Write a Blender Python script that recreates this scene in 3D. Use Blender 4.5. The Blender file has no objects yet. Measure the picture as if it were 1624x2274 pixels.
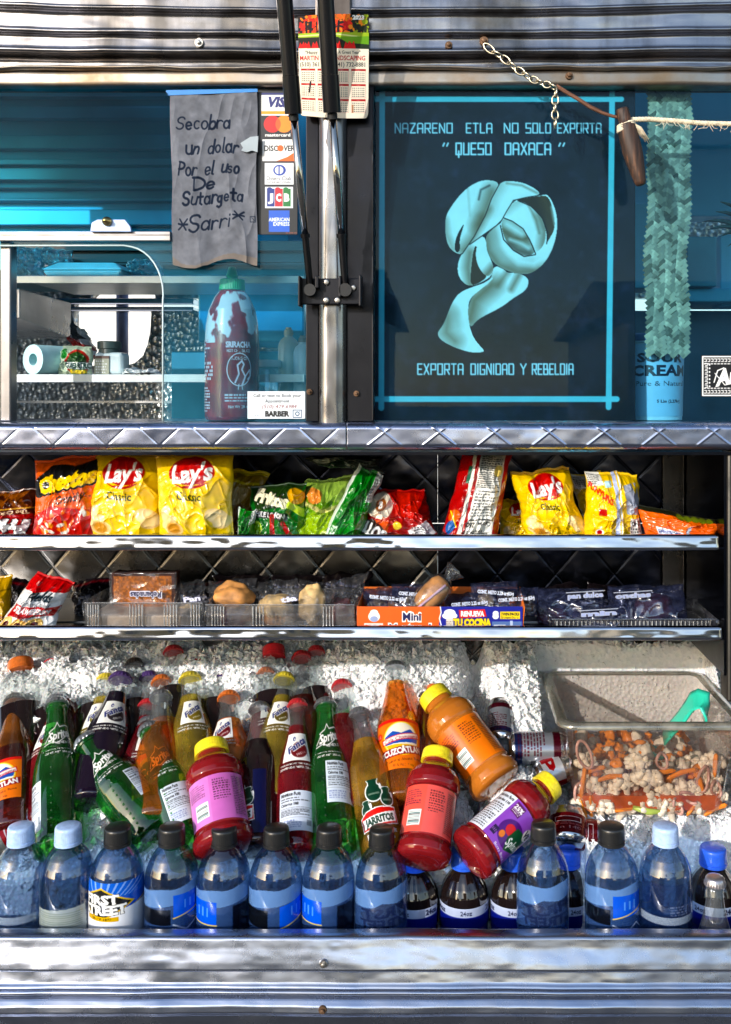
import bpy, math, random
import numpy as np
from mathutils import Vector, Matrix
R = math.radians
random.seed(7); rng = np.random.RandomState(7)
SC = bpy.context.scene
COL = SC.collection

# ------------------------------------------------------------------ camera, sky, sun, exposure
S, D, VX, VY, ZC = 0.0006, 1.25, 1000.0, 880.0, 1.6
cam = bpy.data.cameras.new('camera'); camo = bpy.data.objects.new('camera', cam); COL.objects.link(camo)
camo.location = (0, -D, ZC); camo.rotation_euler = (R(90), 0, 0)
cam.sensor_fit = 'VERTICAL'; cam.sensor_height = 36; cam.lens = 36 * D / (2274 * S)
cam.shift_x = (812 - VX) / 2274; cam.shift_y = (VY - 1137) / 2274
cam.clip_start = 0.05; cam.clip_end = 400
SC.camera = camo

SUN_EL, SUN_AZ = R(17), R(216)      # azimuth clockwise from +Y: a low sun raking the display side from the left
world = bpy.data.worlds.new('World'); SC.world = world; world.use_nodes = True
wn = world.node_tree
sky = wn.nodes.new('ShaderNodeTexSky'); sky.sky_type = 'NISHITA'; sky.sun_disc = False
sky.sun_elevation = SUN_EL; sky.sun_rotation = SUN_AZ
wn.links.new(sky.outputs[0], wn.nodes['Background'].inputs[0]); wn.nodes['Background'].inputs[1].default_value = 0.15
sl = bpy.data.lights.new('sun', 'SUN'); sl.energy = 2.0; sl.angle = R(0.5); sl.color = (1, 0.96, 0.91)
so = bpy.data.objects.new('sun', sl); COL.objects.link(so)
sdir = Vector((math.sin(SUN_AZ) * math.cos(SUN_EL), math.cos(SUN_AZ) * math.cos(SUN_EL), math.sin(SUN_EL)))
so.rotation_euler = sdir.to_track_quat('Z', 'Y').to_euler(); so.location = (0, -3, 6)
vs = SC.view_settings; vs.view_transform = 'Standard'; vs.look = 'None'; vs.exposure = 0.92; vs.gamma = 1
SC.cycles.use_denoising = True
SC.cycles.max_bounces = 10; SC.cycles.diffuse_bounces = 3; SC.cycles.glossy_bounces = 4
SC.cycles.transmission_bounces = 8; SC.cycles.transparent_max_bounces = 24
SC.cycles.caustics_reflective = False; SC.cycles.caustics_refractive = False
SC.cycles.sample_clamp_indirect = 6

# ------------------------------------------------------------------ helpers
def W(px, py, Y=0.0):
    """a point of the truck front, given in picture units of its facade plane, at depth Y"""
    f = 1 + np.asarray(Y, float) / D
    px = np.asarray(px, float); py = np.asarray(py, float)
    x = (px - VX) * S * f; z = ZC - (py - VY) * S * f
    x, y, z = np.broadcast_arrays(x, np.asarray(Y, float), z)
    return np.stack([x, y, z], -1)
def K(Y): return S * (1 + Y / D)         # metres per picture unit at depth Y
def ZP(py, Y=0.0): return ZC - (py - VY) * K(Y)

def lin(c):
    c = np.asarray(c, float)
    return np.where(c <= 0.04045, c / 12.92, ((c + 0.055) / 1.055) ** 2.4)
def hx(h):
    h = h.lstrip('#'); return tuple(int(h[i:i + 2], 16) / 255 for i in (0, 2, 4))

def tag(o, label=None, cat=None, group=None, kind=None):
    if label: o['label'] = label
    if cat: o['category'] = cat
    if group: o['group'] = group
    if kind: o['kind'] = kind
    return o
def thing(name, label, cat, loc=(0, 0, 0), group=None, matrix=None):
    o = bpy.data.objects.new(name, None); COL.objects.link(o)
    o.empty_display_size = 0.02
    if matrix is not None: o.matrix_basis = matrix
    else: o.location = [float(v) for v in loc]
    return tag(o, label, cat, group)
def chain_m(o):
    m = Matrix.Identity(4)
    while o is not None:
        m = o.matrix_basis @ m; o = o.parent
    return m
def mesh(name, V, F, mat, parent=None, smooth=True, local=False, mi=None, cols=None, sharp=None):
    """one mesh object; V in world metres unless local"""
    V = np.asarray(V, float).reshape(-1, 3)
    if parent is not None and not local:
        m = np.array(chain_m(parent).inverted()); V = V @ m[:3, :3].T + m[:3, 3]
    loc = None
    if parent is None and not local:
        loc = np.array([(V[:, 0].min() + V[:, 0].max()) / 2, (V[:, 1].min() + V[:, 1].max()) / 2, V[:, 2].min()]); V = V - loc
    me = bpy.data.meshes.new(name)
    if isinstance(F, np.ndarray):
        n = F.shape[1]
        me.vertices.add(len(V)); me.vertices.foreach_set('co', V.astype(np.float32).ravel())
        me.loops.add(F.size); me.loops.foreach_set('vertex_index', F.astype(np.int32).ravel())
        me.polygons.add(len(F)); me.polygons.foreach_set('loop_start', np.arange(0, F.size, n, dtype=np.int32))
        me.update(calc_edges=True)
    else:
        me.from_pydata(V.tolist(), [], [list(map(int, f)) for f in F]); me.update()
    mats = mat if isinstance(mat, (list, tuple)) else [mat]
    for m_ in mats: me.materials.append(m_)
    if mi is not None: me.polygons.foreach_set('material_index', np.asarray(mi, np.int32))
    me.polygons.foreach_set('use_smooth', np.full(len(me.polygons), bool(smooth)))
    if cols is not None:
        a = me.color_attributes.new('Col', 'FLOAT_COLOR', 'POINT'); c = np.ones((len(V), 4), np.float32)
        c[:, :cols.shape[1]] = cols; a.data.foreach_set('color', c.ravel())
    if sharp is not None: me.set_sharp_from_angle(angle=R(sharp))
    me.validate(); me.update()
    o = bpy.data.objects.new(name, me); COL.objects.link(o)
    if loc is not None: o.location = loc.tolist()
    if parent is not None: o.parent = parent
    return o

class MB:
    """collects shapes into one mesh"""
    def __init__(s): s.v = []; s.f = []; s.n = 0; s.m = []
    def add(s, V, F, mi=0):
        V = np.asarray(V, float).reshape(-1, 3); s.v.append(V)
        s.f += [[int(i) + s.n for i in f] for f in F]; s.m += [mi] * len(F); s.n += len(V); return s
    def box(s, a, b, mi=0, M=None):
        x0, y0, z0 = np.minimum(a, b); x1, y1, z1 = np.maximum(a, b)
        V = np.array([(x, y, z) for x in (x0, x1) for y in (y0, y1) for z in (z0, z1)])
        if M is not None: V = V @ np.array(M)[:3, :3].T + np.array(M)[:3, 3]
        return s.add(V, [(0, 1, 3, 2), (4, 6, 7, 5), (0, 4, 5, 1), (2, 3, 7, 6), (0, 2, 6, 4), (1, 5, 7, 3)], mi)
    def pbox(s, px0, py0, px1, py1, Y0, Y1, mi=0):
        """box whose front face fills these picture units at Y0"""
        k = K(Y0)
        return s.box(((px0 - VX) * k, Y0, ZC - (py1 - VY) * k), ((px1 - VX) * k, Y1, ZC - (py0 - VY) * k), mi)
    def prism(s, pts, Y0, Y1, mi=0):
        """outline in picture units (measured at Y0) extruded to Y1"""
        p = np.array(pts, float); A = W(p[:, 0], p[:, 1], Y0); B = A.copy(); B[:, 1] = Y1; n = len(p)
        F = [list(range(n)), list(range(2 * n - 1, n - 1, -1))] + [[(i + 1) % n, i, n + i, n + (i + 1) % n] for i in range(n)]
        return s.add(np.concatenate([A, B]), F, mi)
    def tube(s, pts, r, seg=12, mi=0, caps=True, closed=False):
        P = [Vector(p) for p in pts]; n = len(P); rr = [r] * n if np.isscalar(r) else list(r)
        V = []; up = None
        for i in range(n):
            t = (P[(i + 1) % n] - P[i - 1]) if closed else (P[min(i + 1, n - 1)] - P[max(i - 1, 0)])
            t.normalize()
            if up is None: up = t.orthogonal().normalized()
            a = (up - t * up.dot(t)); a = a.normalized() if a.length > 1e-6 else t.orthogonal().normalized()
            up = a; b = t.cross(a)
            for k in range(seg):
                an = 2 * math.pi * k / seg
                V.append(P[i] + (a * math.cos(an) + b * math.sin(an)) * rr[i])
        F = []
        for i in range(n if closed else n - 1):
            j = (i + 1) % n
            for k in range(seg):
                k2 = (k + 1) % seg
                F.append((i * seg + k, i * seg + k2, j * seg + k2, j * seg + k))
        if caps and not closed:
            F.append(list(range(seg - 1, -1, -1))); F.append([(n - 1) * seg + k for k in range(seg)])
        return s.add([tuple(v) for v in V], F, mi)
    def lathe(s, prof, seg=40, M=None, mi=0, mod=None, mfn=None):
        """prof [(z, r)] about local Z"""
        V = []
        for z, r in prof:
            for k in range(seg):
                a = 2 * math.pi * k / seg; q = r * (mod(z, a) if mod else 1.0)
                V.append((q * math.cos(a), q * math.sin(a), z))
        V = np.array(V)
        if M is not None: V = V @ np.array(M)[:3, :3].T + np.array(M)[:3, 3]
        F = []; n = len(prof); ms = []
        for i in range(n - 1):
            for k in range(seg):
                k2 = (k + 1) % seg
                F.append((i * seg + k, i * seg + k2, (i + 1) * seg + k2, (i + 1) * seg + k))
                ms.append(mfn(0.5 * (prof[i][0] + prof[i + 1][0])) if mfn else mi)
        F.append(list(range(seg - 1, -1, -1))); ms.append(mfn(prof[0][0]) if mfn else mi)
        F.append([(n - 1) * seg + k for k in range(seg)]); ms.append(mfn(prof[-1][0]) if mfn else mi)
        n0 = len(s.m); s.add(V, F, mi); s.m[n0:] = ms
        return s
    def blob(s, c, r, sub=2, amp=0.15, sc=1.5, seed=0, mi=0, M=None):
        """an uneven rounded lump"""
        nu, nv = 6 * sub, 4 * sub; V = []
        for i in range(nv + 1):
            for j in range(nu):
                th = math.pi * i / nv; ph = 2 * math.pi * j / nu
                V.append((math.sin(th) * math.cos(ph), math.sin(th) * math.sin(ph), math.cos(th)))
        V = np.array(V)
        q = 1 + amp * (vn3(V * sc + seed * 7.3) * 2 - 1)
        V = V * q[:, None] * np.array(r if not np.isscalar(r) else (r, r, r))
        if M is not None: V = V @ np.array(M)[:3, :3].T
        V = V + np.array(c)
        F = [(i * nu + j, (i + 1) * nu + j, (i + 1) * nu + (j + 1) % nu, i * nu + (j + 1) % nu) for i in range(nv) for j in range(nu)]
        return s.add(V, F, mi)
    def build(s, name, mat, parent=None, smooth=False, bevel=0, local=False, seg=2, sharp=None):
        o = mesh(name, np.concatenate(s.v), s.f, mat, parent, smooth, local, mi=s.m, sharp=sharp)
        if bevel:
            b = o.modifiers.new('bevel', 'BEVEL'); b.width = bevel; b.segments = seg; b.limit_method = 'ANGLE'; b.angle_limit = R(40)
        return o

# value noise
_L = rng.rand(64, 64)
def vn(x, y, seed=0):
    x = np.asarray(x, float) + seed * 13.37; y = np.asarray(y, float) + seed * 7.91
    xi = np.floor(x).astype(int); yi = np.floor(y).astype(int); fx = x - xi; fy = y - yi
    fx = fx * fx * (3 - 2 * fx); fy = fy * fy * (3 - 2 * fy)
    g = lambda a, b: _L[a % 64, b % 64]
    return (g(xi, yi) * (1 - fx) + g(xi + 1, yi) * fx) * (1 - fy) + (g(xi, yi + 1) * (1 - fx) + g(xi + 1, yi + 1) * fx) * fy
def fbm(x, y, o=4, seed=0):
    t = 0; a = 0.5; n = 0
    for i in range(o):
        t = t + a * vn(np.asarray(x) * 2 ** i, np.asarray(y) * 2 ** i, seed + i * 3); n += a; a *= 0.5
    return t / n
def vn3(V): return (vn(V[:, 0] + 5, V[:, 1] + 9) + vn(V[:, 1] + 3, V[:, 2] + 11, 2) + vn(V[:, 2] + 8, V[:, 0] + 1, 4)) / 3
def ridge(x, y, seed=0): return 1 - np.abs(2 * vn(x, y, seed) - 1)

# ------------------------------------------------------------------ text and print canvases
_tc = {}
def text_tris(s, off=0.0):
    k = (s, off)
    if k in _tc: return _tc[k]
    cu = bpy.data.curves.new('t', 'FONT'); cu.body = s; cu.offset = off; cu.resolution_u = 2
    o = bpy.data.objects.new('t', cu); me = bpy.data.meshes.new_from_object(o)
    me.calc_loop_triangles()
    V = np.array([v.co[:2] for v in me.vertices]); T = np.array([t.vertices[:] for t in me.loop_triangles])
    tri = V[T] if len(T) else np.zeros((0, 3, 2))
    bpy.data.objects.remove(o); bpy.data.curves.remove(cu); bpy.data.meshes.remove(me)
    _tc[k] = tri; return tri

class Canvas:
    """print design as colours (sRGB + alpha) over w x h units, y down"""
    def __init__(s, w, h, res=1.0, bg=(1, 1, 1), a=1.0):
        s.w, s.h, s.k = w, h, res
        s.A = np.zeros((max(2, int(h * res)), max(2, int(w * res)), 4)); s.A[..., :3] = bg; s.A[..., 3] = a
        s.clip = None
    def _bl(s, y0, y1, x0, x1, m, col, alpha=1.0):
        m = m * alpha
        if s.clip is not None: m = m * s.clip[y0:y1, x0:x1]
        t = s.A[y0:y1, x0:x1]; m = m[..., None]
        c4 = np.array(list(col) + [1.0]) if len(col) == 3 else np.array(col)
        t[...] = t * (1 - m) + c4 * m
    def _box(s, x0, y0, x1, y1):
        H, Wd = s.A.shape[:2]
        return max(0, int(y0 * s.k) - 1), min(H, int(y1 * s.k) + 2), max(0, int(x0 * s.k) - 1), min(Wd, int(x1 * s.k) + 2)
    def _grid(s, b):
        y0, y1, x0, x1 = b
        return np.meshgrid((np.arange(x0, x1) + 0.5) / s.k, (np.arange(y0, y1) + 0.5) / s.k)
    def mask(s, pts):
        p = np.array(pts, float); b = s._box(p[:, 0].min(), p[:, 1].min(), p[:, 0].max(), p[:, 1].max())
        if b[1] <= b[0] or b[3] <= b[2]: return b, None
        X, Y = s._grid(b); m = np.zeros(X.shape, bool)
        for i in range(len(p)):
            x1, y1 = p[i - 1]; x2, y2 = p[i]
            if y1 == y2: continue
            c = ((y1 > Y) != (y2 > Y)) & (X < (x2 - x1) * (Y - y1) / (y2 - y1) + x1); m ^= c
        return b, m.astype(float)
    def poly(s, pts, col, alpha=1.0):
        b, m = s.mask(pts)
        if m is not None: s._bl(*b, m, col, alpha)
        return s
    def setclip(s, pts=None):
        if pts is None: s.clip = None; return
        b, m = s.mask(pts); s.clip = np.zeros(s.A.shape[:2])
        if m is not None: s.clip[b[0]:b[1], b[2]:b[3]] = m
    def rect(s, x0, y0, x1, y1, col, alpha=1.0): return s.poly([(x0, y0), (x1, y0), (x1, y1), (x0, y1)], col, alpha)
    def ell(s, cx, cy, rx, ry, col, ang=0, alpha=1.0, soft=0.0):
        r = max(rx, ry) * (1 + soft); b = s._box(cx - r, cy - r, cx + r, cy + r)
        if b[1] <= b[0] or b[3] <= b[2]: return s
        X, Y = s._grid(b); c, q = math.cos(ang), math.sin(ang)
        u = ((X - cx) * c + (Y - cy) * q) / rx; v = (-(X - cx) * q + (Y - cy) * c) / ry
        d = np.sqrt(u * u + v * v)
        m = np.clip((1 - d) / max(soft, 1.2 / (min(rx, ry) * s.k)) + 0.5, 0, 1)
        s._bl(*b, m, col, alpha); return s
    def line(s, pts, w, col, alpha=1.0, soft=0.0):
        p = np.array(pts, float); r = w / 2 + w * soft
        b = s._box(p[:, 0].min() - r, p[:, 1].min() - r, p[:, 0].max() + r, p[:, 1].max() + r)
        if b[1] <= b[0] or b[3] <= b[2]: return s
        X, Y = s._grid(b); d = np.full(X.shape, 1e9)
        for a, q in zip(p[:-1], p[1:]):
            e = q - a; L = max(e @ e, 1e-12); t = np.clip(((X - a[0]) * e[0] + (Y - a[1]) * e[1]) / L, 0, 1)
            d = np.minimum(d, np.hypot(X - a[0] - t * e[0], Y - a[1] - t * e[1]))
        e = max(w * soft, 0.6 / s.k); m = np.clip((w / 2 - d) / (2 * e) + 0.5, 0, 1)
        s._bl(*b, m, col, alpha); return s
    def text(s, st, x, y, h, col, w=None, ang=0, bold=0.0, shear=0, flip=False, al='l', alpha=1.0, rot180=False, outline=None):
        """x, y the lower left (or centre) of the line, h the cap height, w an optional total width"""
        base = text_tris(st, bold)
        if not len(base): return s
        x0, x1 = base[..., 0].min(), base[..., 0].max(); sy = h / 0.70; sx = sy if w is None else w / (x1 - x0)
        lay = [(base, col)]
        if outline: lay = [(text_tris(st, outline[1]), outline[0])] + lay
        for tri, cc in lay:
            X = (tri[..., 0] - x0) * sx; Yv = tri[..., 1] * sy; X = X + shear * Yv
            if al == 'c': X = X - (x1 - x0) * sx / 2; Yv = Yv - h / 2
            if flip: X = -X
            if rot180: X = -X; Yv = -Yv
            c, q = math.cos(ang), math.sin(ang)
            T = np.stack([x + X * c - Yv * q, y - (X * q + Yv * c)], -1)
            for t in T: 
                b = s._box(t[:, 0].min(), t[:, 1].min(), t[:, 0].max(), t[:, 1].max())
                if b[1] <= b[0] or b[3] <= b[2]: continue
                GX, GY = s._grid(b); (ax, ay), (bx, by), (cx, cy) = t
                dd = (by - cy) * (ax - cx) + (cx - bx) * (ay - cy)
                if abs(dd) < 1e-12: continue
                l1 = ((by - cy) * (GX - cx) + (cx - bx) * (GY - cy)) / dd; l2 = ((cy - ay) * (GX - cx) + (ax - cx) * (GY - cy)) / dd
                e = -0.02
                s._bl(*b, ((l1 >= e) & (l2 >= e) & (l1 + l2 <= 1 - e)).astype(float), cc, alpha)
        return s
    def fine(s, x0, y0, x1, y1, rows, col, alpha=0.8, seed=1, fill=0.9):
        """rows of print too small to read"""
        r = random.Random(seed); rh = (y1 - y0) / rows
        for i in range(rows):
            x = x0; end = x0 + (x1 - x0) * (fill if i % 4 else r.uniform(0.5, 1))
            while x < end:
                L = min(end - x, r.uniform(0.05, 0.16) * (x1 - x0))
                s.rect(x, y0 + i * rh + rh * 0.22, x + L, y0 + i * rh + rh * 0.72, col, alpha); x += L + rh * 0.35
        return s
    def grain(s, amp=0.05, f=0.2, seed=0, o=4, aniso=1.0):
        H, Wd = s.A.shape[:2]; X, Y = np.meshgrid(np.arange(Wd) / s.k * f, np.arange(H) / s.k * f * aniso)
        n = (fbm(X, Y, o, seed) - 0.5) * 2 * amp; s.A[..., :3] = np.clip(s.A[..., :3] * (1 + n[..., None] * 2) + 0 * n[..., None], 0, 1); return s
    def sample(s, u, v):
        H, Wd = s.A.shape[:2]; x = np.clip(u * Wd - 0.5, 0, Wd - 1.001); y = np.clip(v * H - 0.5, 0, H - 1.001)
        xi = x.astype(int); yi = y.astype(int); fx = (x - xi)[..., None]; fy = (y - yi)[..., None]; A = s.A
        c = (A[yi, xi] * (1 - fx) + A[yi, xi + 1] * fx) * (1 - fy) + (A[yi + 1, xi] * (1 - fx) + A[yi + 1, xi + 1] * fx) * fy
        o = c.copy(); o[..., :3] = lin(c[..., :3]); return o

def grid_faces(nx, ny, off=0, flip=False):
    i, j = np.meshgrid(np.arange(nx - 1), np.arange(ny - 1)); a = (j * nx + i).ravel() + off
    F = np.stack([a, a + nx, a + nx + 1, a + 1], -1)
    return F[:, ::-1] if flip else F
def surf(name, cv, nx, ny, fn, mat, parent=None, back=None, local=False, smooth=True):
    """printed sheet: fn(u, v) -> points; back(u, v) -> points of the rear face"""
    u, v = np.meshgrid(np.linspace(0, 1, nx), np.linspace(0, 1, ny)); P = fn(u, v).reshape(-1, 3)
    F = grid_faces(nx, ny); C = cv.sample(u, v).reshape(-1, 4)
    if back is not None:
        P2 = back(u, v).reshape(-1, 3); n = len(P)
        e = np.concatenate([np.arange(nx), np.arange(1, ny) * nx + nx - 1, (ny - 1) * nx + np.arange(nx - 2, -1, -1), np.arange(ny - 2, 0, -1) * nx])
        e2 = np.roll(e, -1); side = np.stack([e, e2, e2 + n, e + n], -1)
        F = np.concatenate([F, grid_faces(nx, ny, n, True), side]); P = np.concatenate([P, P2]); C = np.concatenate([C, C])
    return mesh(name, P, F, mat, parent, smooth, local, cols=C)
def flat(name, cv, px0, py0, px1, py1, Y, mat, parent=None, th=0.0012, dens=0.9, rot=0.0, wav=0.0, seed=0):
    """flat printed card or sheet filling this picture rectangle at depth Y"""
    nx = max(6, int((px1 - px0) * dens)); ny = max(6, int((py1 - py0) * dens)); cx, cy = (px0 + px1) / 2, (py0 + py1) / 2
    def f(u, v, dy=0.0):
        a = (u - 0.5) * (px1 - px0); b = (v - 0.5) * (py1 - py0); c, q = math.cos(rot), math.sin(rot)
        P = W(cx + a * c - b * q, cy + a * q + b * c, Y)
        if wav: P[..., 1] -= wav * (fbm(u * 3, v * 3, 3, seed) + 0.6 * np.abs(fbm(u * 9 + v * 3, v * 7, 3, seed + 2) - 0.5) * 2)
        P[..., 1] += dy; return P
    return surf(name, cv, nx, ny, f, mat, parent, back=lambda u, v: f(u, v, th))

# ------------------------------------------------------------------ materials
_mc = {}
def nmat(name):
    m = bpy.data.materials.new(name); m.use_nodes = True; nt = m.node_tree
    return m, nt, nt.nodes['Principled BSDF'], nt.nodes['Material Output']
def NN(nt, t, **kw):
    n = nt.nodes.new(t)
    for k, v in kw.items():
        if k in n.inputs: n.inputs[k].default_value = v
        else: setattr(n, k, v)
    return n
def texco(nt, scale=(1, 1, 1), kind='Object'):
    t = NN(nt, 'ShaderNodeTexCoord'); mp = NN(nt, 'ShaderNodeMapping'); mp.inputs['Scale'].default_value = scale
    nt.links.new(t.outputs[kind], mp.inputs[0]); return mp.outputs[0]
def ramp(nt, src, stops):
    r = NN(nt, 'ShaderNodeValToRGB'); e = r.color_ramp.elements
    while len(e) > 1: e.remove(e[-1])
    e[0].position = stops[0][0]; e[0].color = (*stops[0][1], 1)
    for p, c in stops[1:]:
        q = e.new(p); q.color = (*c, 1)
    nt.links.new(src, r.inputs[0]); return r.outputs[0]
def bump(nt, b, src, strength, dist=0.001, prev=None):
    n = NN(nt, 'ShaderNodeBump'); n.inputs['Strength'].default_value = strength; n.inputs['Distance'].default_value = dist
    nt.links.new(src, n.inputs['Height'])
    if prev is not None: nt.links.new(prev, n.inputs['Normal'])
    nt.links.new(n.outputs[0], b.inputs['Normal']); return n.outputs[0]
def plain(name, col, rough=0.5, metal=0.0, spec=0.5, var=0.12, vs_=40, bmp=0.0, coat=0.0, trans=0.0, ior=1.45, sss=0.0):
    """a paint, plastic or bare surface with slight mottling"""
    if name in _mc: return _mc[name]
    m, nt, b, out = nmat(name); c = np.array(col)
    tc = texco(nt, (vs_,) * 3); n = NN(nt, 'ShaderNodeTexNoise', Scale=1.0, Detail=5.0); nt.links.new(tc, n.inputs['Vector'])
    nt.links.new(ramp(nt, n.outputs[0], [(0.3, tuple(np.clip(c * (1 - var), 0, 1))), (0.7, tuple(np.clip(c * (1 + var), 0, 1)))]), b.inputs['Base Color'])
    b.inputs['Roughness'].default_value = rough; b.inputs['Metallic'].default_value = metal
    b.inputs['Specular IOR Level'].default_value = spec; b.inputs['Coat Weight'].default_value = coat
    b.inputs['Transmission Weight'].default_value = trans; b.inputs['IOR'].default_value = ior
    if sss: b.inputs['Subsurface Weight'].default_value = sss; b.inputs['Subsurface Radius'].default_value = (0.004, 0.004, 0.004)
    if bmp: bump(nt, b, n.outputs[0], bmp, 0.001)
    _mc[name] = m; return m
def metal(name, col=(0.6, 0.6, 0.62), rough=0.3, streak=0.5, dirt=(0.12, 0.11, 0.1), sx=30, sz=2, bmp=0.15, mott=8, lo=0.45, hi=0.75, dents=0.0):
    """worn metal: grime streaks, uneven polish, small dents"""
    if name in _mc: return _mc[name]
    m, nt, b, out = nmat(name)
    n1 = NN(nt, 'ShaderNodeTexNoise', Scale=1.0, Detail=6.0); nt.links.new(texco(nt, (sx, sx, sz)), n1.inputs['Vector'])
    n2 = NN(nt, 'ShaderNodeTexNoise', Scale=1.0, Detail=8.0, Roughness=0.65); nt.links.new(texco(nt, (mott,) * 3), n2.inputs['Vector'])
    mx = NN(nt, 'ShaderNodeMath', operation='MULTIPLY'); nt.links.new(n1.outputs[0], mx.inputs[0]); nt.links.new(n2.outputs[0], mx.inputs[1])
    c = ramp(nt, mx.outputs[0], [(lo * 0.35, tuple(np.array(dirt) * streak + np.array(col) * (1 - streak))), (hi * 0.45, col)])
    nt.links.new(c, b.inputs['Base Color'])
    r = NN(nt, 'ShaderNodeMapRange'); nt.links.new(n2.outputs[0], r.inputs[0])
    r.inputs[1].default_value = 0.3; r.inputs[2].default_value = 0.7; r.inputs[3].default_value = rough * 1.35; r.inputs[4].default_value = rough * 0.7
    nt.links.new(r.outputs[0], b.inputs['Roughness']); b.inputs['Metallic'].default_value = 1.0
    p = bump(nt, b, n1.outputs[0], bmp, 0.0006)
    n3 = NN(nt, 'ShaderNodeTexNoise', Scale=1.0, Detail=2.0); nt.links.new(texco(nt, (5, 5, 9)), n3.inputs['Vector'])
    bump(nt, b, n3.outputs[0], 1.0, 0.0012 + dents, p)
    _mc[name] = m; return m
def printm(name='printed_film', rough=0.35, coat=0.3, spec=0.5, metal_=0.0, bmp=0.0, alpha=False, trans=0.0):
    """print design read from the mesh's own colours"""
    k = name
    if k in _mc: return _mc[k]
    m, nt, b, out = nmat(name); a = NN(nt, 'ShaderNodeVertexColor', layer_name='Col')
    n = NN(nt, 'ShaderNodeTexNoise', Scale=60.0, Detail=4.0); nt.links.new(texco(nt), n.inputs['Vector'])
    mr = NN(nt, 'ShaderNodeMapRange'); nt.links.new(n.outputs[0], mr.inputs[0]); mr.inputs[3].default_value = 0.82; mr.inputs[4].default_value = 1.06
    hs = NN(nt, 'ShaderNodeHueSaturation', Saturation=1.08); nt.links.new(a.outputs[0], hs.inputs['Color']); nt.links.new(mr.outputs[0], hs.inputs['Value'])
    nt.links.new(hs.outputs[0], b.inputs['Base Color'])
    b.inputs['Roughness'].default_value = rough; b.inputs['Coat Weight'].default_value = coat; b.inputs['Coat Roughness'].default_value = 0.12
    b.inputs['Specular IOR Level'].default_value = spec; b.inputs['Metallic'].default_value = metal_
    if alpha: nt.links.new(a.outputs[1], b.inputs['Alpha'])
    if bmp: bump(nt, b, n.outputs[0], bmp, 0.001)
    _mc[k] = m; return m
def glass(name, col, rough=0.02, ior=1.45, dens=1.0, extra=0.0):
    """clear or coloured solid glass or liquid"""
    if name in _mc: return _mc[name]
    m, nt, b, out = nmat(name)
    n = NN(nt, 'ShaderNodeTexNoise', Scale=18.0, Detail=2.0); nt.links.new(texco(nt), n.inputs['Vector'])
    c = np.array(col)
    nt.links.new(ramp(nt, n.outputs[0], [(0.35, tuple(c * 0.9)), (0.65, tuple(np.minimum(c * 1.08, 1)))]), b.inputs['Base Color'])
    b.inputs['Roughness'].default_value = rough; b.inputs['IOR'].default_value = ior; b.inputs['Transmission Weight'].default_value = dens
    b.inputs['Coat Weight'].default_value = extra
    bump(nt, b, n.outputs[0], 0.15, 0.001)
    _mc[name] = m; return m
def film(name, tint, gloss=0.12, rough=0.08, haze=0.0, hazecol=(0.8, 0.85, 0.9), bmp=0.4, sc=60, ior=1.5):
    """thin clear sheet: tinted see-through with reflections and a little haze"""
    if name in _mc: return _mc[name]
    m, nt, b, out = nmat(name); nt.nodes.remove(b)
    t = NN(nt, 'ShaderNodeBsdfTransparent'); t.inputs[0].default_value = (*tint, 1)
    g = NN(nt, 'ShaderNodeBsdfGlossy'); g.inputs['Roughness'].default_value = rough; g.inputs[0].default_value = (1, 1, 1, 1)
    d = NN(nt, 'ShaderNodeBsdfDiffuse'); d.inputs[0].default_value = (*hazecol, 1)
    fr = NN(nt, 'ShaderNodeFresnel'); ge = NN(nt, 'ShaderNodeNewGeometry'); mi_ = NN(nt, 'ShaderNodeMapRange'); nt.links.new(ge.outputs['Backfacing'], mi_.inputs[0])
    mi_.inputs[3].default_value = ior; mi_.inputs[4].default_value = 1 / ior; nt.links.new(mi_.outputs[0], fr.inputs[0])
    ad = NN(nt, 'ShaderNodeMath', operation='ADD'); ad.inputs[1].default_value = gloss; nt.links.new(fr.outputs[0], ad.inputs[0]); ad.use_clamp = True
    n = NN(nt, 'ShaderNodeTexNoise', Scale=float(sc), Detail=5.0); nt.links.new(texco(nt), n.inputs['Vector'])
    bp = NN(nt, 'ShaderNodeBump'); bp.inputs['Strength'].default_value = bmp; bp.inputs['Distance'].default_value = 0.001
    nt.links.new(n.outputs[0], bp.inputs['Height']); nt.links.new(bp.outputs[0], g.inputs['Normal'])
    hz = NN(nt, 'ShaderNodeMapRange'); nt.links.new(n.outputs[0], hz.inputs[0]); hz.inputs[1].default_value = 0.4; hz.inputs[2].default_value = 0.75
    hz.inputs[3].default_value = haze * 0.5; hz.inputs[4].default_value = min(1, haze * 1.8)
    m1 = NN(nt, 'ShaderNodeMixShader'); nt.links.new(hz.outputs[0], m1.inputs[0]); nt.links.new(t.outputs[0], m1.inputs[1]); nt.links.new(d.outputs[0], m1.inputs[2])
    m2 = NN(nt, 'ShaderNodeMixShader'); nt.links.new(ad.outputs[0], m2.inputs[0]); nt.links.new(m1.outputs[0], m2.inputs[1]); nt.links.new(g.outputs[0], m2.inputs[2])
    nt.links.new(m2.outputs[0], out.inputs[0]); _mc[name] = m; return m
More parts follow.
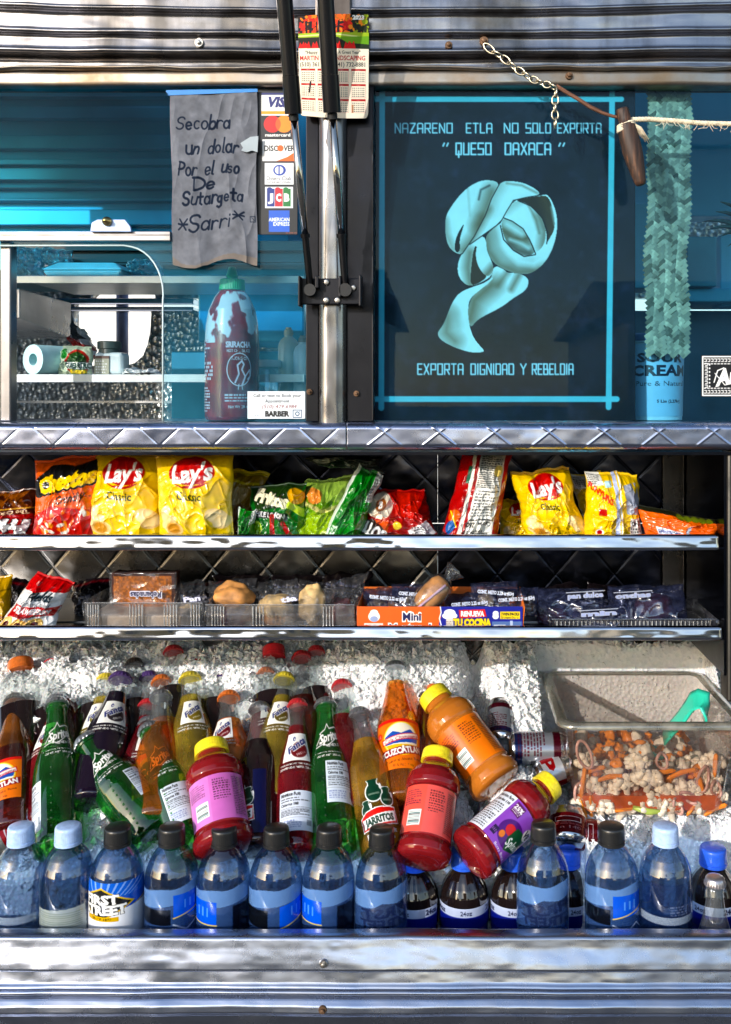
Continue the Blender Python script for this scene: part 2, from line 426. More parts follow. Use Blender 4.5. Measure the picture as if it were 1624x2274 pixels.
# ------------------------------------------------------------------ street round the truck (reflected in its metal)
m_asph = plain('asphalt', (0.060, 0.056, 0.052), 0.85, var=0.3, vs_=3, bmp=0.3)
m_conc = plain('sidewalk_concrete', (0.25, 0.24, 0.22), 0.8, var=0.15, vs_=2)
tag(MB().box((-150, -150, -0.2), (150, 150, 0)).build('road', m_asph), kind='structure')
tag(MB().box((-60, -12.0, 0.0), (60, -7.6, 0.13)).build('sidewalk', m_conc), kind='structure')
m_wood = bpy.data.materials.new('wood_siding'); m_wood.use_nodes = True
_nt = m_wood.node_tree; _b = _nt.nodes['Principled BSDF']
_w = NN(_nt, 'ShaderNodeTexWave', Scale=4.0, Distortion=3.0); _w.bands_direction = 'Z'; _nt.links.new(texco(_nt), _w.inputs['Vector'])
_nt.links.new(ramp(_nt, _w.outputs[0], [(0.1, (0.24, 0.13, 0.05)), (0.9, (0.55, 0.36, 0.15))]), _b.inputs['Base Color']); _b.inputs['Roughness'].default_value = 0.7
m_cream = plain('cream_stucco', (0.50, 0.42, 0.28), 0.85, var=0.12, vs_=2)
m_dark = plain('dark_opening', (0.03, 0.035, 0.045), 0.3)
m_roof = plain('roof_shingle', (0.12, 0.1, 0.09), 0.8)
def house(name, x0, x1, y0, h, mat, label, wins):
    t = thing(name, label, 'building', ((x0 + x1) / 2, y0, 0))
    MB().box((x0, y0 - 7, 0.13), (x1, y0, h)).build('wall', mat, t)
    r = MB(); r.add([(x0 - .3, y0 + .4, h + .02), (x1 + .3, y0 + .4, h + .02), (x1 + .3, y0 - 7.4, h + .02), (x0 - .3, y0 - 7.4, h + .02), (x0, y0 - 3.5, h + .9), (x1, y0 - 3.5, h + .9)],
                    [(3, 2, 1, 0), (0, 1, 5, 4), (2, 3, 4, 5), (0, 4, 3), (1, 2, 5)]); r.build('roof', m_roof, t)
    for a, b_, c, d_ in wins:
        w = MB().box((a, y0 - .02, c), (b_, y0 + .03, d_)).build('window', m_cream, t)
        MB().box((a + .08, y0 + .032, c + .08), (b_ - .08, y0 + .04, d_ - .08)).build('pane', m_dark, w)
house('wooden_house', -9, -1.2, -12.2, 3.0, m_wood, 'tan wooden house across the street facing the truck', [(-8, -6.8, 1, 2.4), (-5.6, -4.4, 1, 2.4), (-3.2, -2.1, 0.2, 2.4)])
house('cream_house', 2.6, 9, -12.4, 2.8, m_cream, 'low cream stucco house across the street', [(3.4, 4.6, 1, 2.3), (6.2, 7.6, 1, 2.3)])
wb = thing('added_white_building', 'white painted building added behind the truck to brighten its rear opening', 'building', (-2, 5, 0))  # added white block that keeps the view through the rear opening bright
MB().box((-9, 5.0, 0), (7, 11, 3.2)).build('wall', plain('white_stucco', (0.8, 0.8, 0.78), 0.8, var=0.03), wb)
MB().box((-9.3, 4.8, 3.202), (7.3, 11.2, 3.4)).build('roof', m_roof, wb)

# ------------------------------------------------------------------ the food truck
truck = thing('food_truck', 'silver metal food truck side with tinted windows, snack shelves and an ice well', 'food truck', (0, 0.6, 0.4))
X0, X1 = -500, 2120            # picture units reached beyond the frame
m_side = metal('weathered_aluminium', (0.36, 0.35, 0.37), 0.25, 0.9, (0.10, 0.09, 0.08), 28, 1.6, 0.25, 7, dents=0.003)
m_bright = metal('bright_aluminium', (0.48, 0.53, 0.66), 0.26, 0.35, (0.34, 0.33, 0.33), 1.5, 40, 0.2, 14, dents=0.0)  # blue of the reflected sky is tinted into this metal's colour
m_chrome = metal('polished_steel', (0.58, 0.60, 0.68), 0.09, 0.35, (0.30, 0.25, 0.18), 6, 30, 0.12, 4, dents=0.001)
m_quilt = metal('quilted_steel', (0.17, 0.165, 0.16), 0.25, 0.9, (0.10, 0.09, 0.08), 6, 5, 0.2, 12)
m_quiltd = metal('shaded_quilted_steel', (0.04, 0.045, 0.07), 0.2, 0.9, (0.03, 0.03, 0.035), 6, 5, 0.2, 14)  # quilted steel again, darkened to carry the shelf bays' shade in its colour
m_sill = metal('diamond_steel', (0.46, 0.51, 0.70), 0.26, 0.4, (0.3, 0.3, 0.33), 30, 8, 0.2, 12)  # bluish base colour carries the sky's reflection on the sill
m_head = metal('rusty_header_steel', (0.34, 0.33, 0.31), 0.42, 0.8, (0.22, 0.14, 0.07), 14, 4, 0.3, 9)
m_blackst = metal('dark_frame_steel', (0.03, 0.03, 0.035), 0.35, 0.7, (0.02, 0.02, 0.02), 10, 8, 0.4, 20)
m_post = metal('brushed_post_steel', (0.36, 0.35, 0.36), 0.3, 0.6, (0.14, 0.13, 0.12), 30, 3, 0.25, 9)
m_black = plain('black_paint', (0.006, 0.006, 0.007), 0.3, spec=0.3, coat=0.15)
m_rubber = plain('black_rubber', (0.012, 0.012, 0.012), 0.6)
m_bolt = plain('bolt_metal', (0.45, 0.42, 0.38), 0.35, 1.0, var=0.3)
m_rbolt = plain('rusty_bolt', (0.16, 0.09, 0.05), 0.6, 0.6, var=0.4)
m_liner = metal('well_liner_steel', (0.3, 0.29, 0.28), 0.4, 0.8, (0.05, 0.05, 0.05), 8, 8, 0.2, 10)

def sheetx(name, prof, px0, px1, mat, parent, nx=220, wob=0.0, sag=0.0, th=0.002, seed=3, dens=3, wobz=0.0):
    """folded sheet metal running along the truck; prof [(py, Y)]"""
    pr = []
    for (a, ya), (b, yb) in zip(prof[:-1], prof[1:]):
        n = max(1, int(math.hypot(a - b, (ya - yb) / S) / dens / 2)); n = min(n, 40)
        for i in range(n): pr.append((a + (b - a) * i / n, ya + (yb - ya) * i / n))
    pr.append(prof[-1]); pr = np.array(pr); ny = len(pr)
    px, j = np.meshgrid(np.linspace(px0, px1, nx), np.arange(ny)); py = pr[j, 0]; Y = pr[j, 1]
    P = W(px, py + sag * (1 - ((px - 812) / 812) ** 2) * np.clip(1 - py / 200, 0, 2), 0) 
    P[..., 1] = Y + wob * (fbm(px / 170, py / 70, 4, seed) - 0.5)
    P[..., 2] += wobz * (fbm(px / 120, py * 0 + 3, 3, seed + 5) - 0.5)
    o = mesh(name, P.reshape(-1, 3), grid_faces(nx, ny), mat, parent, True)
    md = o.modifiers.new('thickness', 'SOLIDIFY'); md.thickness = th; md.offset = -1
    return o
def arc(p0, h, Yb, bulge, n=8):
    """half round bead from p0 down h picture units"""
    return [(p0 + h * (1 - math.cos(math.pi * i / n)) / 2, Yb - bulge * math.sin(math.pi * i / n)) for i in range(n + 1)]
top = [(-700, 0.0)]
for y in (-640, -590, -540, -490, -440, -390, -340, -290, -240, -190, -140, -90, -42): top += arc(y, 15, 0, 0.006)
top += [(2, 0.0)] + arc(4, 14, 0, 0.006) + [(22, 0.003), (58, 0.004)] + arc(60, 15, -0.002, 0.006) + [(77, 0.0), (104, -0.001)] + arc(105, 14, -0.002, 0.006) + [(121, 0.006), (128, 0.010), (149, 0.009)]
sheetx('ribbed_top_panel', top, X0, X1, m_side, truck, 260, 0.006, 14, wobz=0.002)
sheetx('drip_rail', [(148, 0.006)] + arc(148, 10, 0.0, 0.008) + [(159, 0.004)], X0, 650, m_head, truck, 160, 0.003, wobz=0.006, seed=9)
sheetx('drip_rail', [(147, 0.006)] + arc(147, 9, 0.0, 0.007) + [(157, 0.004)], 770, X1, m_head, truck, 160, 0.004, wobz=0.008, seed=19)
sheetx('window_header', [(155, 0.004), (159, 0.0), (186, 0.0), (189, 0.002), (190, 0.022)], X0, X1, m_head, truck, 220, 0.003, wobz=0.002)
# centre post with its dark side frames
sheetx('post', [(-100, 0)], 708, 770, m_post, truck) if False else None
pc = MB(); n = 14
xs = [708 + 62 * i / n for i in range(n + 1)]; ys = np.linspace(154, 940, 90)
V = []; 
for y in ys:
    for i, x in enumerate(xs):
        e = abs(2 * i / n - 1); V.append(W(x, y, 0) + np.array([0, -0.014 * (1 - e ** 4) + 0.0012 * (float(vn(x / 30, y / 40, 2)) - .5), 0]))
pc.add(V, grid_faces(n + 1, 90).tolist()); pc.pbox(709, 154, 769, 940, 0.001, 0.06); pc.build('post', m_post, truck, True, sharp=50)
MB().pbox(680, 191, 707.5, 936, 0.0, 0.075).build('post_frame', m_blackst, truck, bevel=0.001)
MB().pbox(770.5, 191, 830, 936, 0.0, 0.075).pbox(826, 191, 830, 934, -0.003, -0.0002).build('post_frame', m_blackst, truck, bevel=0.001)
MB().pbox(700, -60, 780, 154, -0.008, -0.002).build('post_cap', metal('brown_steel', (0.2, 0.17, 0.15), 0.4, 0.8, (0.05, 0.04, 0.035), 30, 2, 0.3, 8), truck, bevel=0.002)

# rivets and bolts
def bolt(px, py, r, mat, Y=0.0, name='bolt', slot=True):
    c = W(px, py, Y); M = Matrix.Translation(c.tolist()) @ Matrix.Rotation(R(90), 4, 'X')
    b = MB().lathe([(0, r), (0.002, r), (0.003, r * .9)], 20, M).lathe([(0.003, r * .55), (0.006, r * .5), (0.0065, r * .3)], 6 if slot else 16, M)
    return b.build(name, mat, truck, True, sharp=30)
for a in [(443, 96, .006, m_bolt, -0.002), (997, 101, .005, m_rbolt, -0.002), (1075, 92, .006, m_rbolt, -0.002), (1264, 169, .005, m_rbolt, 0),
          (719, 2139, .0055, m_bolt, 0.001), (717, 2241, .007, m_rbolt, -0.004), (697, 1342, .004, m_bolt, 0.0)][:6]:
    bolt(*a)
for px, py in ((688, 870), (792, 874)): bolt(px, py, .004, m_rbolt, -0.0005)

# sill of diamond stamped steel, two lengths meeting at the post
def quilt(name, px0, py0, px1, py1, Yf, mat, parent, cell, amp, dens=0.7, w=0.12, pillow=True, flatx=None, th=0.003, edge=None):
    nx = int((px1 - px0) * dens); ny = max(8, int((py1 - py0) * dens))
    px, py = np.meshgrid(np.linspace(px0, px1, nx), np.linspace(py0, py1, ny)); k = K(Yf)
    a = px / cell[0] + py / cell[1]; b = px / cell[0] - py / cell[1]
    da = np.abs((a % 1) - 0.5) * 2; db = np.abs((b % 1) - 0.5) * 2     # 1 at the crease
    h = -(np.clip((np.maximum(da, db) - (1 - w)) / w, 0, 1) ** 1.5) if pillow else np.clip((np.maximum(da, db) - (1 - w)) / w, 0, 1)
    if pillow: h = h + 0.8 * (1 - da ** 2) * (1 - db ** 2)
    P = W(px, py, Yf); P[..., 1] -= amp * h + 0.0025 * (fbm(px / 90, py / 60, 3, 5) - 0.5)
    if edge is not None:
        e = np.clip((py1 - py) / edge, 0, 1); e2 = np.clip((py - py0) / edge, 0, 1); P[..., 1] += 0.010 * ((1 - e) ** 2 + (1 - e2) ** 2)
    o = mesh(name, P.reshape(-1, 3), grid_faces(nx, ny), mat, parent, True)
    md = o.modifiers.new('thickness', 'SOLIDIFY'); md.thickness = th; md.offset = -1; return o
for x0, x1, c in ((X0, 768.5, (118, 110)), (771, X1, (122, 96))):
    quilt('window_sill', x0, 939, x1, 1000, -0.022, m_sill, truck, c, 0.0005 if x0 < 0 else 0.0009, 0.6, 0.07, x0 < 0, edge=14)
zs = ZP(939, -0.012)
MB().box((W(X0, 0, 0)[0], -0.013, zs - .006), (W(768, 0, 0)[0], 0.22, zs)).box((W(771.5, 0, 0)[0], -0.013, zs - .006), (W(X1, 0, 0)[0], 0.10, zs)).build('sill_top', m_sill, truck)

# ---- the display shelves
YB = 0.235; xr = W(1608, 0, 0)[0]; xl = W(X0 + 100, 0, 0)[0]
Z1, Z2 = ZP(1214), ZP(1414)                     # shelf plates
zc_ = ZP(1003)
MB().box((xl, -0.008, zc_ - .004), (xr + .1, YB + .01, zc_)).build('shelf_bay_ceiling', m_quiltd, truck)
kb = K(YB)
def unx(x, Y): return x / K(Y) + VX
def unz(z, Y): return VY - (z - ZC) / K(Y)
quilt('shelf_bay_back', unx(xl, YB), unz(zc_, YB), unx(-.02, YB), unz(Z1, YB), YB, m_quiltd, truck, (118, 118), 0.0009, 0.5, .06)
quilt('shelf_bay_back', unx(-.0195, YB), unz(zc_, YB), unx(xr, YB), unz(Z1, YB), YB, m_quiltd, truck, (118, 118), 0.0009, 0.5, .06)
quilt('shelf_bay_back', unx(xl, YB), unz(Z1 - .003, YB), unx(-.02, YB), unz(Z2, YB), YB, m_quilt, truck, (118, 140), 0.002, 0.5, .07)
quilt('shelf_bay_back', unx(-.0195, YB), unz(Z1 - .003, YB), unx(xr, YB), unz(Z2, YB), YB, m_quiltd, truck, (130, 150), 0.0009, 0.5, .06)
MB().box((xr, 0.0, ZP(1500)), (xr + .004, YB + .03, zc_ - .0045)).build('side_panel', m_quiltd, truck)
MB().pbox(1616, 1000.5, 1760, 1560, -0.004, 0.03).build('side_trim', metal('dull_side_steel', (0.16, 0.15, 0.13), 0.45, 0.8, (0.03, 0.03, 0.03), 30, 2, 0.3, 10), truck, bevel=0.003)
MB().pbox(1614, 1600.5, 2120, 2084, 0.0, 0.02).build('side_skin', m_side, truck) if False else None
# corner angle strips
for za, zb in ((zc_ - .006, Z1 + .002), (Z1 - .006, Z2 + .002)):
    t_ = MB().box((xr - .030, YB - .008, zb), (xr - .0015, YB - .005, za)).box((xr - .0035, YB - .03, zb), (xr - .0015, YB - .0085, za))
    o = t_.build('corner_angle', m_quilt, truck, bevel=0.0006)
    c = (xr - .02, YB - .008, za - .012); MB().lathe([(0, .004), (.002, .003)], 14, Matrix.Translation(c) @ Matrix.Rotation(R(90), 4, 'X')).build('screw', m_bolt, o, True)
def shelf(zp, pyt, pyb, pxe, seed):
    ye = ZP(pyt); yb_ = ZP(pyb)
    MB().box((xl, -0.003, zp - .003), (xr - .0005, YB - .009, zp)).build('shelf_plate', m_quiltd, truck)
    prof = [(pyt + 3, 0.006), (pyt, 0.004), (pyt, 0.001), (pyt + 2, -0.002), (pyt + 5, -0.0035), (pyb - 6, -0.006), (pyb - 2, -0.005), (pyb, -0.002), (pyb + 1, 0.004)]
    sheetx('shelf_lip', prof, X0 + 100, pxe, m_chrome, truck, 300, 0.004, seed=seed, dens=1.2, th=0.0015)
shelf(Z1, 1187, 1222, 1594, 3)
shelf(Z2, 1390, 1421, 1601, 11)

# ---- the ice well
YW = 0.47; xw = 0.50
lw = MB().box((xl, YW, ZP(2330)), (xw, YW + .01, Z2 - .003)).box((xw, 0.022, ZP(2330)), (xw + .01, YW, Z2 - .2)).box((xl, 0.022, ZP(2330)), (xw, YW, ZP(2322)))
lw.build('well_liner', m_liner, truck)
quilt('well_back', unx(-.05, YW), unz(Z2 - .004, YW), unx(xr + .02, YW), unz(Z2 - .2, YW), YW - .004, m_quilt, truck, (100, 94), 0.005, 0.5)
ca = MB().box((xr - .02, YW - .02, Z2 - .2), (xr + .0, YW - .012, Z2 - .004)).build('corner_angle', m_quilt, truck, bevel=0.001)
rim = [(2300, 0.02), (2081, 0.02), (2079, 0.017), (2078, 0.006), (2079, 0.0), (2082, -0.003), (2100, -0.006), (2128, -0.012), (2141, -0.014), (2146, -0.012), (2147, -0.001), (2150, 0.003),
       (2160, 0.004), (2184, 0.0), (2190, -0.004)] + arc(2191, 12, -0.004, 0.006) + [(2206, -0.001), (2212, -0.008), (2222, -0.013), (2236, -0.014), (2246, -0.008), (2252, -0.004), (2290, 0.002), (2330, 0.004)] + arc(2334, 22, 0.004, 0.008) + [(2400, 0.004), (2600, 0.004), (2900, 0.004)]
sheetx('well_front', rim[1:], X0, X1, m_bright, truck, 300, 0.005, seed=31, dens=1.5, th=0.0012)
MB().box((W(X0, 0)[0], 0.0205, ZP(2400)), (W(X1, 0)[0], 0.0215, ZP(2084))).build('well_front_lining', m_liner, truck)
for px, py in ((719, 2139), (717, 2241)): bolt(px, py, .0055, m_rbolt if py > 2200 else m_bolt, -0.013)
MB().box((W(X0, 0)[0], 0.03, 0.35), (W(X1, 0)[0], 2.0, ZP(2500))).build('chassis_box', m_liner, truck)

# ---- interior
m_inw = plain('white_cabinet', (0.62, 0.66, 0.68), 0.35, var=0.06, vs_=5)
m_inb = plain('dark_cabinet', (0.02, 0.022, 0.025), 0.5)
m_hood = metal('hood_steel', (0.50, 0.52, 0.54), 0.3, 0.5, (0.2, 0.2, 0.2), 2, 30, 0.15, 5)
foil, nt, b, out = nmat('foil_insulation')
vo = NN(nt, 'ShaderNodeTexVoronoi', Scale=1.0); nt.links.new(texco(nt, (75, 75, 75)), vo.inputs['Vector']); b.inputs['Metallic'].default_value = 0.85
nt.links.new(ramp(nt, vo.outputs['Distance'], [(0.0, (0.75, 0.76, 0.74)), (0.6, (0.35, 0.36, 0.34))]), b.inputs['Base Color']); b.inputs['Roughness'].default_value = 0.3
bump(nt, b, vo.outputs['Distance'], 1.0, 0.006)
YI = 1.0
def ip(px, py, Y=YI): return W(px, py, Y)
# far wall with two see-through openings left in the foil
fw = MB()
ops = [(200, 625, 345, 662), (165, 692, 336, 812)]
for r_ in [(-500, 300, 165, 1000), (165, 560, 200, 662), (345, 560, 2120, 662), (336, 692, 420, 812), (165, 812, 420, 1000), (165, 300, 2120, 560), (165, 560, 200, 625), (200, 560, 345, 625), (420, 692, 2120, 1000)]:
    if r_ == (165, 560, 200, 662): continue
    if r_ == (165, 560, 200, 625): r_ = (165, 560, 200, 662)
    fw.pbox(*r_, YI, YI + .03)
fw.build('foil_wall', foil, truck)
MB().pbox(120, 662, 430, 676, YI - .03, YI + .02).pbox(120, 681, 430, 691, YI - .04, YI + .02).build('rear_window_track', m_chrome, truck, bevel=0.003)
sw = MB()
crn = [(336, 812), (280, 812), (300, 806), (318, 790), (328, 765), (334, 735), (336, 700)]
sw.prism(crn, YI - .004, YI + .03); sw.prism([(200, 662), (200, 625), (235, 625), (222, 640), (206, 655)], YI - .004, YI + .03)
sw.build('foil_corner', foil, truck)
MB().tube([tuple(ip(272, 600, YI + .25)), tuple(ip(272, 900, YI + .25))], .013 * 1.2, 16).build('exhaust_pipe', plain('pipe_grey', (0.12, 0.13, 0.2), 0.4, 0.6), truck, True)
MB().pbox(-200, 890, 700, 895, YI - .05, YI - .04).build('wall_rail', m_hood, truck)
# hood box seen at the left of the opening
hb = MB(); A_ = [W(45, 640, .14), W(158, 672, .5), W(158, 752, .5), W(45, 708, .14)]; B_ = [p + np.array([-.25, 0, 0]) for p in A_]
hb.add(A_ + B_, [(0, 1, 2, 3), (7, 6, 5, 4), (0, 4, 5, 1), (3, 2, 6, 7), (0, 3, 7, 4), (1, 5, 6, 2)]); hb.build('hood_box', m_hood, truck, bevel=0.002)
# upper cabinets, hood bands
cb = MB().pbox(-300, 110, 640, 600, .45, .8); cb.build('upper_cabinet', plain('teal_grey_cabinet', (0.08, 0.34, 0.46), 0.35, 0.3, var=0.5, vs_=4), truck)
bd = MB()
for i, (a, c, y) in enumerate([(196, 214, .42), (236, 262, .44), (300, 330, .44), (352, 366, .40), (372, 400, .44), (412, 418, .40), (440, 446, .42), (465, 500, .40)]): bd.pbox(-300, a, 480, c, .43, .45)
bd.build('cabinet_trim', plain('blue_trim', (0.22, 0.52, 0.62), 0.3, 0.4, var=0.3, vs_=6), truck, bevel=0.002)
for py, pyb in ((612, 629), (831, 849)):
    MB().pbox(22, py, 676, pyb, .12, .124).pbox(22, py + 1.5, 676, py + 4, .1245, .36).build('inner_shelf', plain('shelf_white_metal', (0.55, 0.62, 0.64), 0.3, 0.5, var=0.08), truck, bevel=0.0008)
MB().pbox(22, 535, 676, 556, .36, .37).pbox(22, 575, 676, 582, .345, .355).pbox(22, 540, 676, 614, .372, .38).build('inner_shelf_back', m_inb, truck)
MB().pbox(0, 535, 24, 936, .02, .04).build('inner_upright', m_post, truck, bevel=0.002)
MB().pbox(-500, 535, -4, 936, .115, .12).build('left_cabinet', m_inb, truck)
rb = MB().pbox(440, 620, 676, 760, .5, .7).pbox(380, 780, 676, 930, .8, .95); rb.build('work_counter', plain('blue_grey_counter', (0.05, 0.36, 0.60), 0.3, 0.4, var=0.3, vs_=6), truck, bevel=0.004)
# right hand interior
r1 = MB().pbox(1360, 110, 2000, 480, .50, .56).pbox(1525, 640, 2000, 670, .40, .55).pbox(1600, 520, 1960, 680, .44, .5).pbox(1380, 450, 1450, 640, .42, .5)
r1.build('wall_cupboard', plain('cyan_white_cupboard', (0.10, 0.50, 0.72), 0.35, var=0.1, vs_=5), truck, bevel=0.003)
MB().pbox(1526, 525, 1592, 636, .38, .42).build('cupboard_door', plain('cupboard_blue', (0.06, 0.30, 0.42), 0.3, var=0.25, vs_=10), truck, bevel=0.002)
MB().pbox(1380, 690, 2000, 980, .5, .56).build('lower_cabinet', plain('lower_dark', (0.02, 0.06, 0.10), 0.4, var=0.5, vs_=8), truck)
# floor, unseen roof with a gap added to let sky light in
MB().box((-1.5, 1.03, ZP(1000)), (1.5, 1.06, 2.9)).build('rear_wall', m_inw, truck) if False else None
MB().box((-1.4, .08, ZP(945) - .30), (1.4, 1.0, ZP(945) - .28)).build('counter_top', m_hood, truck)
MB().box((-1.4, .02, 2.50), (-.75, 1.1, 2.53)).box((.8, .02, 2.50), (1.4, 1.1, 2.53)).box((-.75, .02, 2.5), (.8, .16, 2.53)).build('roof', m_side, truck)
MB().box((-1.4, .08, ZP(940) - .28), (-1.37, 1.0, 2.5)).box((1.37, .08, ZP(940) - .28), (1.4, 1.0, 2.5)).build('end_wall', m_inw, truck)
MB().pbox(-500, 60, 2120, 196, .03, .05).box((-1.2, .03, ZP(62, .03)), (1.2, .05, 2.5)).build('wall_lining', m_inb, truck)

# ---- glazing: cyan tinted, left pane cut round the service opening
m_tint = film('cyan_tinted_glass', (0.24, 0.72, 0.90), 0.0, 0.015, 0.02, (0.10, 0.40, 0.6), 0.05, 9, 1.10)
m_tintl = film('pale_tinted_glass', (0.82, 0.95, 0.985), 0.002, 0.015, 0.05, (0.08, 0.5, 0.78), 0.05, 14, 1.14)
m_tint_r = film('blue_tinted_glass', (0.70, 0.92, 0.975), 0.003, 0.015, 0.012, (0.1, 0.3, 0.6), 0.05, 9, 1.13)
YG = 0.014
lp = [(679.5, 534.5), (679.5, 936), (363, 936), (363, 668)]
for i in range(9):
    a = i / 8 * math.pi / 2 * 0.92; lp.append((363 - 82 * (1 - math.cos(a)), 655 - 108 * math.sin(a)))
lp += [(275, 545), (-500, 545), (-500, 534.5)]
MB().pbox(-500, 191, 679.5, 534, YG, YG + .003).build('window_pane', m_tint, truck)
gl = MB().prism(lp, YG, YG + .003).build('window_pane', m_tintl, truck)
ed = [W(x, y, YG - .001) for x, y in [(362, 936), (362, 668)] + lp[4:-2] + [(-300, 546)]]
MB().tube([tuple(p) for p in ed], .0012, 8).build('pane_edge', plain('pane_edge', (0.6, 0.75, 0.78), 0.2), truck, True)
MB().pbox(830.5, 191, 2120, 936, YG, YG + .003).build('window_pane', m_tint_r, truck)
MB().pbox(-500, 514, 378, 534, YG - .012, YG - .001).pbox(-500, 519, 378, 522, YG - .0135, YG - .0125).build('sliding_rail', m_post, truck, bevel=0.001)
MB().pbox(660, 293.5, 679, 935, YG - .006, YG - .0005).build('pane_channel', plain('channel_blue', (0.03, 0.12, 0.18), 0.3), truck) if False else None
lt = MB().prism([(200, 515), (203, 494), (216, 487), (278, 487), (290, 503), (292, 515)], YG - .018, YG - .013)
lat = lt.build('window_latch', plain('latch_blue', (0.35, 0.47, 0.72), 0.3, 0.3), truck, bevel=0.001)
c = W(239, 492, YG - .018); MB().lathe([(0, .0065), (.004, .006), (.005, .0035), (.011, .003)], 16, Matrix.Translation(c.tolist()) @ Matrix.Rotation(R(90), 4, 'X')).build('latch_screw', plain('brass', (0.6, 0.42, 0.16), 0.25, 1.0), lat, True)

# ---- lid struts and their bracket
m_rod = plain('chrome_rod', (0.60, 0.56, 0.50), 0.06, 1.0, var=0.02)
def strut(a, b, c, Ya, Yb, Yc, r1, r2):
    A, B, C = W(*a, Ya), W(*b, Yb), W(*c, Yc); A2 = A + (A - B) * 0.8
    ax = (B - A) / np.linalg.norm(B - A)
    o = MB().tube([tuple(A2), tuple(B - ax * .045)], r1, 28).tube([tuple(B - ax * .0445), tuple(B)], r1 * 1.06, 28).build('lid_strut', m_black, truck, True, sharp=40)
    MB().tube([tuple(B + ax * .0004), tuple(B + ax * .008)], r1 * .6, 20).build('strut_seal', m_rubber, o, True, sharp=40)
    ay = (C - B) / np.linalg.norm(C - B)
    MB().tube([tuple(B), tuple(C - ay * .07)], r2, 20).build('strut_rod', m_rod, o, True)
    MB().tube([tuple(C - ay * .07), tuple(C)], r2 * 1.0, 18).tube([tuple(C - ay * .073), tuple(C - ay * .068)], r2 * 1.35, 18).build('strut_end', m_blackst, o, True, sharp=40)
    MB().tube([tuple(C + np.array([0, -.008, 0])), tuple(C + np.array([0, .012, 0]))], r2 * 1.7, 18).build('strut_eye', m_rubber, o, True, sharp=40)
strut((632, 0), (652, 253), (690, 645), -.11, -.075, -.028, .0105 * .95, .0046)
strut((723, 0), (738, 250), (768, 645), -.11, -.075, -.028, .0105, .0050)
br = MB().pbox(664, 618, 800, 676, -.024, -.018).pbox(662, 612, 667, 680, -.042, -.018).pbox(797, 610, 803, 680, -.042, -.018).pbox(700, 612, 708, 640, -.036, -.024).pbox(752, 612, 758, 660, -.036, -.024)
brk = br.build('strut_bracket', m_blackst, truck, bevel=0.0012)
for px, py in ((725, 627), (762, 626), (725, 667), (750, 667), (785, 640)):
    c = W(px, py, -.0245); MB().lathe([(0, .0045), (.0015, .0042), (.002, .0025)], 16, Matrix.Translation(c.tolist()) @ Matrix.Rotation(R(90), 4, 'X')).build('bracket_bolt', m_bolt, brk, True)
# ------------------------------------------------------------------ the ice
def slopeY(py, h=0.0):
    q = (py - VY) * S; return (0.8086 - h - q) / (0.875 + q / D)
def onslope(px, py, h=0.0): return W(px, py, slopeY(py, h))
BX0, BX1, BYF, BYB = 0.163, 0.445, 0.150, 0.425      # food tub footprint
ZTUB = ZP(1835, BYF)
def ice_h(X, Y):
    """height of the ice, metres above z = 0"""
    z = ZC - 0.7036 + 0.875 * (Y - 0.12)
    z = z + 0.060 * (fbm(X * 11, Y * 11, 2, 2) - 0.5) + 0.030 * (fbm(X * 34, Y * 34, 3, 5) - 0.5)
    g = lambda cx, cy, rx, ry, a: a * np.exp(-((X - cx) / rx) ** 2 - ((Y - cy) / ry) ** 2)
    z = z + g(-.66, .345, .13, .026, .026) + g(-.42, .352, .07, .02, .020) + g(-.12, .36, .09, .06, .048) + g(.09, .33, .045, .06, .05) + g(-.62, .36, .10, .03, .012) + g(-.34, .37, .06, .03, .010)
    z = z - g(.042, .37, .020, .13, .13) - g(.040, .26, .016, .06, .05) - g(-.40, .46, .2, .04, .05)
    z = z - g(-.62, .20, .12, .05, .0) + g(.0, .16, .10, .03, .01)
    z = np.minimum(z, ZP(1450, .40) + 0.02 * (fbm(X * 20, Y * 20, 3, 9) - .5))
    dm = np.zeros_like(X)
    for a_, b_ in ((-.10, .125), (.15, .20), (.33, .46)): dm = np.maximum(dm, np.clip((X - a_) / .01, 0, 1) * np.clip((b_ - X) / .01, 0, 1))
    z = z - .14 * dm * np.clip((.165 - Y) / .03, 0, 1) - .16 * (1 - dm) * np.clip((.128 - Y) / .015, 0, 1)
    e = 0.012
    inx = np.clip((X - BX0 + e) / e, 0, 1) * np.clip((BX1 + e - X) / e, 0, 1) * np.clip((Y - BYF + e) / e, 0, 1) * np.clip((BYB + e - Y) / e, 0, 1)
    z = np.where(inx > 0, z * (1 - inx) + np.minimum(z, ZTUB - 0.006) * inx, z)
    z = np.where((X > .46), z - .05, z)
    return z
nx, ny = 620, 260
Xg, Yg = np.meshgrid(np.linspace(xl + .01, xw - .004, nx), np.linspace(0.024, YW - .008, ny))
Zg = ice_h(Xg, Yg); Zg = Zg + 0.007 * np.abs(fbm(Xg * 110, Yg * 110, 3, 3) - .5) * 2 + 0.0015 * rng.rand(*Zg.shape)
P = np.stack([Xg, Yg, Zg], -1)
ice, nt, b, out = nmat('crushed_ice')
n1 = NN(nt, 'ShaderNodeTexVoronoi', Scale=1.0); nt.links.new(texco(nt, (150,) * 3), n1.inputs['Vector'])
nt.links.new(ramp(nt, n1.outputs['Color'], [(0.1, (0.88, 0.90, 0.92)), (0.8, (0.99, 0.99, 0.99))]), b.inputs['Base Color'])
b.inputs['Roughness'].default_value = 0.16; b.inputs['Transmission Weight'].default_value = 0.08; b.inputs['Subsurface Weight'].default_value = 0.35; b.inputs['Subsurface Radius'].default_value = (.008, .011, .014); b.inputs['IOR'].default_value = 1.31
b.inputs['Specular IOR Level'].default_value = 0.9
bump(nt, b, n1.outputs['Distance'], 0.8, 0.003)
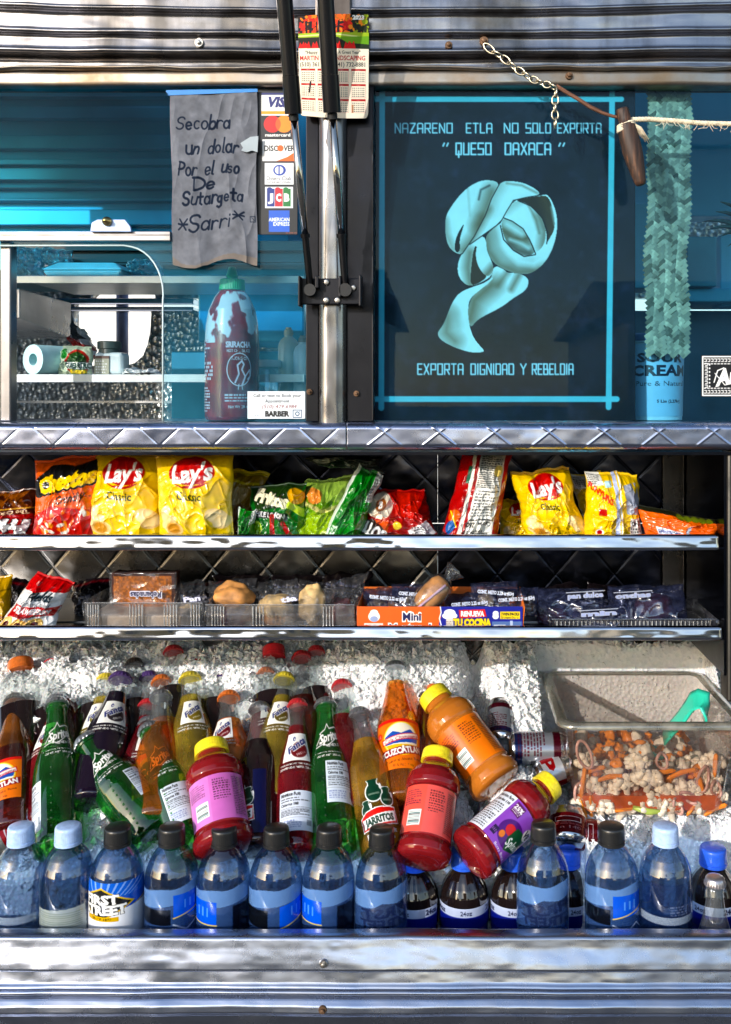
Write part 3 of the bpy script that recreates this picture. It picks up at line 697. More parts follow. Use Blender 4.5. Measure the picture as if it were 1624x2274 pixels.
P[:, -1, 2] = P[:, -2, 2]
V = [P.reshape(-1, 3)]; F = [grid_faces(nx, ny)]; off = nx * ny
NCH = 19000
cx = rng.uniform(xl + .02, xw - .01, NCH); cy = rng.uniform(.03, YW - .012, NCH)
oct_ = np.array([(1, 0, 0), (-1, 0, 0), (0, 1, 0), (0, -1, 0), (0, 0, 1), (0, 0, -1)], float)
of = np.array([(0, 2, 4), (2, 1, 4), (1, 3, 4), (3, 0, 4), (2, 0, 5), (1, 2, 5), (3, 1, 5), (0, 3, 5)])
sz = (rng.uniform(.0022, .0050, (NCH, 1, 1)) + .0045 * (rng.rand(NCH, 1, 1) > .86)) * rng.uniform(.5, 1.3, (NCH, 6, 1))
q = rng.randn(NCH, 4); q /= np.linalg.norm(q, axis=1)[:, None]; w_, x_, y_, z_ = q.T
Rm = np.stack([1 - 2 * (y_ * y_ + z_ * z_), 2 * (x_ * y_ - z_ * w_), 2 * (x_ * z_ + y_ * w_), 2 * (x_ * y_ + z_ * w_), 1 - 2 * (x_ * x_ + z_ * z_), 2 * (y_ * z_ - x_ * w_),
               2 * (x_ * z_ - y_ * w_), 2 * (y_ * z_ + x_ * w_), 1 - 2 * (x_ * x_ + y_ * y_)], -1).reshape(-1, 3, 3)
pts = (oct_[None] * sz * np.array([1.3, 1.0, .7])) @ Rm
pts += np.stack([cx, cy, ice_h(cx, cy) + .004 + rng.uniform(0, .003, NCH)], -1)[:, None, :]
V.append(pts.reshape(-1, 3))
tri = (of[None] + (np.arange(NCH) * 6)[:, None, None] + off).reshape(-1, 3)
allF = F[0].tolist() + tri.tolist()
ic = mesh('crushed_ice', np.concatenate(V), allF, ice, None, False)
tag(ic, kind='stuff'); tag(ic, 'white crushed ice heaped in the drinks well')
ic['category'] = 'ice'

# ------------------------------------------------------------------ bottle parts
def axis_matrix(P0, P1):
    z = Vector((P1 - P0).tolist()).normalized(); to = (camo.location - Vector(P0.tolist())).normalized()
    y = -(to - z * to.dot(z)).normalized(); x = y.cross(z).normalized()
    M = Matrix((x, y, z)).transposed().to_4x4(); M.translation = Vector(P0.tolist()); return M
def interp(prof, z):
    p = np.array(prof); return np.interp(z, p[:, 0], p[:, 1])
def wrap(name, cv, rfn, z0, z1, a0, a1, mat, parent, dens=1.0, lift=0.0004, bow=0.0):
    """label round a bottle: angles in degrees about the front"""
    nx = max(8, int(cv.A.shape[1] * dens)); ny = max(6, int(cv.A.shape[0] * dens))
    def f(u, v, d=0):
        a = np.radians(a0 + (a1 - a0) * u); z = z1 + (z0 - z1) * v + bow * np.sin(a); r = rfn(z) + lift + d
        return np.stack([r * np.sin(a), -r * np.cos(a), z], -1)
    return surf(name, cv, nx, ny, f, mat, parent, back=None, local=True)
SODA = [(0, .70), (.004, .86), (.02, .98), (.05, 1.0), (.13, .985), (.20, 1.0), (.45, 1.0), (.52, .96), (.58, .88), (.64, .76), (.70, .64), (.76, .54), (.82, .465), (.88, .42), (.925, .405), (.93, .46), (.945, .465), (.95, .40), (.985, .40)]
JARR = [(0, .70), (.004, .9), (.02, 1.0), (.50, 1.0), (.56, .97), (.62, .86), (.68, .72), (.74, .60), (.80, .50), (.87, .43), (.925, .40), (.93, .46), (.945, .46), (.95, .40), (.985, .40)]
V8P = [(0, .6), (.004, .80), (.02, .93), (.05, 1.0), (.10, 1.0), (.135, .93), (.15, .90), (.16, .93), (.58, .93), (.60, .90), (.62, .97), (.66, 1.0), (.72, .97), (.77, .86), (.81, .70), (.84, .56), (.87, .52), (.92, .50), (.925, .56), (.935, .50), (.985, .50)]
WATER = [(0, .75), (.004, .92), (.02, 1.0), (.66, 1.0), (.70, .99), (.75, .945), (.79, .86), (.83, .74), (.86, .60), (.885, .44), (.90, .36), (.915, .35), (.918, .42), (.93, .42), (.933, .35), (.985, .34)]
COLA = [(0, .72), (.01, .95), (.03, 1.0), (.30, 1.0), (.33, .96), (.52, .96), (.54, 1.0), (.67, 1.0), (.73, .95), (.78, .84), (.82, .69), (.85, .54), (.875, .40), (.895, .33), (.91, .33), (.913, .41), (.925, .41), (.93, .33), (.985, .33)]
def smooth_prof(p, n=70):
    a = np.array(p); z = np.unique(np.concatenate([np.linspace(a[0, 0], a[-1, 0], n), a[:, 0]])); r = np.interp(z, a[:, 0], a[:, 1]); return z, r
m_cap = {}
def capmat(c, rough=0.3, metal_=0.3):
    k = 'cap_%s' % '_'.join('%02d' % int(v * 99) for v in c)
    return plain(k, c, rough, metal_ if c[2] < .4 else .85 if metal_ else 0, coat=0.5, var=0.15, vs_=200)
def crown(r, z, mat, parent, top=None):
    n = 21; md = lambda zz, a: 1 + (0.05 * math.cos(n * a) if zz < z + .0015 else 0)
    c = MB().lathe([(z - .0040, r * 1.30), (z - .002, r * 1.31), (z + .0020, r * 1.20), (z + .0048, r * 1.12), (z + .0064, r * 1.0), (z + .0070, r * .6), (z + .0070, .0002)], 84, None, 0, md)
    o = c.build('cap', mat, parent, True, local=True, sharp=60)
    return o
def screwcap(r, z, h, mat, parent, taper=.97):
    n = 40; md = lambda zz, a: 1 + (0.018 * abs(math.sin(n * a / 2)) if z + h * .22 < zz < z + h * .9 else 0)
    pr = [(z, r * 1.03), (z + h * .16, r * 1.03), (z + h * .165, r * .98), (z + h * .21, r * .98), (z + h * .23, r)] + [(z + h * (.3 + .1 * i), r * (1 - (1 - taper) * i / 6)) for i in range(7)] + [(z + h * .97, r * taper * .95), (z + h, r * taper * .85), (z + h, .0002)]
    return MB().lathe(pr, 120, None, 0, md).build('cap', mat, parent, True, local=True, sharp=45)
def bottle(name, label, group, cap, base, width, h, prof, mats, fill=1.0, capk=('crown', (0.5, 0.5, 0.5)), labels=(), h2=None, Ys=None, mod=None, seg=64, spin=0, cat='bottle', caph=None, capr=None):
    if Ys: P1, P0 = W(*cap, Ys[0]), W(*base, Ys[1])
    else: P1, P0 = onslope(*cap, h), onslope(*base, h2 if h2 is not None else h)
    L = float(np.linalg.norm(P1 - P0)) ; r = width / 2 * K(float((P0[1] + P1[1]) / 2)); M = axis_matrix(P0, P1)
    t = thing(name, label, cat, group=group, matrix=M)
    z, rr = smooth_prof(prof); rfn = lambda q: np.interp(np.asarray(q) / L, z, rr) * r
    ml = mats if isinstance(mats, (list, tuple)) else [mats]
    b = MB().lathe(list(zip(z * L, rr * r)), seg, None, 0, mod, (lambda zz: 1 if (len(ml) > 1 and zz > fill * L) else 0))
    b.build('body', ml, t, True, local=True, sharp=50)
    nr = rfn(.975 * L)
    if capk[0] == 'crown': crown(nr * 1.02, L * .972, capmat(capk[1]), t)
    else:
        hh = (caph or .075) * L; screwcap((capr or 1.22) * nr, L * 1.0 - hh, hh, capmat(capk[1], .35, 0), t)
    for lb in labels:
        nm, cv, z0, z1, a0, a1, mt = lb[:7]
        wrap(nm, cv, rfn, z0 * L, z1 * L, a0, a1, mt, t, bow=(lb[7] if len(lb) > 7 else 0))
    return t
m_clear = film('clear_glass', (0.80, 0.83, 0.83), 0.06, 0.03, 0.06, (.6, .65, .7), 0.15, 30, 1.5)
m_green = film('green_glass', (0.22, 0.66, 0.20), 0.05, 0.03, 0.20, (0.01, 0.22, 0.03), 0.25, 25, 1.5)
m_fresa = film('red_soda', (0.62, 0.05, 0.07), 0.05, 0.03, 0.45, (0.22, 0.008, 0.015), 0.2, 20, 1.5)
m_naran = film('orange_soda', (0.90, 0.40, 0.10), 0.05, 0.03, 0.6, (0.80, 0.20, 0.03), 0.2, 20, 1.5)
m_pina = film('pineapple_soda', (0.75, 0.62, 0.12), 0.05, 0.03, 0.30, (0.50, 0.36, 0.03), 0.2, 20, 1.5)
m_grape = plain('grape_soda', (0.008, 0.004, 0.012), 0.06, coat=1.0)
m_cola = plain('cola_soda', (0.010, 0.005, 0.006), 0.06, coat=1.0)
m_champ = film('amber_soda', (0.85, 0.36, 0.05), 0.05, 0.03, 0.22, (0.60, 0.18, 0.02), 0.2, 20, 1.5)
m_passion = film('passion_fruit_soda', (0.62, 0.42, 0.08), 0.05, 0.03, 0.40, (0.42, 0.22, 0.02), 0.2, 20, 1.5)
m_v8red = glass('red_juice', (0.30, 0.010, 0.014), 0.05, 1.35, 0.35, 0.5)
m_v8or = glass('orange_juice', (0.66, 0.20, 0.02), 0.06, 1.35, 0.3, 0.5)
m_brown = film('dark_amber_soda', (0.42, 0.07, 0.03), 0.05, 0.03, 0.35, (0.12, 0.015, 0.01), 0.2, 20, 1.5)
m_water = film('bottled_water', (.40, .53, .70), .07, .01, .02, (.12, .26, .55), .3, 16, 1.5)
mp = printm('paper_label', 0.35, 0.4); mpa = printm('printed_ink', 0.3, 0.4, alpha=True)
WHT, BLK = (.96, .96, .95), (.05, .05, .06)

def cv_fanta(flav, col, bandc=(0.10, 0.16, 0.45)):
    c = Canvas(60, 62, 1.2, WHT, 1); X, H = 60, 62
    c.ell(36, 38, 19, 18, col); c.text('Fanta', 30, 27, 17, WHT, w=50, ang=R(33), bold=.06, shear=.25, al='c'); c.text('Fanta', 30, 27, 15.5, bandc, w=50, ang=R(33), bold=.03, shear=.25, al='c')
    c.ell(23, 13, 4, 5, bandc); c.ell(24, 14, 2, 2.6, WHT); c.text(flav, 40, 46, 5, WHT, ang=R(25), al='c', w=20)
    c.rect(53, 6, 56, 52, (.5, .5, .6), .6)
    return c
def cv_ink(lines, w=80, h=26, col=WHT):
    c = Canvas(w, h, 1.1, col, 0.0)
    for i, (s_, hh) in enumerate(lines): c.text(s_, w / 2, 6 + i * 9, hh, (*col, 1), al='c')
    return c
def cv_sprite():
    c = Canvas(64, 40, 1.2, WHT, 0)
    c.line([(6, 30), (14, 16), (10, 14), (24, 9), (30, 1), (36, 8), (52, 5), (60, 6), (56, 22)], 1.4, (*WHT, 1)); c.line([(6, 34), (20, 31), (30, 34), (50, 22)], 1.2, (*WHT, 1))
    c.text('Sprite', 33, 20, 13, (*WHT, 1), w=44, ang=R(10), shear=.2, bold=.03, al='c'); c.text('REFRESCO', 40, 33, 4, (*WHT, 1), w=26, ang=R(5), al='c')
    return c
def cv_nutri(w=76, h=74, tint=(.86, .89, .95), seed=1, head='Nutrition Facts'):
    c = Canvas(w, h, 1.1, tint, 1); c.text(head, 4, 9, 6, BLK, w=w * .55, bold=.03); c.fine(4, 12, w - 4, 20, 2, BLK, .8, seed); c.text('Calories 180', 4, 27, 5, BLK, w=w * .5, bold=.03)
    c.fine(4, 30, w - 4, h * .62, 6, BLK, .6, seed + 1); c.rect(0, h * .66, w, h * .665 + .5, BLK, .3); c.fine(4, h * .72, w * .7, h - 6, 4, (.3, .35, .6), .5, seed + 2); c.rect(w * .78, h * .72, w - 5, h * .86, BLK, .35)
    return c
def cv_v8(base, side, seed=1, lines=9):
    c = Canvas(150, 104, 1.0, base, 1); c.rect(0, 0, 62, 104, side); c.fine(6, 10, 56, 44, 7, (.25, .08, .2), .7, seed)
    c.fine(70, 10, 112, 60, lines, (.18, .08, .1), .75, seed + 1); c.rect(112, 4, 150, 100, tuple(np.array(base) * .9)); c.fine(115, 8, 148, 96, 22, BLK, .75, seed + 2)
    c.rect(22, 56, 56, 90, WHT)
    for i in range(9): c.rect(24, 60 + i * 3.2, 54, 61.4 + i * 3.2, (.1, .35, .35) if i % 2 else BLK)
    return c
fz = (.56, .76)
def fanta(label, cap, base, w, h, liq, flav, col, cc, fill=.80, nutri=False, ang=(-38, 42), group='fruit sodas with white fruit labels', **k):
    lb = [('label', cv_fanta(flav, col), .525, .73, ang[0], ang[1], mp), ('ink_text', cv_ink([('ENVASE EXCLUSIVO PARA REFRESCO', 3.6), ('CONTENIDO NETO. 355 mL', 4.6)]), .45, .52, ang[0] - 8, ang[1] + 6, mpa)]
    if nutri: lb.append(('nutrition_label', cv_nutri(), .09, .33, -50, 50, mp))
    return bottle('soda_bottle', label, group, cap, base, w, h, SODA, [liq, m_clear], fill, ('crown', cc), lb, mod=None, **k)
ORG, YEL, RED, PUR, SIL, DRK = (.85, .20, .03), (.85, .68, .05), (.62, .03, .04), (.10, .05, .22), (.46, .49, .55), (.06, .05, .05)
# rear bottles, mostly sunk in the ice or behind the others
def plain_soda(label, cap, base, w, h, liq, cc, fill=.72, name='soda_bottle', prof=SODA, labels=(), **k):
    return bottle(name, label, k.pop('group', 'glass sodas sunk in the ice'), cap, base, w, h, prof, [liq, m_clear], fill, ('crown', cc), labels, **k)
G0 = 'capped bottles just showing above the ice at the back'
for lab, cp, cc, w in [('dark bottle cap poking from the ice above the purple capped soda', (298, 1468), DRK, 78), ('dark bottle with a red cap beside the shelf edge at the back', (385, 1440), RED, 84),
                       ('sunken bottle with a small red cap next to a purple cap', (440, 1470), RED, 76), ('sunken bottle with a purple cap next to a small red cap', (476, 1466), PUR, 80),
                       ('sunken bottle with a dark purple cap behind the orange capped soda', (331, 1497), PUR, 80), ('bottle with a purple rimmed cap buried to its top in ice', (486, 1498), PUR, 66),
                       ('clear bottle with a red cap highest at the back under the shelf', (702, 1440), RED, 76), ('buried bottle with a dark red cap left of the purple cap group', (206, 1478), RED, 78),
                       ('small orange capped bottle buried behind the yellow lidded juice', (962, 1524), ORG, 60)]:
    plain_soda(lab, cp, (cp[0] + 2, cp[1] + 250), w, .012, m_cola, cc, .6, group=G0, h2=-.02)
for lab, cp, cc, w in [('bottle with a flat orange plastic lid buried in ice at the far left', (46, 1468), ORG, 110), ('bottle with a flat red plastic lid behind an orange cap at the left', (118, 1470), RED, 90),
                       ('clear plastic bottle with a tall red screw lid under the shelf', (608, 1437), (.75, .02, .03), 100)]:
    bottle('soda_bottle', lab, None, cp, (cp[0] + 4, cp[1] + 270), w, .015, WATER, [m_cola, m_clear], .55, ('screw', cc), [], h2=-.02, caph=.10, capr=1.5)
plain_soda('clear tall bottle with a red cap behind the yellow capped soda', (669, 1452), (680, 1740), 84, .016, m_brown, RED, .6, labels=[('ink_text', cv_ink([('355 mL', 6)]), .6, .68, -40, 40, mpa)])
plain_soda('bottle with an orange cap rising from ice at the left', (139, 1476), (150, 1760), 84, .01, m_brown, ORG, .66, h2=-.01)
fanta('olive soda behind the grape soda with its yellow cap', (237, 1502), (195, 1790), 84, .018, m_pina, 'PINA', (.45, .42, .05), YEL, ang=(-60, 20), h2=.005)
fanta('nearly black grape soda with purple cap and tilted white label', (270, 1500), (205, 1790), 100, .040, m_grape, 'GRAPE', (.16, .13, .16), PUR, fill=.83)
fanta('red strawberry soda half hidden behind the leftmost green bottle', (130, 1548), (105, 1835), 96, .022, m_fresa, 'FRESA', (.45, .05, .08), SIL, fill=.9, ang=(-65, 0))
fanta('strawberry soda leaning right behind the orange capped amber soda', (332, 1560), (292, 1850), 96, .020, m_fresa, 'FRESA', (.45, .05, .08), RED, fill=.86, ang=(-20, 40))
plain_soda('clear necked soda with an orange cap directly above a silver capped one', (358, 1506), (368, 1790), 84, .020, m_naran, ORG, .62)
plain_soda('red amber soda with a silver cap and colourful round label', (358, 1540), (345, 1830), 96, .050, m_champ, SIL, .72, labels=[('label', None, 0, 0, 0, 0, mp)][:0])
fanta('pineapple soda with yellow cap standing upright in the ice', (422, 1500), (430, 1790), 96, .034, m_pina, 'PINA', (.5, .42, .04), YEL, ang=(-30, 40))
fanta('bright orange soda with orange cap right of the pineapple soda', (508, 1542), (512, 1810), 96, .034, m_naran, 'NARANJA', (.40, .06, .10), ORG, fill=.74, ang=(-60, 10))
fanta('strawberry soda with orange cap behind the pair of leaning sodas', (590, 1490), (600, 1770), 88, .012, m_fresa, 'FRESA', (.45, .05, .08), ORG, fill=.7, ang=(-20, 50))
fanta('pineapple soda with yellow cap squeezed between red sodas', (632, 1500), (606, 1790), 92, .030, m_pina, 'PINA', (.35, .30, .08), YEL, ang=(-40, 30))
plain_soda('clear necked dark red soda with red cap on the bright ice', (759, 1516), (768, 1810), 90, .030, m_fresa, RED, .70)
# cola champagne bottles
def cv_champ():
    c = Canvas(110, 118, 1.0, (.93, .45, .08), 1); c.rect(0, 0, 110, 8, (.85, .12, .1)); c.ell(58, 48, 40, 40, (.96, .85, .35)); c.ell(58, 48, 37, 37, (.96, .93, .86))
    c.setclip([(58 + 37 * math.cos(i / 8 * math.pi), 48 + 37 * math.sin(i / 8 * math.pi)) for i in range(16)]); c.poly([(18, 44), (40, 30), (58, 36), (78, 26), (98, 40), (98, 56), (18, 62)], (.12, .32, .70)); c.rect(18, 62, 98, 90, (.93, .75, .25)); c.setclip()
    c.poly([(14, 46), (100, 30), (102, 44), (16, 60)], (.80, .10, .14)); c.poly([(16, 48), (98, 32), (100, 42), (18, 58)], (.96, .90, .88)); c.text('Cola Champagne', 58, 46, 8, (.55, .06, .15), w=78, ang=R(11), shear=.2, al='c')
    c.poly([(12, 74), (108, 60), (108, 78), (14, 94)], (.55, .05, .12)); c.text('CUZCÂTLAN', 60, 76, 13, WHT, w=86, ang=R(9), bold=.05, al='c'); c.text('El sabor de Nuestra Tierra', 60, 97, 6, (.2, .05, .02), w=80, ang=R(7), shear=.3, al='c')
    c.text('12 FL OZ (355 mL)', 60, 109, 5, (.25, .05, .02), w=44, al='c'); c.ell(6, 34, 8, 8, (.85, .15, .1)); c.text('1.5', 6, 34, 6, WHT, al='c')
    return c
LC = cv_champ()
bottle('champagne_soda_bottle', 'amber champagne soda with orange round picture label and silver cap, tallest near the middle', None, (877, 1476), (893, 1790), 98, .036, SODA, [m_champ, m_clear], .84, ('crown', SIL), [('label', LC, .17, .51, -62, 70, mp)])
bottle('champagne_soda_bottle', 'amber soda cut by the left edge with part of an orange label', None, (34, 1548), (26, 1855), 96, .030, SODA, [m_brown, m_champ], .55, ('crown', (.5, .5, .48)), [('label', LC, .17, .45, -110, 20, mp)])
plain_soda('dark red soda leaning behind the champagne soda and orange juice', (948, 1545), (930, 1830), 94, .012, m_brown, DRK, .95)
cr = Canvas(70, 70, 1, (.95, .5, .08), 1); cr.ell(38, 30, 24, 22, (.85, .9, .3)); cr.ell(38, 32, 18, 16, (.3, .6, .75)); cr.text('Cola', 38, 34, 12, WHT, w=34, al='c'); cr.poly([(0, 52), (70, 60), (70, 70), (0, 62)], (.5, .05, .1)); cr.text('UZCAT', 38, 62, 8, WHT, al='c')
bottle('champagne_soda_bottle', 'dark bottle showing a bright yellow and green round label between the green bottles', None, (330, 1600), (335, 1860), 96, .030, SODA, [m_brown, m_brown], .9, ('crown', SIL), [('label', cr, .25, .62, -50, 40, mp)])
# green lemon soda bottles
SP = cv_sprite()
def green(label, cap, base, w, h, nut=True, na=(-40, 60), nz=(.12, .42), **k):
    lb = [('ink_logo', SP, .60, .80, -50, 58, mpa), ('ink_text', cv_ink([('La marca de the Refresco Company', 3.4), ('CONT. NET. 355 mL', 4.6)]), .53, .60, -45, 50, mpa)]
    if nut: lb.append(('nutrition_label', cv_nutri(64, 80, (.84, .88, .93), 4), nz[0], nz[1], na[0], na[1], mp))
    n = 26
    t = bottle('green_soda_bottle', label, 'green glass lemon sodas', cap, base, w, h, SODA, m_green, 1, ('crown', SIL), lb, **k)
    P1, P0 = onslope(*cap, h), onslope(*base, k.get('h2', h) if k.get('h2') is not None else h); L = float(np.linalg.norm(P1 - P0)); r = w / 2 * K(float((P0[1] + P1[1]) / 2))
    mb = MB()
    for i in range(9):
        a = R(-14); z = L * (.10 + .36 * i / 8); mb.blob((math.sin(a) * r, -math.cos(a) * r, z), r * .05, 1, 0, seed=i)
    mb.build('glass_bead_row', m_green, t, True, local=True)
    return t
green('upright green glass bottle leftmost in the row with its label turned left', (126, 1556), (130, 1895), 102, .050, na=(-82, -40), nz=(.10, .40))
green('green glass bottle lying tilted to the left across the ice', (186, 1640), (346, 1856), 112, .072, na=(25, 62), nz=(.25, .5), h2=.036)
green('green glass bottle tilted behind the fallen one with white facts label', (328, 1612), (432, 1912), 100, .060, na=(-22, 48), nz=(.20, .46), h2=.045)
green('upright green glass bottle at the middle with torn facts label', (722, 1556), (742, 1905), 98, .050, na=(-8, 72), nz=(.26, .52))
# front leaning dark sodas
def cv_jarr(sub='Passion Fruit'):
    c = Canvas(104, 124, 1.1, WHT, 0); g = (.02, .20, .13, 1); rd = (.85, .10, .07, 1)
    for cx, cy, s_ in ((50, 26, 1.25), (80, 42, 1.0), (26, 58, .8)):
        for k_, cc in ((1.14, (*WHT, 1)), (1.0, g)):
            c.ell(cx, cy, 15 * s_ * k_, 14 * s_ * k_, cc); c.rect(cx - 8 * s_ * k_, cy - 22 * s_ * k_, cx + 8 * s_ * k_, cy - 8 * s_, cc); c.ell(cx, cy - 20 * s_, 10 * s_ * k_, 4 * s_ * k_, cc)
        c.ell(cx + 14 * s_, cy - 8 * s_, 3, 6, (*WHT, 1)); c.rect(cx - 11 * s_, cy + 1, cx + 11 * s_, cy + 4 * s_, (.9, .85, .8, 1), .4)
    c.poly([(6, 70), (24, 60), (50, 56), (96, 58), (100, 92), (8, 98)], (*WHT, 1)); c.poly([(8, 71), (24, 62), (52, 58), (94, 60), (98, 90), (10, 96)], rd); c.poly([(11, 74), (95, 66), (94, 87), (12, 93)], (*WHT, 1))
    c.text('JARRITOS', 53, 80, 13, g, w=72, ang=R(4), bold=.05, al='c'); c.text(sub, 54, 106, 8.5, (*WHT, 1), w=74, ang=R(4), bold=.03, al='c'); c.text('Flavor Soda', 62, 118, 6, (*WHT, 1), w=42, ang=R(4), al='c')
    return c
JL = cv_jarr()
bottle('fruit_soda_bottle', 'golden passion fruit soda with green jug logo leaning left', 'jug logo sodas', (797, 1578), (856, 1905), 98, .052, JARR, [m_passion, m_clear], .76, ('crown', SIL), [('label', JL, .04, .43, -52, 56, mpa)])
bottle('fruit_soda_bottle', 'nearly black soda with blue tinted body and jug logo turned left', 'jug logo sodas', (577, 1566), (572, 1890), 96, .048, JARR, [m_cola, m_clear], .70, ('crown', SIL), [('label', JL, .04, .40, -100, -5, mpa), ('side_print', Canvas(40, 80, .6, (.02, .04, .22), 1), .05, .46, -15, 20, mp)])
fanta('strawberry soda with red cap and large white facts label in front', (661, 1558), (658, 1900), 90, .052, m_fresa, 'FRESA', (.42, .04, .08), RED, nutri=True, ang=(-45, 42))
# juices with yellow lids
def juice(label, cap, base, w, h, liq, cv, ang=(-70, 70), **k):
    return bottle('juice_bottle', label, 'plastic juice bottles with yellow lids', cap, base, w, h, V8P, liq, 1, ('screw', (.90, .72, .02)), [('label', cv, .165, .575, ang[0], ang[1], mp)], caph=.115, capr=1.16, **k)
juice('red juice bottle with pink label standing left of the middle', (468, 1652), (500, 1890), 130, .090, m_v8red, cv_v8((.80, .45, .74), (.82, .50, .78), 3), (-72, 66), h2=.085)
juice('orange juice bottle tilted high on the ice right of the champagne soda', (958, 1538), (1108, 1745), 122, .060, m_v8or, cv_v8((.95, .50, .22), (.88, .42, .14), 7), (-60, 74), h2=.045)
juice('red juice bottle with salmon label standing in front of the champagne soda', (974, 1668), (936, 1915), 124, .088, m_v8red, cv_v8((.92, .42, .40), (.90, .40, .36), 9), (-70, 72), h2=.080)
cs = Canvas(150, 104, 1.1, (.55, .32, .72), 1); cs.rect(0, 0, 52, 104, (.90, .92, .96)); cs.text('Nutrition Facts', 4, 12, 7, BLK, w=44, bold=.03); cs.text('Calories 110', 4, 24, 6, BLK, w=44, bold=.03); cs.fine(4, 30, 50, 100, 12, BLK, .75, 5)
cs.rect(58, 4, 84, 30, (.35, .10, .35)); cs.text('25%', 71, 14, 10, WHT, al='c', bold=.04); cs.fine(60, 20, 82, 28, 2, WHT, .8, 2); cs.ell(100, 62, 34, 30, (.30, .08, .45)); cs.ell(92, 56, 13, 12, (.80, .06, .08)); cs.ell(84, 76, 7, 8, (.85, .45, .08))
cs.poly([(100, 40), (140, 30), (150, 70), (112, 92), (98, 70)], (.03, .28, .14)); cs.text('Splash', 124, 66, 18, WHT, w=48, ang=R(18), shear=.3, al='c', bold=.02); cs.ell(132, 28, 14, 14, (.88, .86, .86)); cs.text('V8', 132, 28, 14, (.15, .15, .18), al='c', bold=.04); cs.rect(60, 74, 74, 92, (.15, .08, .25)); cs.text('110', 67, 83, 6, (.7, .5, .8), al='c')
cs.text('Berry Blend', 112, 99, 6, WHT, w=50, al='c')
juice('red juice bottle with purple label lying on its side toward the food tub', (1226, 1738), (1040, 1905), 118, .070, m_v8red, cs, (-75, 75), h2=.085)
# ------------------------------------------------------------------ front row of water bottles
def cv_band(kind):
    """front or back of the film round a water bottle; the rear prints show through as mirror writing"""
    c = Canvas(118, 140, 1.1, (.30, .42, .66), .34)
    if kind == 'front':
        c = Canvas(118, 140, 1.1, (.93, .94, .97), 1); c.rect(0, 0, 118, 60, (.16, .38, .80))
        for i in range(9): c.poly([(40, 62), (10 + i * 13, 0), (14 + i * 13, 0)], (.75, .83, .96), .6)
        c.rect(58, 28, 118, 66, (.10, .30, .75), .8); c.line([(0, 60), (30, 64), (70, 62), (118, 44)], 3, (.75, .65, .35)); c.poly([(0, 66), (118, 50), (118, 140), (0, 140)], (.93, .94, .97))
        0
        c.poly([(38, 10), (92, 44), (38, 82), (-16, 44)], (.85, .70, .25)); c.poly([(38, 14), (86, 44), (38, 78), (-10, 44)], (.08, .07, .06))
        c.text('FIRST', 36, 36, 19, WHT, w=62, ang=R(4), bold=.05, al='c', outline=(BLK, .07)); c.text('STREET', 40, 58, 19, WHT, w=78, ang=R(4), bold=.05, al='c', outline=(BLK, .09)); c.rect(10, 72, 66, 82, (.82, .66, .22)); c.text('SINCE 1872', 38, 77, 5, BLK, al='c')
        c.text('Alkaline', 60, 122, 18, (.1, .2, .5), w=80, al='c', shear=.2); return c
    c.poly([(0, 0), (118, -14), (118, 30), (0, 48)], (.50, .66, .90, .55)); c.fine(70, 60, 112, 100, 9, (.1, .2, .5, .8), .6, 4)
    if kind == 'bluebox': c.rect(60, 20, 118, 62, (.08, .33, .85, .92)); c.rect(0, 46, 56, 76, (.03, .04, .07, .85)); c.line([(60, 64), (118, 50)], 2.5, (.8, .7, .4, 1)); c.line([(60, 76), (80, 90), (100, 78), (116, 96)], 3, (.75, .8, .9, .8), soft=.4); [c.rect(76 + i * 9, 32, 79 + i * 9, 48, (.4, .6, .95, .9)) for i in range(3)]
    if kind == 'blueboxl': c.rect(0, 30, 48, 74, (.08, .33, .85, .92)); c.line([(0, 75), (48, 75)], 2.5, (.85, .75, .4, 1)); c.rect(72, 40, 118, 110, (.03, .04, .09, .8)); c.poly([(20, 120), (32, 84), (46, 120), (40, 120), (32, 98), (26, 120)], (.1, .15, .3, .8)); [c.rect(14 + i * 9, 42, 17 + i * 9, 60, (.4, .6, .95, .9)) for i in range(3)]
    if kind == 'right': c.rect(0, 46, 46, 82, (.03, .04, .06, .85)); c.poly([(64, 40), (118, 28), (118, 66), (64, 82)], (.08, .33, .85, .92)); c.line([(64, 83), (118, 67)], 2.5, (.85, .75, .4, 1)); [c.rect(82 + i * 9, 44, 85 + i * 9, 62, (.4, .6, .95, .9)) for i in range(3)]
    if kind == 'mirror': c.poly([(20, 58), (60, 32), (118, 40), (118, 84), (40, 78)], (.22, .28, .42, .6)); c.text('FIRST', 66, 50, 18, (.12, .16, .30, .8), w=80, flip=True, al='c', bold=.04, ang=R(8)); c.text('STREET', 66, 72, 17, (.12, .16, .30, .8), w=86, flip=True, al='c', bold=.04, ang=R(4)); c.text('Alkaline', 66, 112, 24, (.08, .12, .32, .85), w=104, flip=True, al='c', shear=.2, bold=.03)
    if kind == 'bare': c = Canvas(118, 140, 1.1, (.10, .16, .34), .28); c.rect(0, 62, 118, 76, (.75, .82, .92, .35)); c.fine(66, 40, 112, 60, 4, (.7, .75, .85, .7), .6, 2)
    if kind == 'code': c = Canvas(118, 140, 1.1, (.08, .14, .10), .20); c.poly([(2, 50), (84, 44), (88, 96), (2, 102)], (.85, .90, .88, .42)); [c.rect(6 + i * 0, 54 + i * 4, 80, 55.6 + i * 4, (.6, .66, .62, .6)) for i in range(8)]
    X, Y = np.meshgrid(np.arange(c.A.shape[1]) / c.k, np.arange(c.A.shape[0]) / c.k)
    if kind not in ('bare', 'code'): c.A[..., 3] *= (Y > 13 - 13 * X / 118 + 1.5 * np.sin(X * .12))
    return c
m_labelw = printm('film_label', 0.2, 0.5, alpha=True)
BL, LB = (.012, .012, .012), (.42, .58, .92)
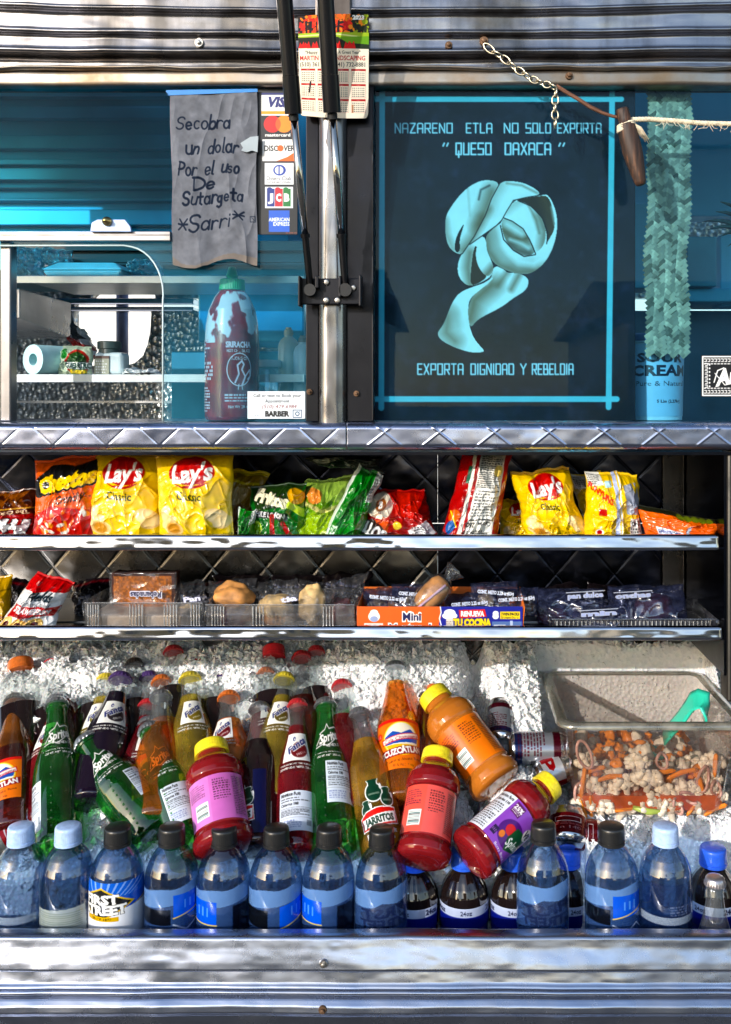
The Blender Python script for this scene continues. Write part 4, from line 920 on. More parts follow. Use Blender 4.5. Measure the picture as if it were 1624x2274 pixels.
wb_rows = [(47, 1832, 116, LB, 'bare', 'clear water bottle with pale blue lid cut by the left edge'), (152, 1832, 118, LB, 'code', 'water bottle with pale blue lid and a see-through barcode'),
           (262, 1834, 120, BL, 'front', 'black lidded water bottle showing its full front label with a dark diamond'), (382, 1833, 118, BL, 'bluebox', 'black lidded water bottle right of the diamond labelled one, blue box on its right'),
           (498, 1836, 118, BL, 'blueboxl', 'black lidded water bottle under the pink labelled juice, blue box on its left'), (614, 1836, 118, BL, 'right', 'black lidded water bottle in front of the strawberry soda with facts label'),
           (731, 1835, 116, BL, 'blueboxl', 'black lidded water bottle in front of the middle green soda'), (848, 1838, 116, BL, 'mirror', 'black lidded water bottle below the jug logo with mirrored lettering'),
           (1207, 1827, 116, BL, 'mirror', 'black lidded water bottle at the foot of the purple labelled juice'), (1358, 1832, 120, BL, 'bluebox', 'black lidded water bottle under the left half of the food tub'),
           (1478, 1832, 118, LB, 'bare', 'water bottle with pale blue lid under the right half of the food tub')]
for px, py, w, cc, kind, lab in wb_rows:
    Yc = 0.072; base = (VX + (px - VX) * 1.0, 2206)
    P1 = W(px, py, Yc); zb = ZP(2206, Yc)
    z0, z1 = (.20, .70)
    cvx = cv_band(kind); ang = (-82, 82) if kind != 'front' else (-84, 70)
    P0px = (px + [3, -2, 1, -3, 2, -1, 3][px % 7], 2206)
    bottle('water_bottle', lab, 'water bottles lined up in front', (px, py), P0px, w, 0, WATER, m_water, 1, ('screw', cc), [('label', cvx, .36 if kind == 'front' else .30, .735 if kind == 'front' else .72, *ang, m_labelw)], Ys=(Yc, Yc), caph=.105, capr=1.42)
# blue lidded cola bottles behind
def swirl(z, a): return 1 + .022 * math.sin(14 * a + 60 * z)
m_colab = plain('dark_cola_bottle', (0.010, 0.006, 0.006), 0.05, coat=1.0, spec=0.8)
def cv_24(k_=0):
    c = Canvas(150, 90, 1.1, (.03, .08, .48), 1); c.rect(0, 0, 150, 17, (.72, .76, .86)); c.text('24oz', 75, 9, 8, (.04, .06, .2), al='c', bold=.02); c.text('24oz', 16, 9, 10, (.04, .06, .2), al='c', bold=.04); c.text('24oz', 134, 8, 10, (.04, .06, .2), al='c', bold=.04)
    c.ell(26, 88, 24, 22, WHT); c.ell(26, 88, 22, 20, (.75, .05, .08)); c.ell(126, 88, 24, 22, WHT); c.ell(126, 88, 22, 20, (.75, .05, .08)); return c
L24 = cv_24()
for px, py, w, lab, Yc, sp in [(681, 1893, 100, 'blue lidded cola bottle just peeping behind the water bottles near the middle', .16, 0), (806, 1890, 100, 'blue lidded cola bottle half hidden left of the jug logo water bottle', .16, 0),
                       (922, 1888, 106, 'blue lidded cola bottle directly right of the mirrored water bottle', .125, -28), (1031, 1884, 108, 'blue lidded cola bottle fully in view below the lying juice', .125, 5),
                       (1141, 1885, 104, 'blue lidded cola bottle tucked left of a black lidded water bottle', .125, 0), (1262, 1882, 100, 'blue lidded cola bottle between two black lidded water bottles', .155, 20),
                       (1584, 1880, 112, 'blue lidded cola bottle at the right edge behind a small glass bottle', .125, -30)]:
    s_ = K(.072) / K(Yc)
    def sw(z, a): return 1 + (.030 * math.sin(13 * a + 55 * z) if .055 < z < .125 else 0)
    bottle('cola_bottle', lab, 'cola bottles with blue screw lids', (px, py), (px, 2215), w, 0, COLA, m_colab, 1, ('screw', (.02, .11, .70)), [('label', L24, .38, .68, -90 + sp, 90 + sp, mp)], Ys=(Yc, Yc), caph=.115, capr=1.62,
           mod=lambda z, a: 1 + .035 * math.sin(13 * a + 45 * z) * max(0, 1 - abs(z - .172) / .028))
sm = Canvas(60, 60, 1.1, WHT, 0); sm.fine(4, 2, 56, 40, 6, (*WHT, 1), .95, 8); sm.rect(10, 44, 50, 56, (.55, .75, .85, 1), .6)
bottle('small_soda_bottle', 'little glass soda bottle with red and silver cap at the right edge', None, (1588, 1948), (1588, 2262), 88, 0, SODA, [m_cola, m_clear], .56, ('crown', (.55, .50, .52)), [('ink_text', sm, .30, .55, -60, 60, mpa)], Ys=(.045, .045))
MBc = W(1588, 1948, .045)
# cans
m_can = metal('can_aluminium', (0.75, 0.75, 0.77), 0.2, 0.1, (0.5, 0.5, 0.5), 30, 30, 0.1, 10)
def can(label, a, b, w, h, cv, **k):
    P0, P1 = onslope(*a, h), onslope(*b, k.get('h2', h)); L = float(np.linalg.norm(P1 - P0)); r = w / 2 * K(float(P0[1])); M = axis_matrix(P0, P1)
    t = thing('drink_can', label, 'can', group='drink cans in the ice', matrix=M)
    MB().lathe([(0, r * .72), (.002, r * .82), (.006, r * .97), (.009, r), (L - .012, r), (L - .006, r * .9), (L - .002, r * .83), (L - .001, r * .83), (L - .004, r * .76), (L - .004, .0003)], 56).build('body', m_can, t, True, local=True, sharp=40)
    wrap('print', cv, lambda z: r + 0 * z, .010, L - .014, -95, 95, printm('can_print', .25, .3, metal_=.6), t)
    pull = MB().tube([(math.cos(i / 14 * 6.283) * r * .22, r * .15 + math.sin(i / 14 * 6.283) * r * .3, L - .001) for i in range(14)], .0008, 6, closed=True); pull.build('pull_tab', m_can, t, True, local=True)
c1 = Canvas(110, 90, 1, (.60, .62, .66), 1); c1.rect(0, 0, 110, 14, (.30, .06, .12)); c1.rect(0, 76, 110, 90, (.10, .16, .35)); c1.fine(4, 30, 78, 86, 9, (.35, .05, .12), .8, 3); c1.rect(82, 34, 106, 60, (.15, .15, .17), .7)
can('silver and maroon soda can lying under the melting ice block', (1128, 1662), (1262, 1662), 70, .030, c1)
c2 = Canvas(110, 90, 1, (.82, .82, .84), 1); c2.rect(80, 0, 110, 90, (.6, .05, .08)); c2.text('p', 36, 40, 50, (.7, .05, .08), al='c', bold=.05)
can('pale can with a red stripe half buried right of the lying can', (1190, 1728), (1262, 1700), 66, .020, c2)
c3 = Canvas(110, 90, 1, (.42, .02, .04), 1); c3.rect(30, 18, 80, 40, WHT); c3.rect(32, 20, 78, 38, (.42, .02, .04)); c3.text('n 140', 60, 66, 12, (.75, .6, .6), al='c'); c3.fine(6, 44, 100, 56, 2, (.8, .6, .6), .6, 3)
can('dark red can standing in ice behind the blue lidded bottles', (1262, 1880), (1262, 1800), 84, .020, c3, h2=.022)
can('dark red can lying beneath the left corner of the food tub', (1262, 1850), (1345, 1858), 66, .012, c3)
can('silver rimmed can standing at the edge of the tall ice block', (1112, 1650), (1112, 1560), 60, .016, c1, h2=.012)
c4 = Canvas(110, 90, 1, (.55, .57, .55), 1); c4.ell(56, 40, 44, 26, (.62, .05, .08)); c4.ell(52, 40, 30, 16, (.85, .82, .80)); c4.ell(60, 42, 22, 12, (.62, .05, .08))
can('silver can with a red swirl lying at the lower left edge', (-30, 1880), (86, 1812), 84, .022, c4)

# ------------------------------------------------------------------ clear food tub with marinated vegetables
tub = thing('food_tub', 'clear plastic food tub full of marinated vegetables resting on the ice', 'tub', ((BX0 + BX1) / 2, (BYF + BYB) / 2, ZTUB))
m_tub = film('smoky_polycarbonate', (0.80, 0.76, 0.72), 0.04, 0.05, 0.10, (0.30, 0.22, 0.19), 0.1, 30, 1.45)
m_tubr = film('tub_rim_plastic', (0.36, 0.33, 0.29), 0.10, 0.12, 0.7, (0.30, 0.29, 0.24), 0.1, 30, 1.5)
ZR = ZP(1612, BYF)
def rrect(x0, x1, y0, y1, r, z, n=8):
    o = []
    for cx, cy, a0 in ((x1 - r, y0 + r, -90), (x1 - r, y1 - r, 0), (x0 + r, y1 - r, 90), (x0 + r, y0 + r, 180)):
        for i in range(n + 1):
            a = R(a0 + 90 * i / n); o.append((cx + r * math.cos(a), cy + r * math.sin(a), z))
    return o
def loft(rings, name, mat, parent, smooth=True, cap0=False):
    n = len(rings[0]); V = [p for r_ in rings for p in r_]; F = []
    for i in range(len(rings) - 1):
        for k in range(n): F.append((i * n + k, i * n + (k + 1) % n, (i + 1) * n + (k + 1) % n, (i + 1) * n + k))
    if cap0: F.append(list(range(n - 1, -1, -1)))
    return mesh(name, V, F, mat, parent, smooth, sharp=50)
hgt = ZR - ZTUB; g = .014
rings = []
for t_, ins, z in [(0, .028, 0), (0, .020, .001), (0, .014, .006), (0, .011, .014), (0, .004, hgt * .60), (0, .003, hgt * .605), (0, .000, hgt * .62), (0, .000, hgt * .99)]:
    rings.append(rrect(BX0 + g + ins, BX1 - g - ins, BYF + g + ins, BYB - g - ins, .022, ZTUB + z))
loft(rings, 'tub_body', m_tub, tub, cap0=True)
rr2 = []
for o_, z, rr_ in [(.0, -.001, .022), (-.001, .001, .022), (g * .3, .003, .024), (g, .002, .03), (g + .002, -.001, .03), (g + .002, -.006, .03), (g, -.006, .03), (g - .002, -.001, .03)]:
    rr2.append(rrect(BX0 + g - o_, BX1 - g + o_, BYF + g - o_, BYB - g + o_, rr_, ZR + z))
loft(rr2, 'rim', m_tubr, tub)
# specks of spice on the tub walls
sp_ = MB()
for i in range(90):
    if i < 60: x, y, z = random.uniform(BX0 + .03, BX1 - .03), BYB - g - .0015, ZR - random.uniform(.01, hgt * .75)
    else: x, y, z = random.uniform(BX0 + .03, BX1 - .04), BYF + g + .0015 + .004, ZTUB + random.uniform(.04, hgt * .9)
    sp_.blob((x, y, z), random.uniform(.0004, .0011), 1, .3, seed=i)
sp_.build('spice_specks', plain('chilli_speck', (.05, .015, .01), .6), tub, True)
m_caul = plain('cauliflower', (.85, .70, .55), .45, var=.25, vs_=90, bmp=.4, sss=.15)
m_carr = plain('carrot', (.95, .26, .02), .35, var=.2, vs_=60, sss=.1)
m_onion = plain('red_onion', (.55, .30, .24), .3, var=.35, vs_=50, sss=.2)
m_pep = plain('green_pepper', (.40, .50, .08), .3, var=.3)
m_liq = plain('chilli_marinade', (.60, .10, .015), .15, coat=.5, var=.4, vs_=30)
li = loft([rrect(BX0 + g + .030, BX1 - g - .030, BYF + g + .030, BYB - g - .030, .018, ZTUB + .0012), rrect(BX0 + g + .013, BX1 - g - .013, BYF + g + .013, BYB - g - .013, .018, ZTUB + .012), rrect(BX0 + g + .0125, BX1 - g - .0125, BYF + g + .0125, BYB - g - .0125, .018, ZTUB + .034),
           rrect(BX0 + .12, BX1 - .12, BYF + .12, BYB - .12, .005, ZTUB + .034)], 'chilli_marinade', m_liq, None)
tag(li, 'red chilli marinade pooled at the bottom of the food tub', 'marinade'); li['kind'] = 'stuff'
def tubpos(px, py, Y):
    p = W(px, py, Y); p[0] = min(max(p[0], BX0 + .040), BX1 - .04); p[2] = max(p[2], ZTUB + .010); return p
rs = random.Random(4)
fl = [(1350, 1770, .19), (1392, 1745, .185), (1420, 1700, .20), (1440, 1735, .182), (1478, 1770, .19), (1310, 1755, .19), (1335, 1800, .182), (1385, 1800, .186), (1500, 1752, .21), (1530, 1765, .185), (1575, 1740, .19), (1590, 1700, .2), (1450, 1790, .183), (1300, 1700, .21), (1490, 1812, .183), (1560, 1800, .186), (1350, 1720, .22), (1600, 1770, .19), (1540, 1705, .23), (1290, 1810, .185)]
GV = 'marinated vegetables in the food tub'
ORD = 'first second third fourth fifth sixth seventh eighth ninth tenth eleventh twelfth thirteenth fourteenth fifteenth sixteenth seventeenth eighteenth nineteenth twentieth'.split()
for i, (px, py, Y) in enumerate(fl):
    c = tubpos(px, py, Y); mb = MB(); k = K(Y)
    mb.tube([tuple(c + np.array([rs.uniform(-.010, .010), -.002, -.016])), tuple(c + np.array([0, .001, -.004])), tuple(c + np.array([0, .002, .006]))], [.0045, .006, .011], 10)
    for j in range(34):
        a = rs.uniform(-.5, 3.64); r_ = .015 * math.sqrt(rs.uniform(0, 1))
        mb.blob((c[0] + math.cos(a) * r_ * 1.2, c[1] + rs.uniform(-.005, .005), c[2] + math.sin(a) * r_ + .003), rs.uniform(.0030, .0070), 2, .5, 2.5, seed=i * 20 + j)
    o = mb.build('cauliflower_floret', m_caul, None, True)
    tag(o, '%s cream cauliflower floret from the left wall of the food tub' % ORD[sorted(fl).index(fl[i])], 'vegetable', GV)
CL = [(1312, 1800, .180, .05, -1, .05), (1355, 1730, .186, 1, .12, .045), (1460, 1722, .184, 1, .2, .06), (1515, 1720, .184, 1, .25, .05), (1400, 1812, .180, 1, .0, .06), (1272, 1740, .182, .15, 1, .05), (1280, 1800, .180, .3, -1, .04),
                                             (1545, 1790, .180, .6, .6, .04), (1590, 1700, .182, .1, 1, .035), (1340, 1826, .180, 1, -.05, .05), (1500, 1822, .181, 1, .05, .06), (1600, 1812, .181, .8, .3, .04), (1555, 1740, .181, -.3, 1, .03), (1322, 1712, .19, 1, .25, .035)]
for i, (px, py, Y, dx, dz, L) in enumerate(CL):
    c = tubpos(px, py, Y); d = np.array([dx, .1, dz]); d = d / np.linalg.norm(d); 
    p = [tuple(c + d * L * (t_ - .5) + np.array([0, 0, .004 * math.sin(t_ * 3)])) for t_ in (0, .1, .5, .9, 1)]
    o = MB().tube(p, [.0008, .0032, .0042, .0036, .001], 6).build('carrot_stick', m_carr, None, False, bevel=.0006)
    tag(o, '%s orange carrot stick from the left wall of the food tub' % ORD[sorted(CL).index(CL[i])], 'vegetable', GV)
OL = [(1298, 1676, .178, .010, .022, .35), (1530, 1770, .178, .014, .006, -.5), (1590, 1752, .18, .007, .012, .2), (1505, 1790, .178, .006, .013, .3), (1562, 1730, .18, .008, .02, -.2), (1470, 1690, .186, .008, .012, .2), (1265, 1770, .182, .012, .022, .3)]
for i, (px, py, Y, rx, rz, tl) in enumerate(OL):
    c = tubpos(px, py, Y); pts = []
    for j in range(22):
        a = j / 22 * 6.283; x_, z_ = rx * math.cos(a), rz * math.sin(a); pts.append((c[0] + x_ * math.cos(tl) - z_ * math.sin(tl), c[1] + .003 * math.sin(a * 2), c[2] + x_ * math.sin(tl) + z_ * math.cos(tl)))
    o = MB().tube(pts, .0024, 8, closed=True).build('onion_ring', m_onion, None, True)
    tag(o, '%s pinkish onion ring from the left wall of the food tub' % ORD[sorted(OL).index(OL[i])], 'vegetable', GV)
o = MB().tube([tuple(tubpos(1405, 1792, .179)), tuple(tubpos(1440, 1802, .177)), tuple(tubpos(1480, 1806, .179))], [.004, .0055, .003], 10).build('pepper_strip', m_pep, None, True)
tag(o, 'yellow green pepper strip low in the middle of the food tub', 'vegetable')
# bulk of vegetables behind the front pieces
mb = MB()
for i in range(300):
    x, y = rs.uniform(BX0 + .04, BX1 - .04), rs.uniform(BYF + .05, BYB - .04); z = ZTUB + rs.uniform(.012, .064)
    mb.blob((x, y, z), rs.uniform(.005, .012), 2, .8, 3, seed=i, mi=0 if i % 2 else 1)
o = mb.build('marinated_vegetables', [m_caul, m_carr], None, True); tag(o, 'mixed vegetables heaped deeper in the food tub', 'vegetables'); o['kind'] = 'stuff'
# turquoise ladle hooked in the tub
m_turq = plain('turquoise_plastic', (.03, .66, .46), .3, coat=.4, var=.05)
lad = MB()
path = [(1475, 1640, .30), (1490, 1620, .29), (1512, 1595, .28), (1528, 1572, .275), (1535, 1560, .27), (1545, 1556, .262), (1558, 1558, .252), (1566, 1570, .246), (1568, 1590, .244), (1566, 1600, .244)]
V = []; wd = [.015, .016, .017, .018, .020, .021, .021, .021, .019, .017]
pts = [W(*p) for p in path]
for i, p in enumerate(pts):
    t_ = pts[min(i + 1, len(pts) - 1)] - pts[max(i - 1, 0)]; t_ = t_ / np.linalg.norm(t_); s_ = np.cross(t_, [0.1, -.5, .86]); s_ = np.array([.2, .8, .6]) - t_ * np.dot([.2, .8, .6], t_); s_ /= np.linalg.norm(s_); n_ = np.cross(t_, s_)
    for a, b_ in ((-1, -.5), (-.6, -.8), (.6, -.8), (1, -.5), (1, .5), (.6, .7), (-.6, .7), (-1, .5)): V.append(p + s_ * wd[i] * a + n_ * .003 * b_)
F = [[i * 8 + k, i * 8 + (k + 1) % 8, (i + 1) * 8 + (k + 1) % 8, (i + 1) * 8 + k] for i in range(len(pts) - 1) for k in range(8)] + [list(range(7, -1, -1)), [(len(pts) - 1) * 8 + k for k in range(8)]]
lt_ = thing('ladle', 'turquoise plastic ladle hooked over inside the food tub', 'ladle', tuple(W(1490, 1640, .28)))
mesh('handle', V, F, m_turq, lt_, True)
bw = W(1462, 1668, .29); pr = [(-.016, .004), (-.015, .012), (-.01, .018), (0, .022), (.0005, .0205), (-.009, .0165), (-.0135, .011), (-.0145, .0005)]
MB().lathe(pr, 36, Matrix.Translation(bw.tolist()) @ Matrix.Rotation(R(20), 4, 'Y')).build('bowl', m_turq, lt_, True)
# ------------------------------------------------------------------ crisp bags and pastries on the two shelves
m_bag = printm('crisp_bag_film', .28, .5, .6, bmp=.12); m_foilin = plain('foil_lining', (.6, .6, .6), .3, 1.0)
def bag(label, corners, Yt, Yb, cv, puff=.022, seed=1, amp=1.0, floor=Z1, name='snack_bag', group='crisp bags on the upper shelf', crimp=True, dens=.95, mat=None, cat='snack bag', side=.03):
    c = np.array(corners, float)
    w = max(np.hypot(*(c[1] - c[0])), np.hypot(*(c[2] - c[3]))); h = max(np.hypot(*(c[3] - c[0])), np.hypot(*(c[2] - c[1])))
    def f(u, v, sgn=1):
        uu = u[..., None]; vv = v[..., None]
        p = (c[0] * (1 - uu) + c[1] * uu) * (1 - vv) + (c[3] * (1 - uu) + c[2] * uu) * vv
        e = np.sin(np.pi * v) ** .7
        p[..., 0] += (-(u - .5) * 2 * side * w * e) + 12 * (fbm(v * 4 + seed, u * 1.5, 3, seed) - .5) * np.abs(u - .5) * 2 * amp
        p[..., 1] += 13 * (fbm(u * 4 + seed, v * 1.2, 3, seed + 4) - .5) * np.abs(v - .5) * 2 * amp
        Y = Yt + (Yb - Yt) * v
        b = (np.clip(np.sin(np.pi * u), 0, 1) ** .55) * (np.clip(np.sin(np.pi * np.clip((v - .03) / .94, 0, 1)), 0, 1) ** .6)
        q = puff * b
        fold = amp * .0078 * (ridge(u * 6 + seed, v * 1.1, seed) ** 2 * (np.exp(-v * 4) + np.exp(-(1 - v) * 4)) + .9 * ridge(u * 2.2 + v * 2.0 + seed, v * 2.4 - u * 1.6, seed + 3) ** 4
               + .7 * ridge(u * 3.4 - v * 2.6, v * 2.2 + u * 2.6 + seed, seed + 6) ** 5 + .40 * ridge(u * 7 + v * 3, v * 6, seed + 8) ** 3 + .25 * ridge(u * 13 - v * 5, v * 12 + u * 4, seed + 11) ** 3)
        q = q + fold * np.clip(b * 1.6, 0, 1)
        if crimp: q = q + .0006 * np.sin(v * h * 1.0) * ((v < .06) | (v > .95))
        P = W(p[..., 0], p[..., 1], Y); P[..., 1] -= q * sgn * (1 if sgn > 0 else .8)
        P[..., 2] = np.maximum(P[..., 2], floor + .001 + (0 if sgn > 0 else .0)); return P
    o = surf(name, cv, int(w * dens), int(h * dens), f, mat or m_bag, None, back=lambda u, v: f(u, v, -1))
    return tag(o, label, cat, group)

GOLD, LR = (.93, .72, .05), (.68, .05, .06)
def cv_lays(dy=0, rot=0):
    c = Canvas(180, 190, 1.0, (.93, .76, .04), 1)
    for i in range(5): c.line([(-10, 92 + i * 24), (60, 76 + i * 24), (130, 96 + i * 24), (190, 84 + i * 24)], 9, (.97, .84, .22), .7, soft=.5)
    c.rect(0, 0, 180, 9, (.80, .62, .03)); c.line([(128, 0), (150, 60), (170, 100)], 20, (.82, .64, .04), .4, soft=.8)
    c.ell(92, 42, 57, 36, (.97, .80, .15)); c.ell(92, 40, 52, 31, LR); c.ell(92, 34, 40, 20, (.80, .10, .08), alpha=.6, soft=.5); c.poly([(30, 52), (60, 60), (100, 66), (140, 58), (150, 44), (120, 62), (70, 66)], (.96, .80, .2))
    c.text("Lay's", 92, 40, 34, WHT, w=92, ang=R(4), shear=.15, bold=.035, al='c')
    c.text('Classic', 88, 86, 16, (.18, .22, .05), w=58, ang=R(-3), al='c', bold=.02)
    for x, y, rx, ry, a in ((34, 140, 24, 14, -.5), (26, 122, 20, 12, -1.0), (44, 152, 26, 16, .1), (150, 128, 26, 16, .3), (160, 140, 22, 14, -.3)):
        c.ell(x, y, rx, ry, (.93, .80, .55), a); c.ell(x, y, rx * .8, ry * .7, (.98, .88, .66), a, soft=.5)
    c.ell(44, 152, 18, 12, (.78, .55, .25), .1, soft=.4); c.rect(158, 164, 178, 186, (.25, .22, .05)); c.rect(159.5, 165.5, 176.5, 184.5, (.93, .80, .2)); c.text('240', 168, 171, 8, (.15, .12, .03), al='c', bold=.03); c.fine(160, 177, 176, 184, 2, (.2, .2, .05)); c.text('POTATO CHIPS', 6, 184, 7, (.25, .22, .08)); return c
LY = cv_lays()
def cv_cheetos():
    c = Canvas(160, 180, 1.0, (.93, .36, .04), 1); c.poly([(0, 120), (60, 96), (160, 110), (160, 180), (0, 180)], (.78, .08, .05)); r = random.Random(3)
    for i in range(46):
        x, y, a = r.uniform(0, 160), r.uniform(108, 178), r.uniform(0, 3); c.ell(x, y, r.uniform(6, 12), r.uniform(3, 6), r.choice([(.95, .42, .12), (.85, .15, .08), (.93, .90, .86), (.96, .55, .2), (.6, .04, .04)]), a)
    c.line([(20, 60), (50, 34), (100, 40), (144, 26)], 40, BLK, 1); c.text('Cheetos', 84, 46, 34, (.05, .04, .03), w=136, ang=R(9), bold=.12, al='c'); c.text('Cheetos', 84, 46, 31, (.98, .80, .08), w=128, ang=R(9), bold=.07, al='c')
    c.text('Crunchy', 100, 82, 16, (.15, .08, .04), w=64, ang=R(8), al='c', shear=.3, bold=.03); c.fine(110, 70, 150, 84, 2, (.4, .1, .03), .8, 4); return c
def cv_fritos():
    c = Canvas(130, 150, 1.0, (.32, .10, .05), 1); c.rect(0, 0, 130, 44, (.20, .07, .03)); r = random.Random(6)
    for i in range(26): c.ell(r.uniform(0, 130), r.uniform(4, 44), 12, 4, (.50, .26, .08), r.uniform(0, 3))
    c.rect(0, 48, 130, 52, (.85, .65, .3)); c.text('The ORIGINAL', 66, 60, 9, (.90, .80, .65), w=110, al='c', rot180=True, bold=.03); c.rect(0, 66, 130, 150, (.62, .06, .06)); c.text('Fritos', 64, 96, 34, WHT, w=110, al='c', rot180=True, bold=.07, shear=.2, ang=R(-6), outline=(BLK, .11)); c.rect(0, 124, 130, 130, (.85, .65, .3)); return c
def cv_limon(txt='Fritos'):
    c = Canvas(130, 120, 1.0, (.06, .38, .10), 1); c.poly([(0, 0), (130, 0), (110, 40), (20, 50)], (.10, .20, .06)); c.text(txt, 56, 26, 22, (.95, .93, .80), w=84, al='c', bold=.07, ang=R(-14), outline=(BLK, .11)); c.poly([(0, 46), (96, 56), (96, 70), (0, 58)], BLK); c.text('CHILE LIMON', 50, 57, 9, WHT, w=80, ang=R(-6), al='c', bold=.03)
    c.ell(22, 84, 16, 15, (.75, .85, .35)); c.ell(22, 84, 12, 11, (.5, .7, .15)); c.line([(60, 60), (66, 100)], 10, (.75, .08, .05)); c.line([(86, 74), (106, 104)], 9, (.75, .08, .05)); c.line([(100, 40), (130, 60)], 14, (.75, .85, .3)); c.ell(112, 24, 22, 14, (.85, .62, .2), .5); c.text('240', 104, 112, 8, (.85, .9, .8), al='c'); return c
def cv_green(k):
    c = Canvas(110, 130, 1.0, (.10, .45, .12) if k else (.36, .55, .10), 1)
    if k == 0: c.poly([(0, 0), (110, 0), (110, 50), (0, 30)], (.55, .68, .30)); c.ell(60, 90, 46, 34, (.55, .68, .12), soft=.3); c.line([(0, 40), (60, 60), (110, 50)], 8, (.9, .85, .6), .8); c.ell(30, 30, 20, 14, (.85, .55, .30), .4); c.ell(80, 110, 16, 10, (.86, .9, .6), .3)
    else: c.rect(0, 0, 12, 130, (.85, .9, .85)); c.rect(16, 96, 34, 118, (.85, .95, .85)); c.text('230', 25, 104, 8, (.06, .35, .1), al='c', bold=.03); c.line([(30, 0), (90, 130)], 10, (.20, .60, .25), .8, soft=.4); c.rect(86, 0, 110, 50, (.8, .82, .8)); c.fine(88, 4, 108, 46, 8, BLK, .8, 2)
    return c
def cv_redmix():
    c = Canvas(170, 100, 1.0, (.62, .05, .04), 1); c.ell(50, 26, 30, 22, (.92, .88, .80)); c.ell(50, 24, 14, 10, (.55, .30, .12)); c.text('B', 50, 24, 12, WHT, al='c', bold=.04); c.poly([(90, 0), (150, 10), (140, 50), (86, 40)], (.78, .10, .05)); c.rect(0, 50, 70, 100, (.80, .30, .05)); c.poly([(0, 60), (30, 46), (80, 80), (60, 100), (0, 92)], (.12, .04, .03))
    c.text('SOTI', 40, 72, 20, WHT, w=56, ang=R(-20), al='c', bold=.06, rot180=True, outline=(BLK, .1)); c.ell(30, 90, 14, 10, (.85, .60, .2)); c.poly([(112, 70), (160, 52), (170, 80), (120, 100)], (.90, .90, .90)); c.fine(120, 64, 160, 90, 5, BLK, .7, 3); c.ell(90, 60, 10, 8, (.85, .75, .3)); return c
def cv_nacho():
    c = Canvas(150, 176, 1.1, (.66, .05, .05), 1); c.poly([(34, 0), (44, 0), (54, 176), (42, 176)], (.88, .90, .86)); c.poly([(54, 2), (132, 2), (134, 176), (62, 176)], (.90, .90, .87)); c.fine(60, 8, 126, 66, 15, BLK, .8, 3, 1); c.rect(64, 70, 128, 71.5, BLK); c.fine(64, 74, 128, 120, 8, BLK, .6, 4); c.rect(64, 124, 130, 126, BLK)
    c.text('Calories', 126, 130, 8, BLK, w=36, rot180=True, bold=.03); c.text('260', 82, 130, 10, BLK, rot180=True, bold=.04); c.fine(66, 146, 130, 156, 2, BLK, .8, 7); c.text('Nutrition Facts', 132, 160, 10, BLK, w=66, rot180=True, bold=.05); c.ell(116, 34, 13, 10, (.90, .80, .45))
    c.ell(20, 120, 16, 13, (.85, .35, .06)); c.ell(18, 140, 13, 13, (.10, .35, .65)); c.line([(6, 112), (34, 140)], 3, (.9, .8, .2)); c.poly([(0, 150), (40, 160), (40, 176), (0, 176)], (.15, .05, .04)); c.rect(28, 30, 38, 60, (.15, .4, .3)); return c
def cv_funy():
    c = Canvas(150, 150, 1.1, (.93, .76, .05), 1); c.poly([(0, 0), (40, 0), (46, 26), (4, 30)], (.9, .9, .88)); c.fine(4, 4, 40, 26, 6, BLK, .8, 3); c.text('FUNYUNS', 36, 42, 12, (.80, .10, .05), w=70, al='c', bold=.05, ang=R(-30)); c.rect(48, 16, 66, 30, (.7, .85, .9)); c.poly([(70, 0), (80, 0), (92, 150), (80, 150)], (.70, .75, .90)); c.poly([(84, 0), (88, 0), (98, 150), (94, 150)], WHT)
    c.poly([(98, 26), (140, 16), (150, 86), (108, 84)], (.62, .64, .70)); c.text('V', 120, 40, 24, (.93, .76, .05), bold=.05); c.rect(116, 94, 150, 150, (.90, .90, .88)); c.text('240', 132, 104, 10, BLK, al='c', rot180=True, bold=.04); c.fine(118, 112, 148, 146, 5, BLK, .8, 5); c.rect(30, 74, 50, 86, LR); c.line([(60, 96), (72, 96), (72, 112), (60, 112), (60, 96)], 1.5, (.5, .35, .05)); c.ell(40, 122, 10, 8, WHT); c.ell(40, 122, 6, 5, LR); return c
def cv_tri():
    c = Canvas(190, 80, 1.1, (.93, .38, .04), 1); c.rect(0, 0, 190, 10, (.12, .12, .06)); [c.ell(90 + i * 16, 8, 9, 6, (.45, .5, .15)) for i in range(5)]; c.poly([(30, 40), (100, 46), (96, 80), (40, 80)], (.88, .90, .93)); c.text('GUARANTEED FRESH', 66, 50, 7, (.06, .15, .45), w=62, al='c', ang=R(-3), bold=.03); c.text('UNTIL PRINTED DATE', 70, 60, 5, BLK, w=50, al='c'); c.fine(44, 64, 92, 76, 3, BLK, .7, 4)
    c.poly([(110, 26), (120, 22), (112, 80), (100, 80)], (.80, .85, .92)); c.poly([(124, 46), (170, 58), (160, 80), (118, 80)], (.88, .9, .92)); c.fine(128, 52, 160, 78, 6, BLK, .75, 6); return c
bag('large dark red corn chip bag upside down at the left edge', [(-46, 1090), (88, 1086), (92, 1205), (-50, 1205)], .10, .07, cv_fritos(), .020, 1)
bag('orange cheese puff bag with black and yellow lettering, leaning', [(78, 1020), (243, 1008), (214, 1208), (72, 1208)], .085, .045, cv_cheetos(), .026, 2, .8)
bag('yellow classic potato chip bag, left one of the standing pair', [(206, 1002), (362, 1006), (372, 1210), (182, 1210)], .090, .050, LY, .024, 3, .8)
bag('yellow classic potato chip bag, right one of the standing pair', [(345, 1004), (520, 1004), (524, 1210), (352, 1210)], .060, .038, LY, .030, 5, .8)
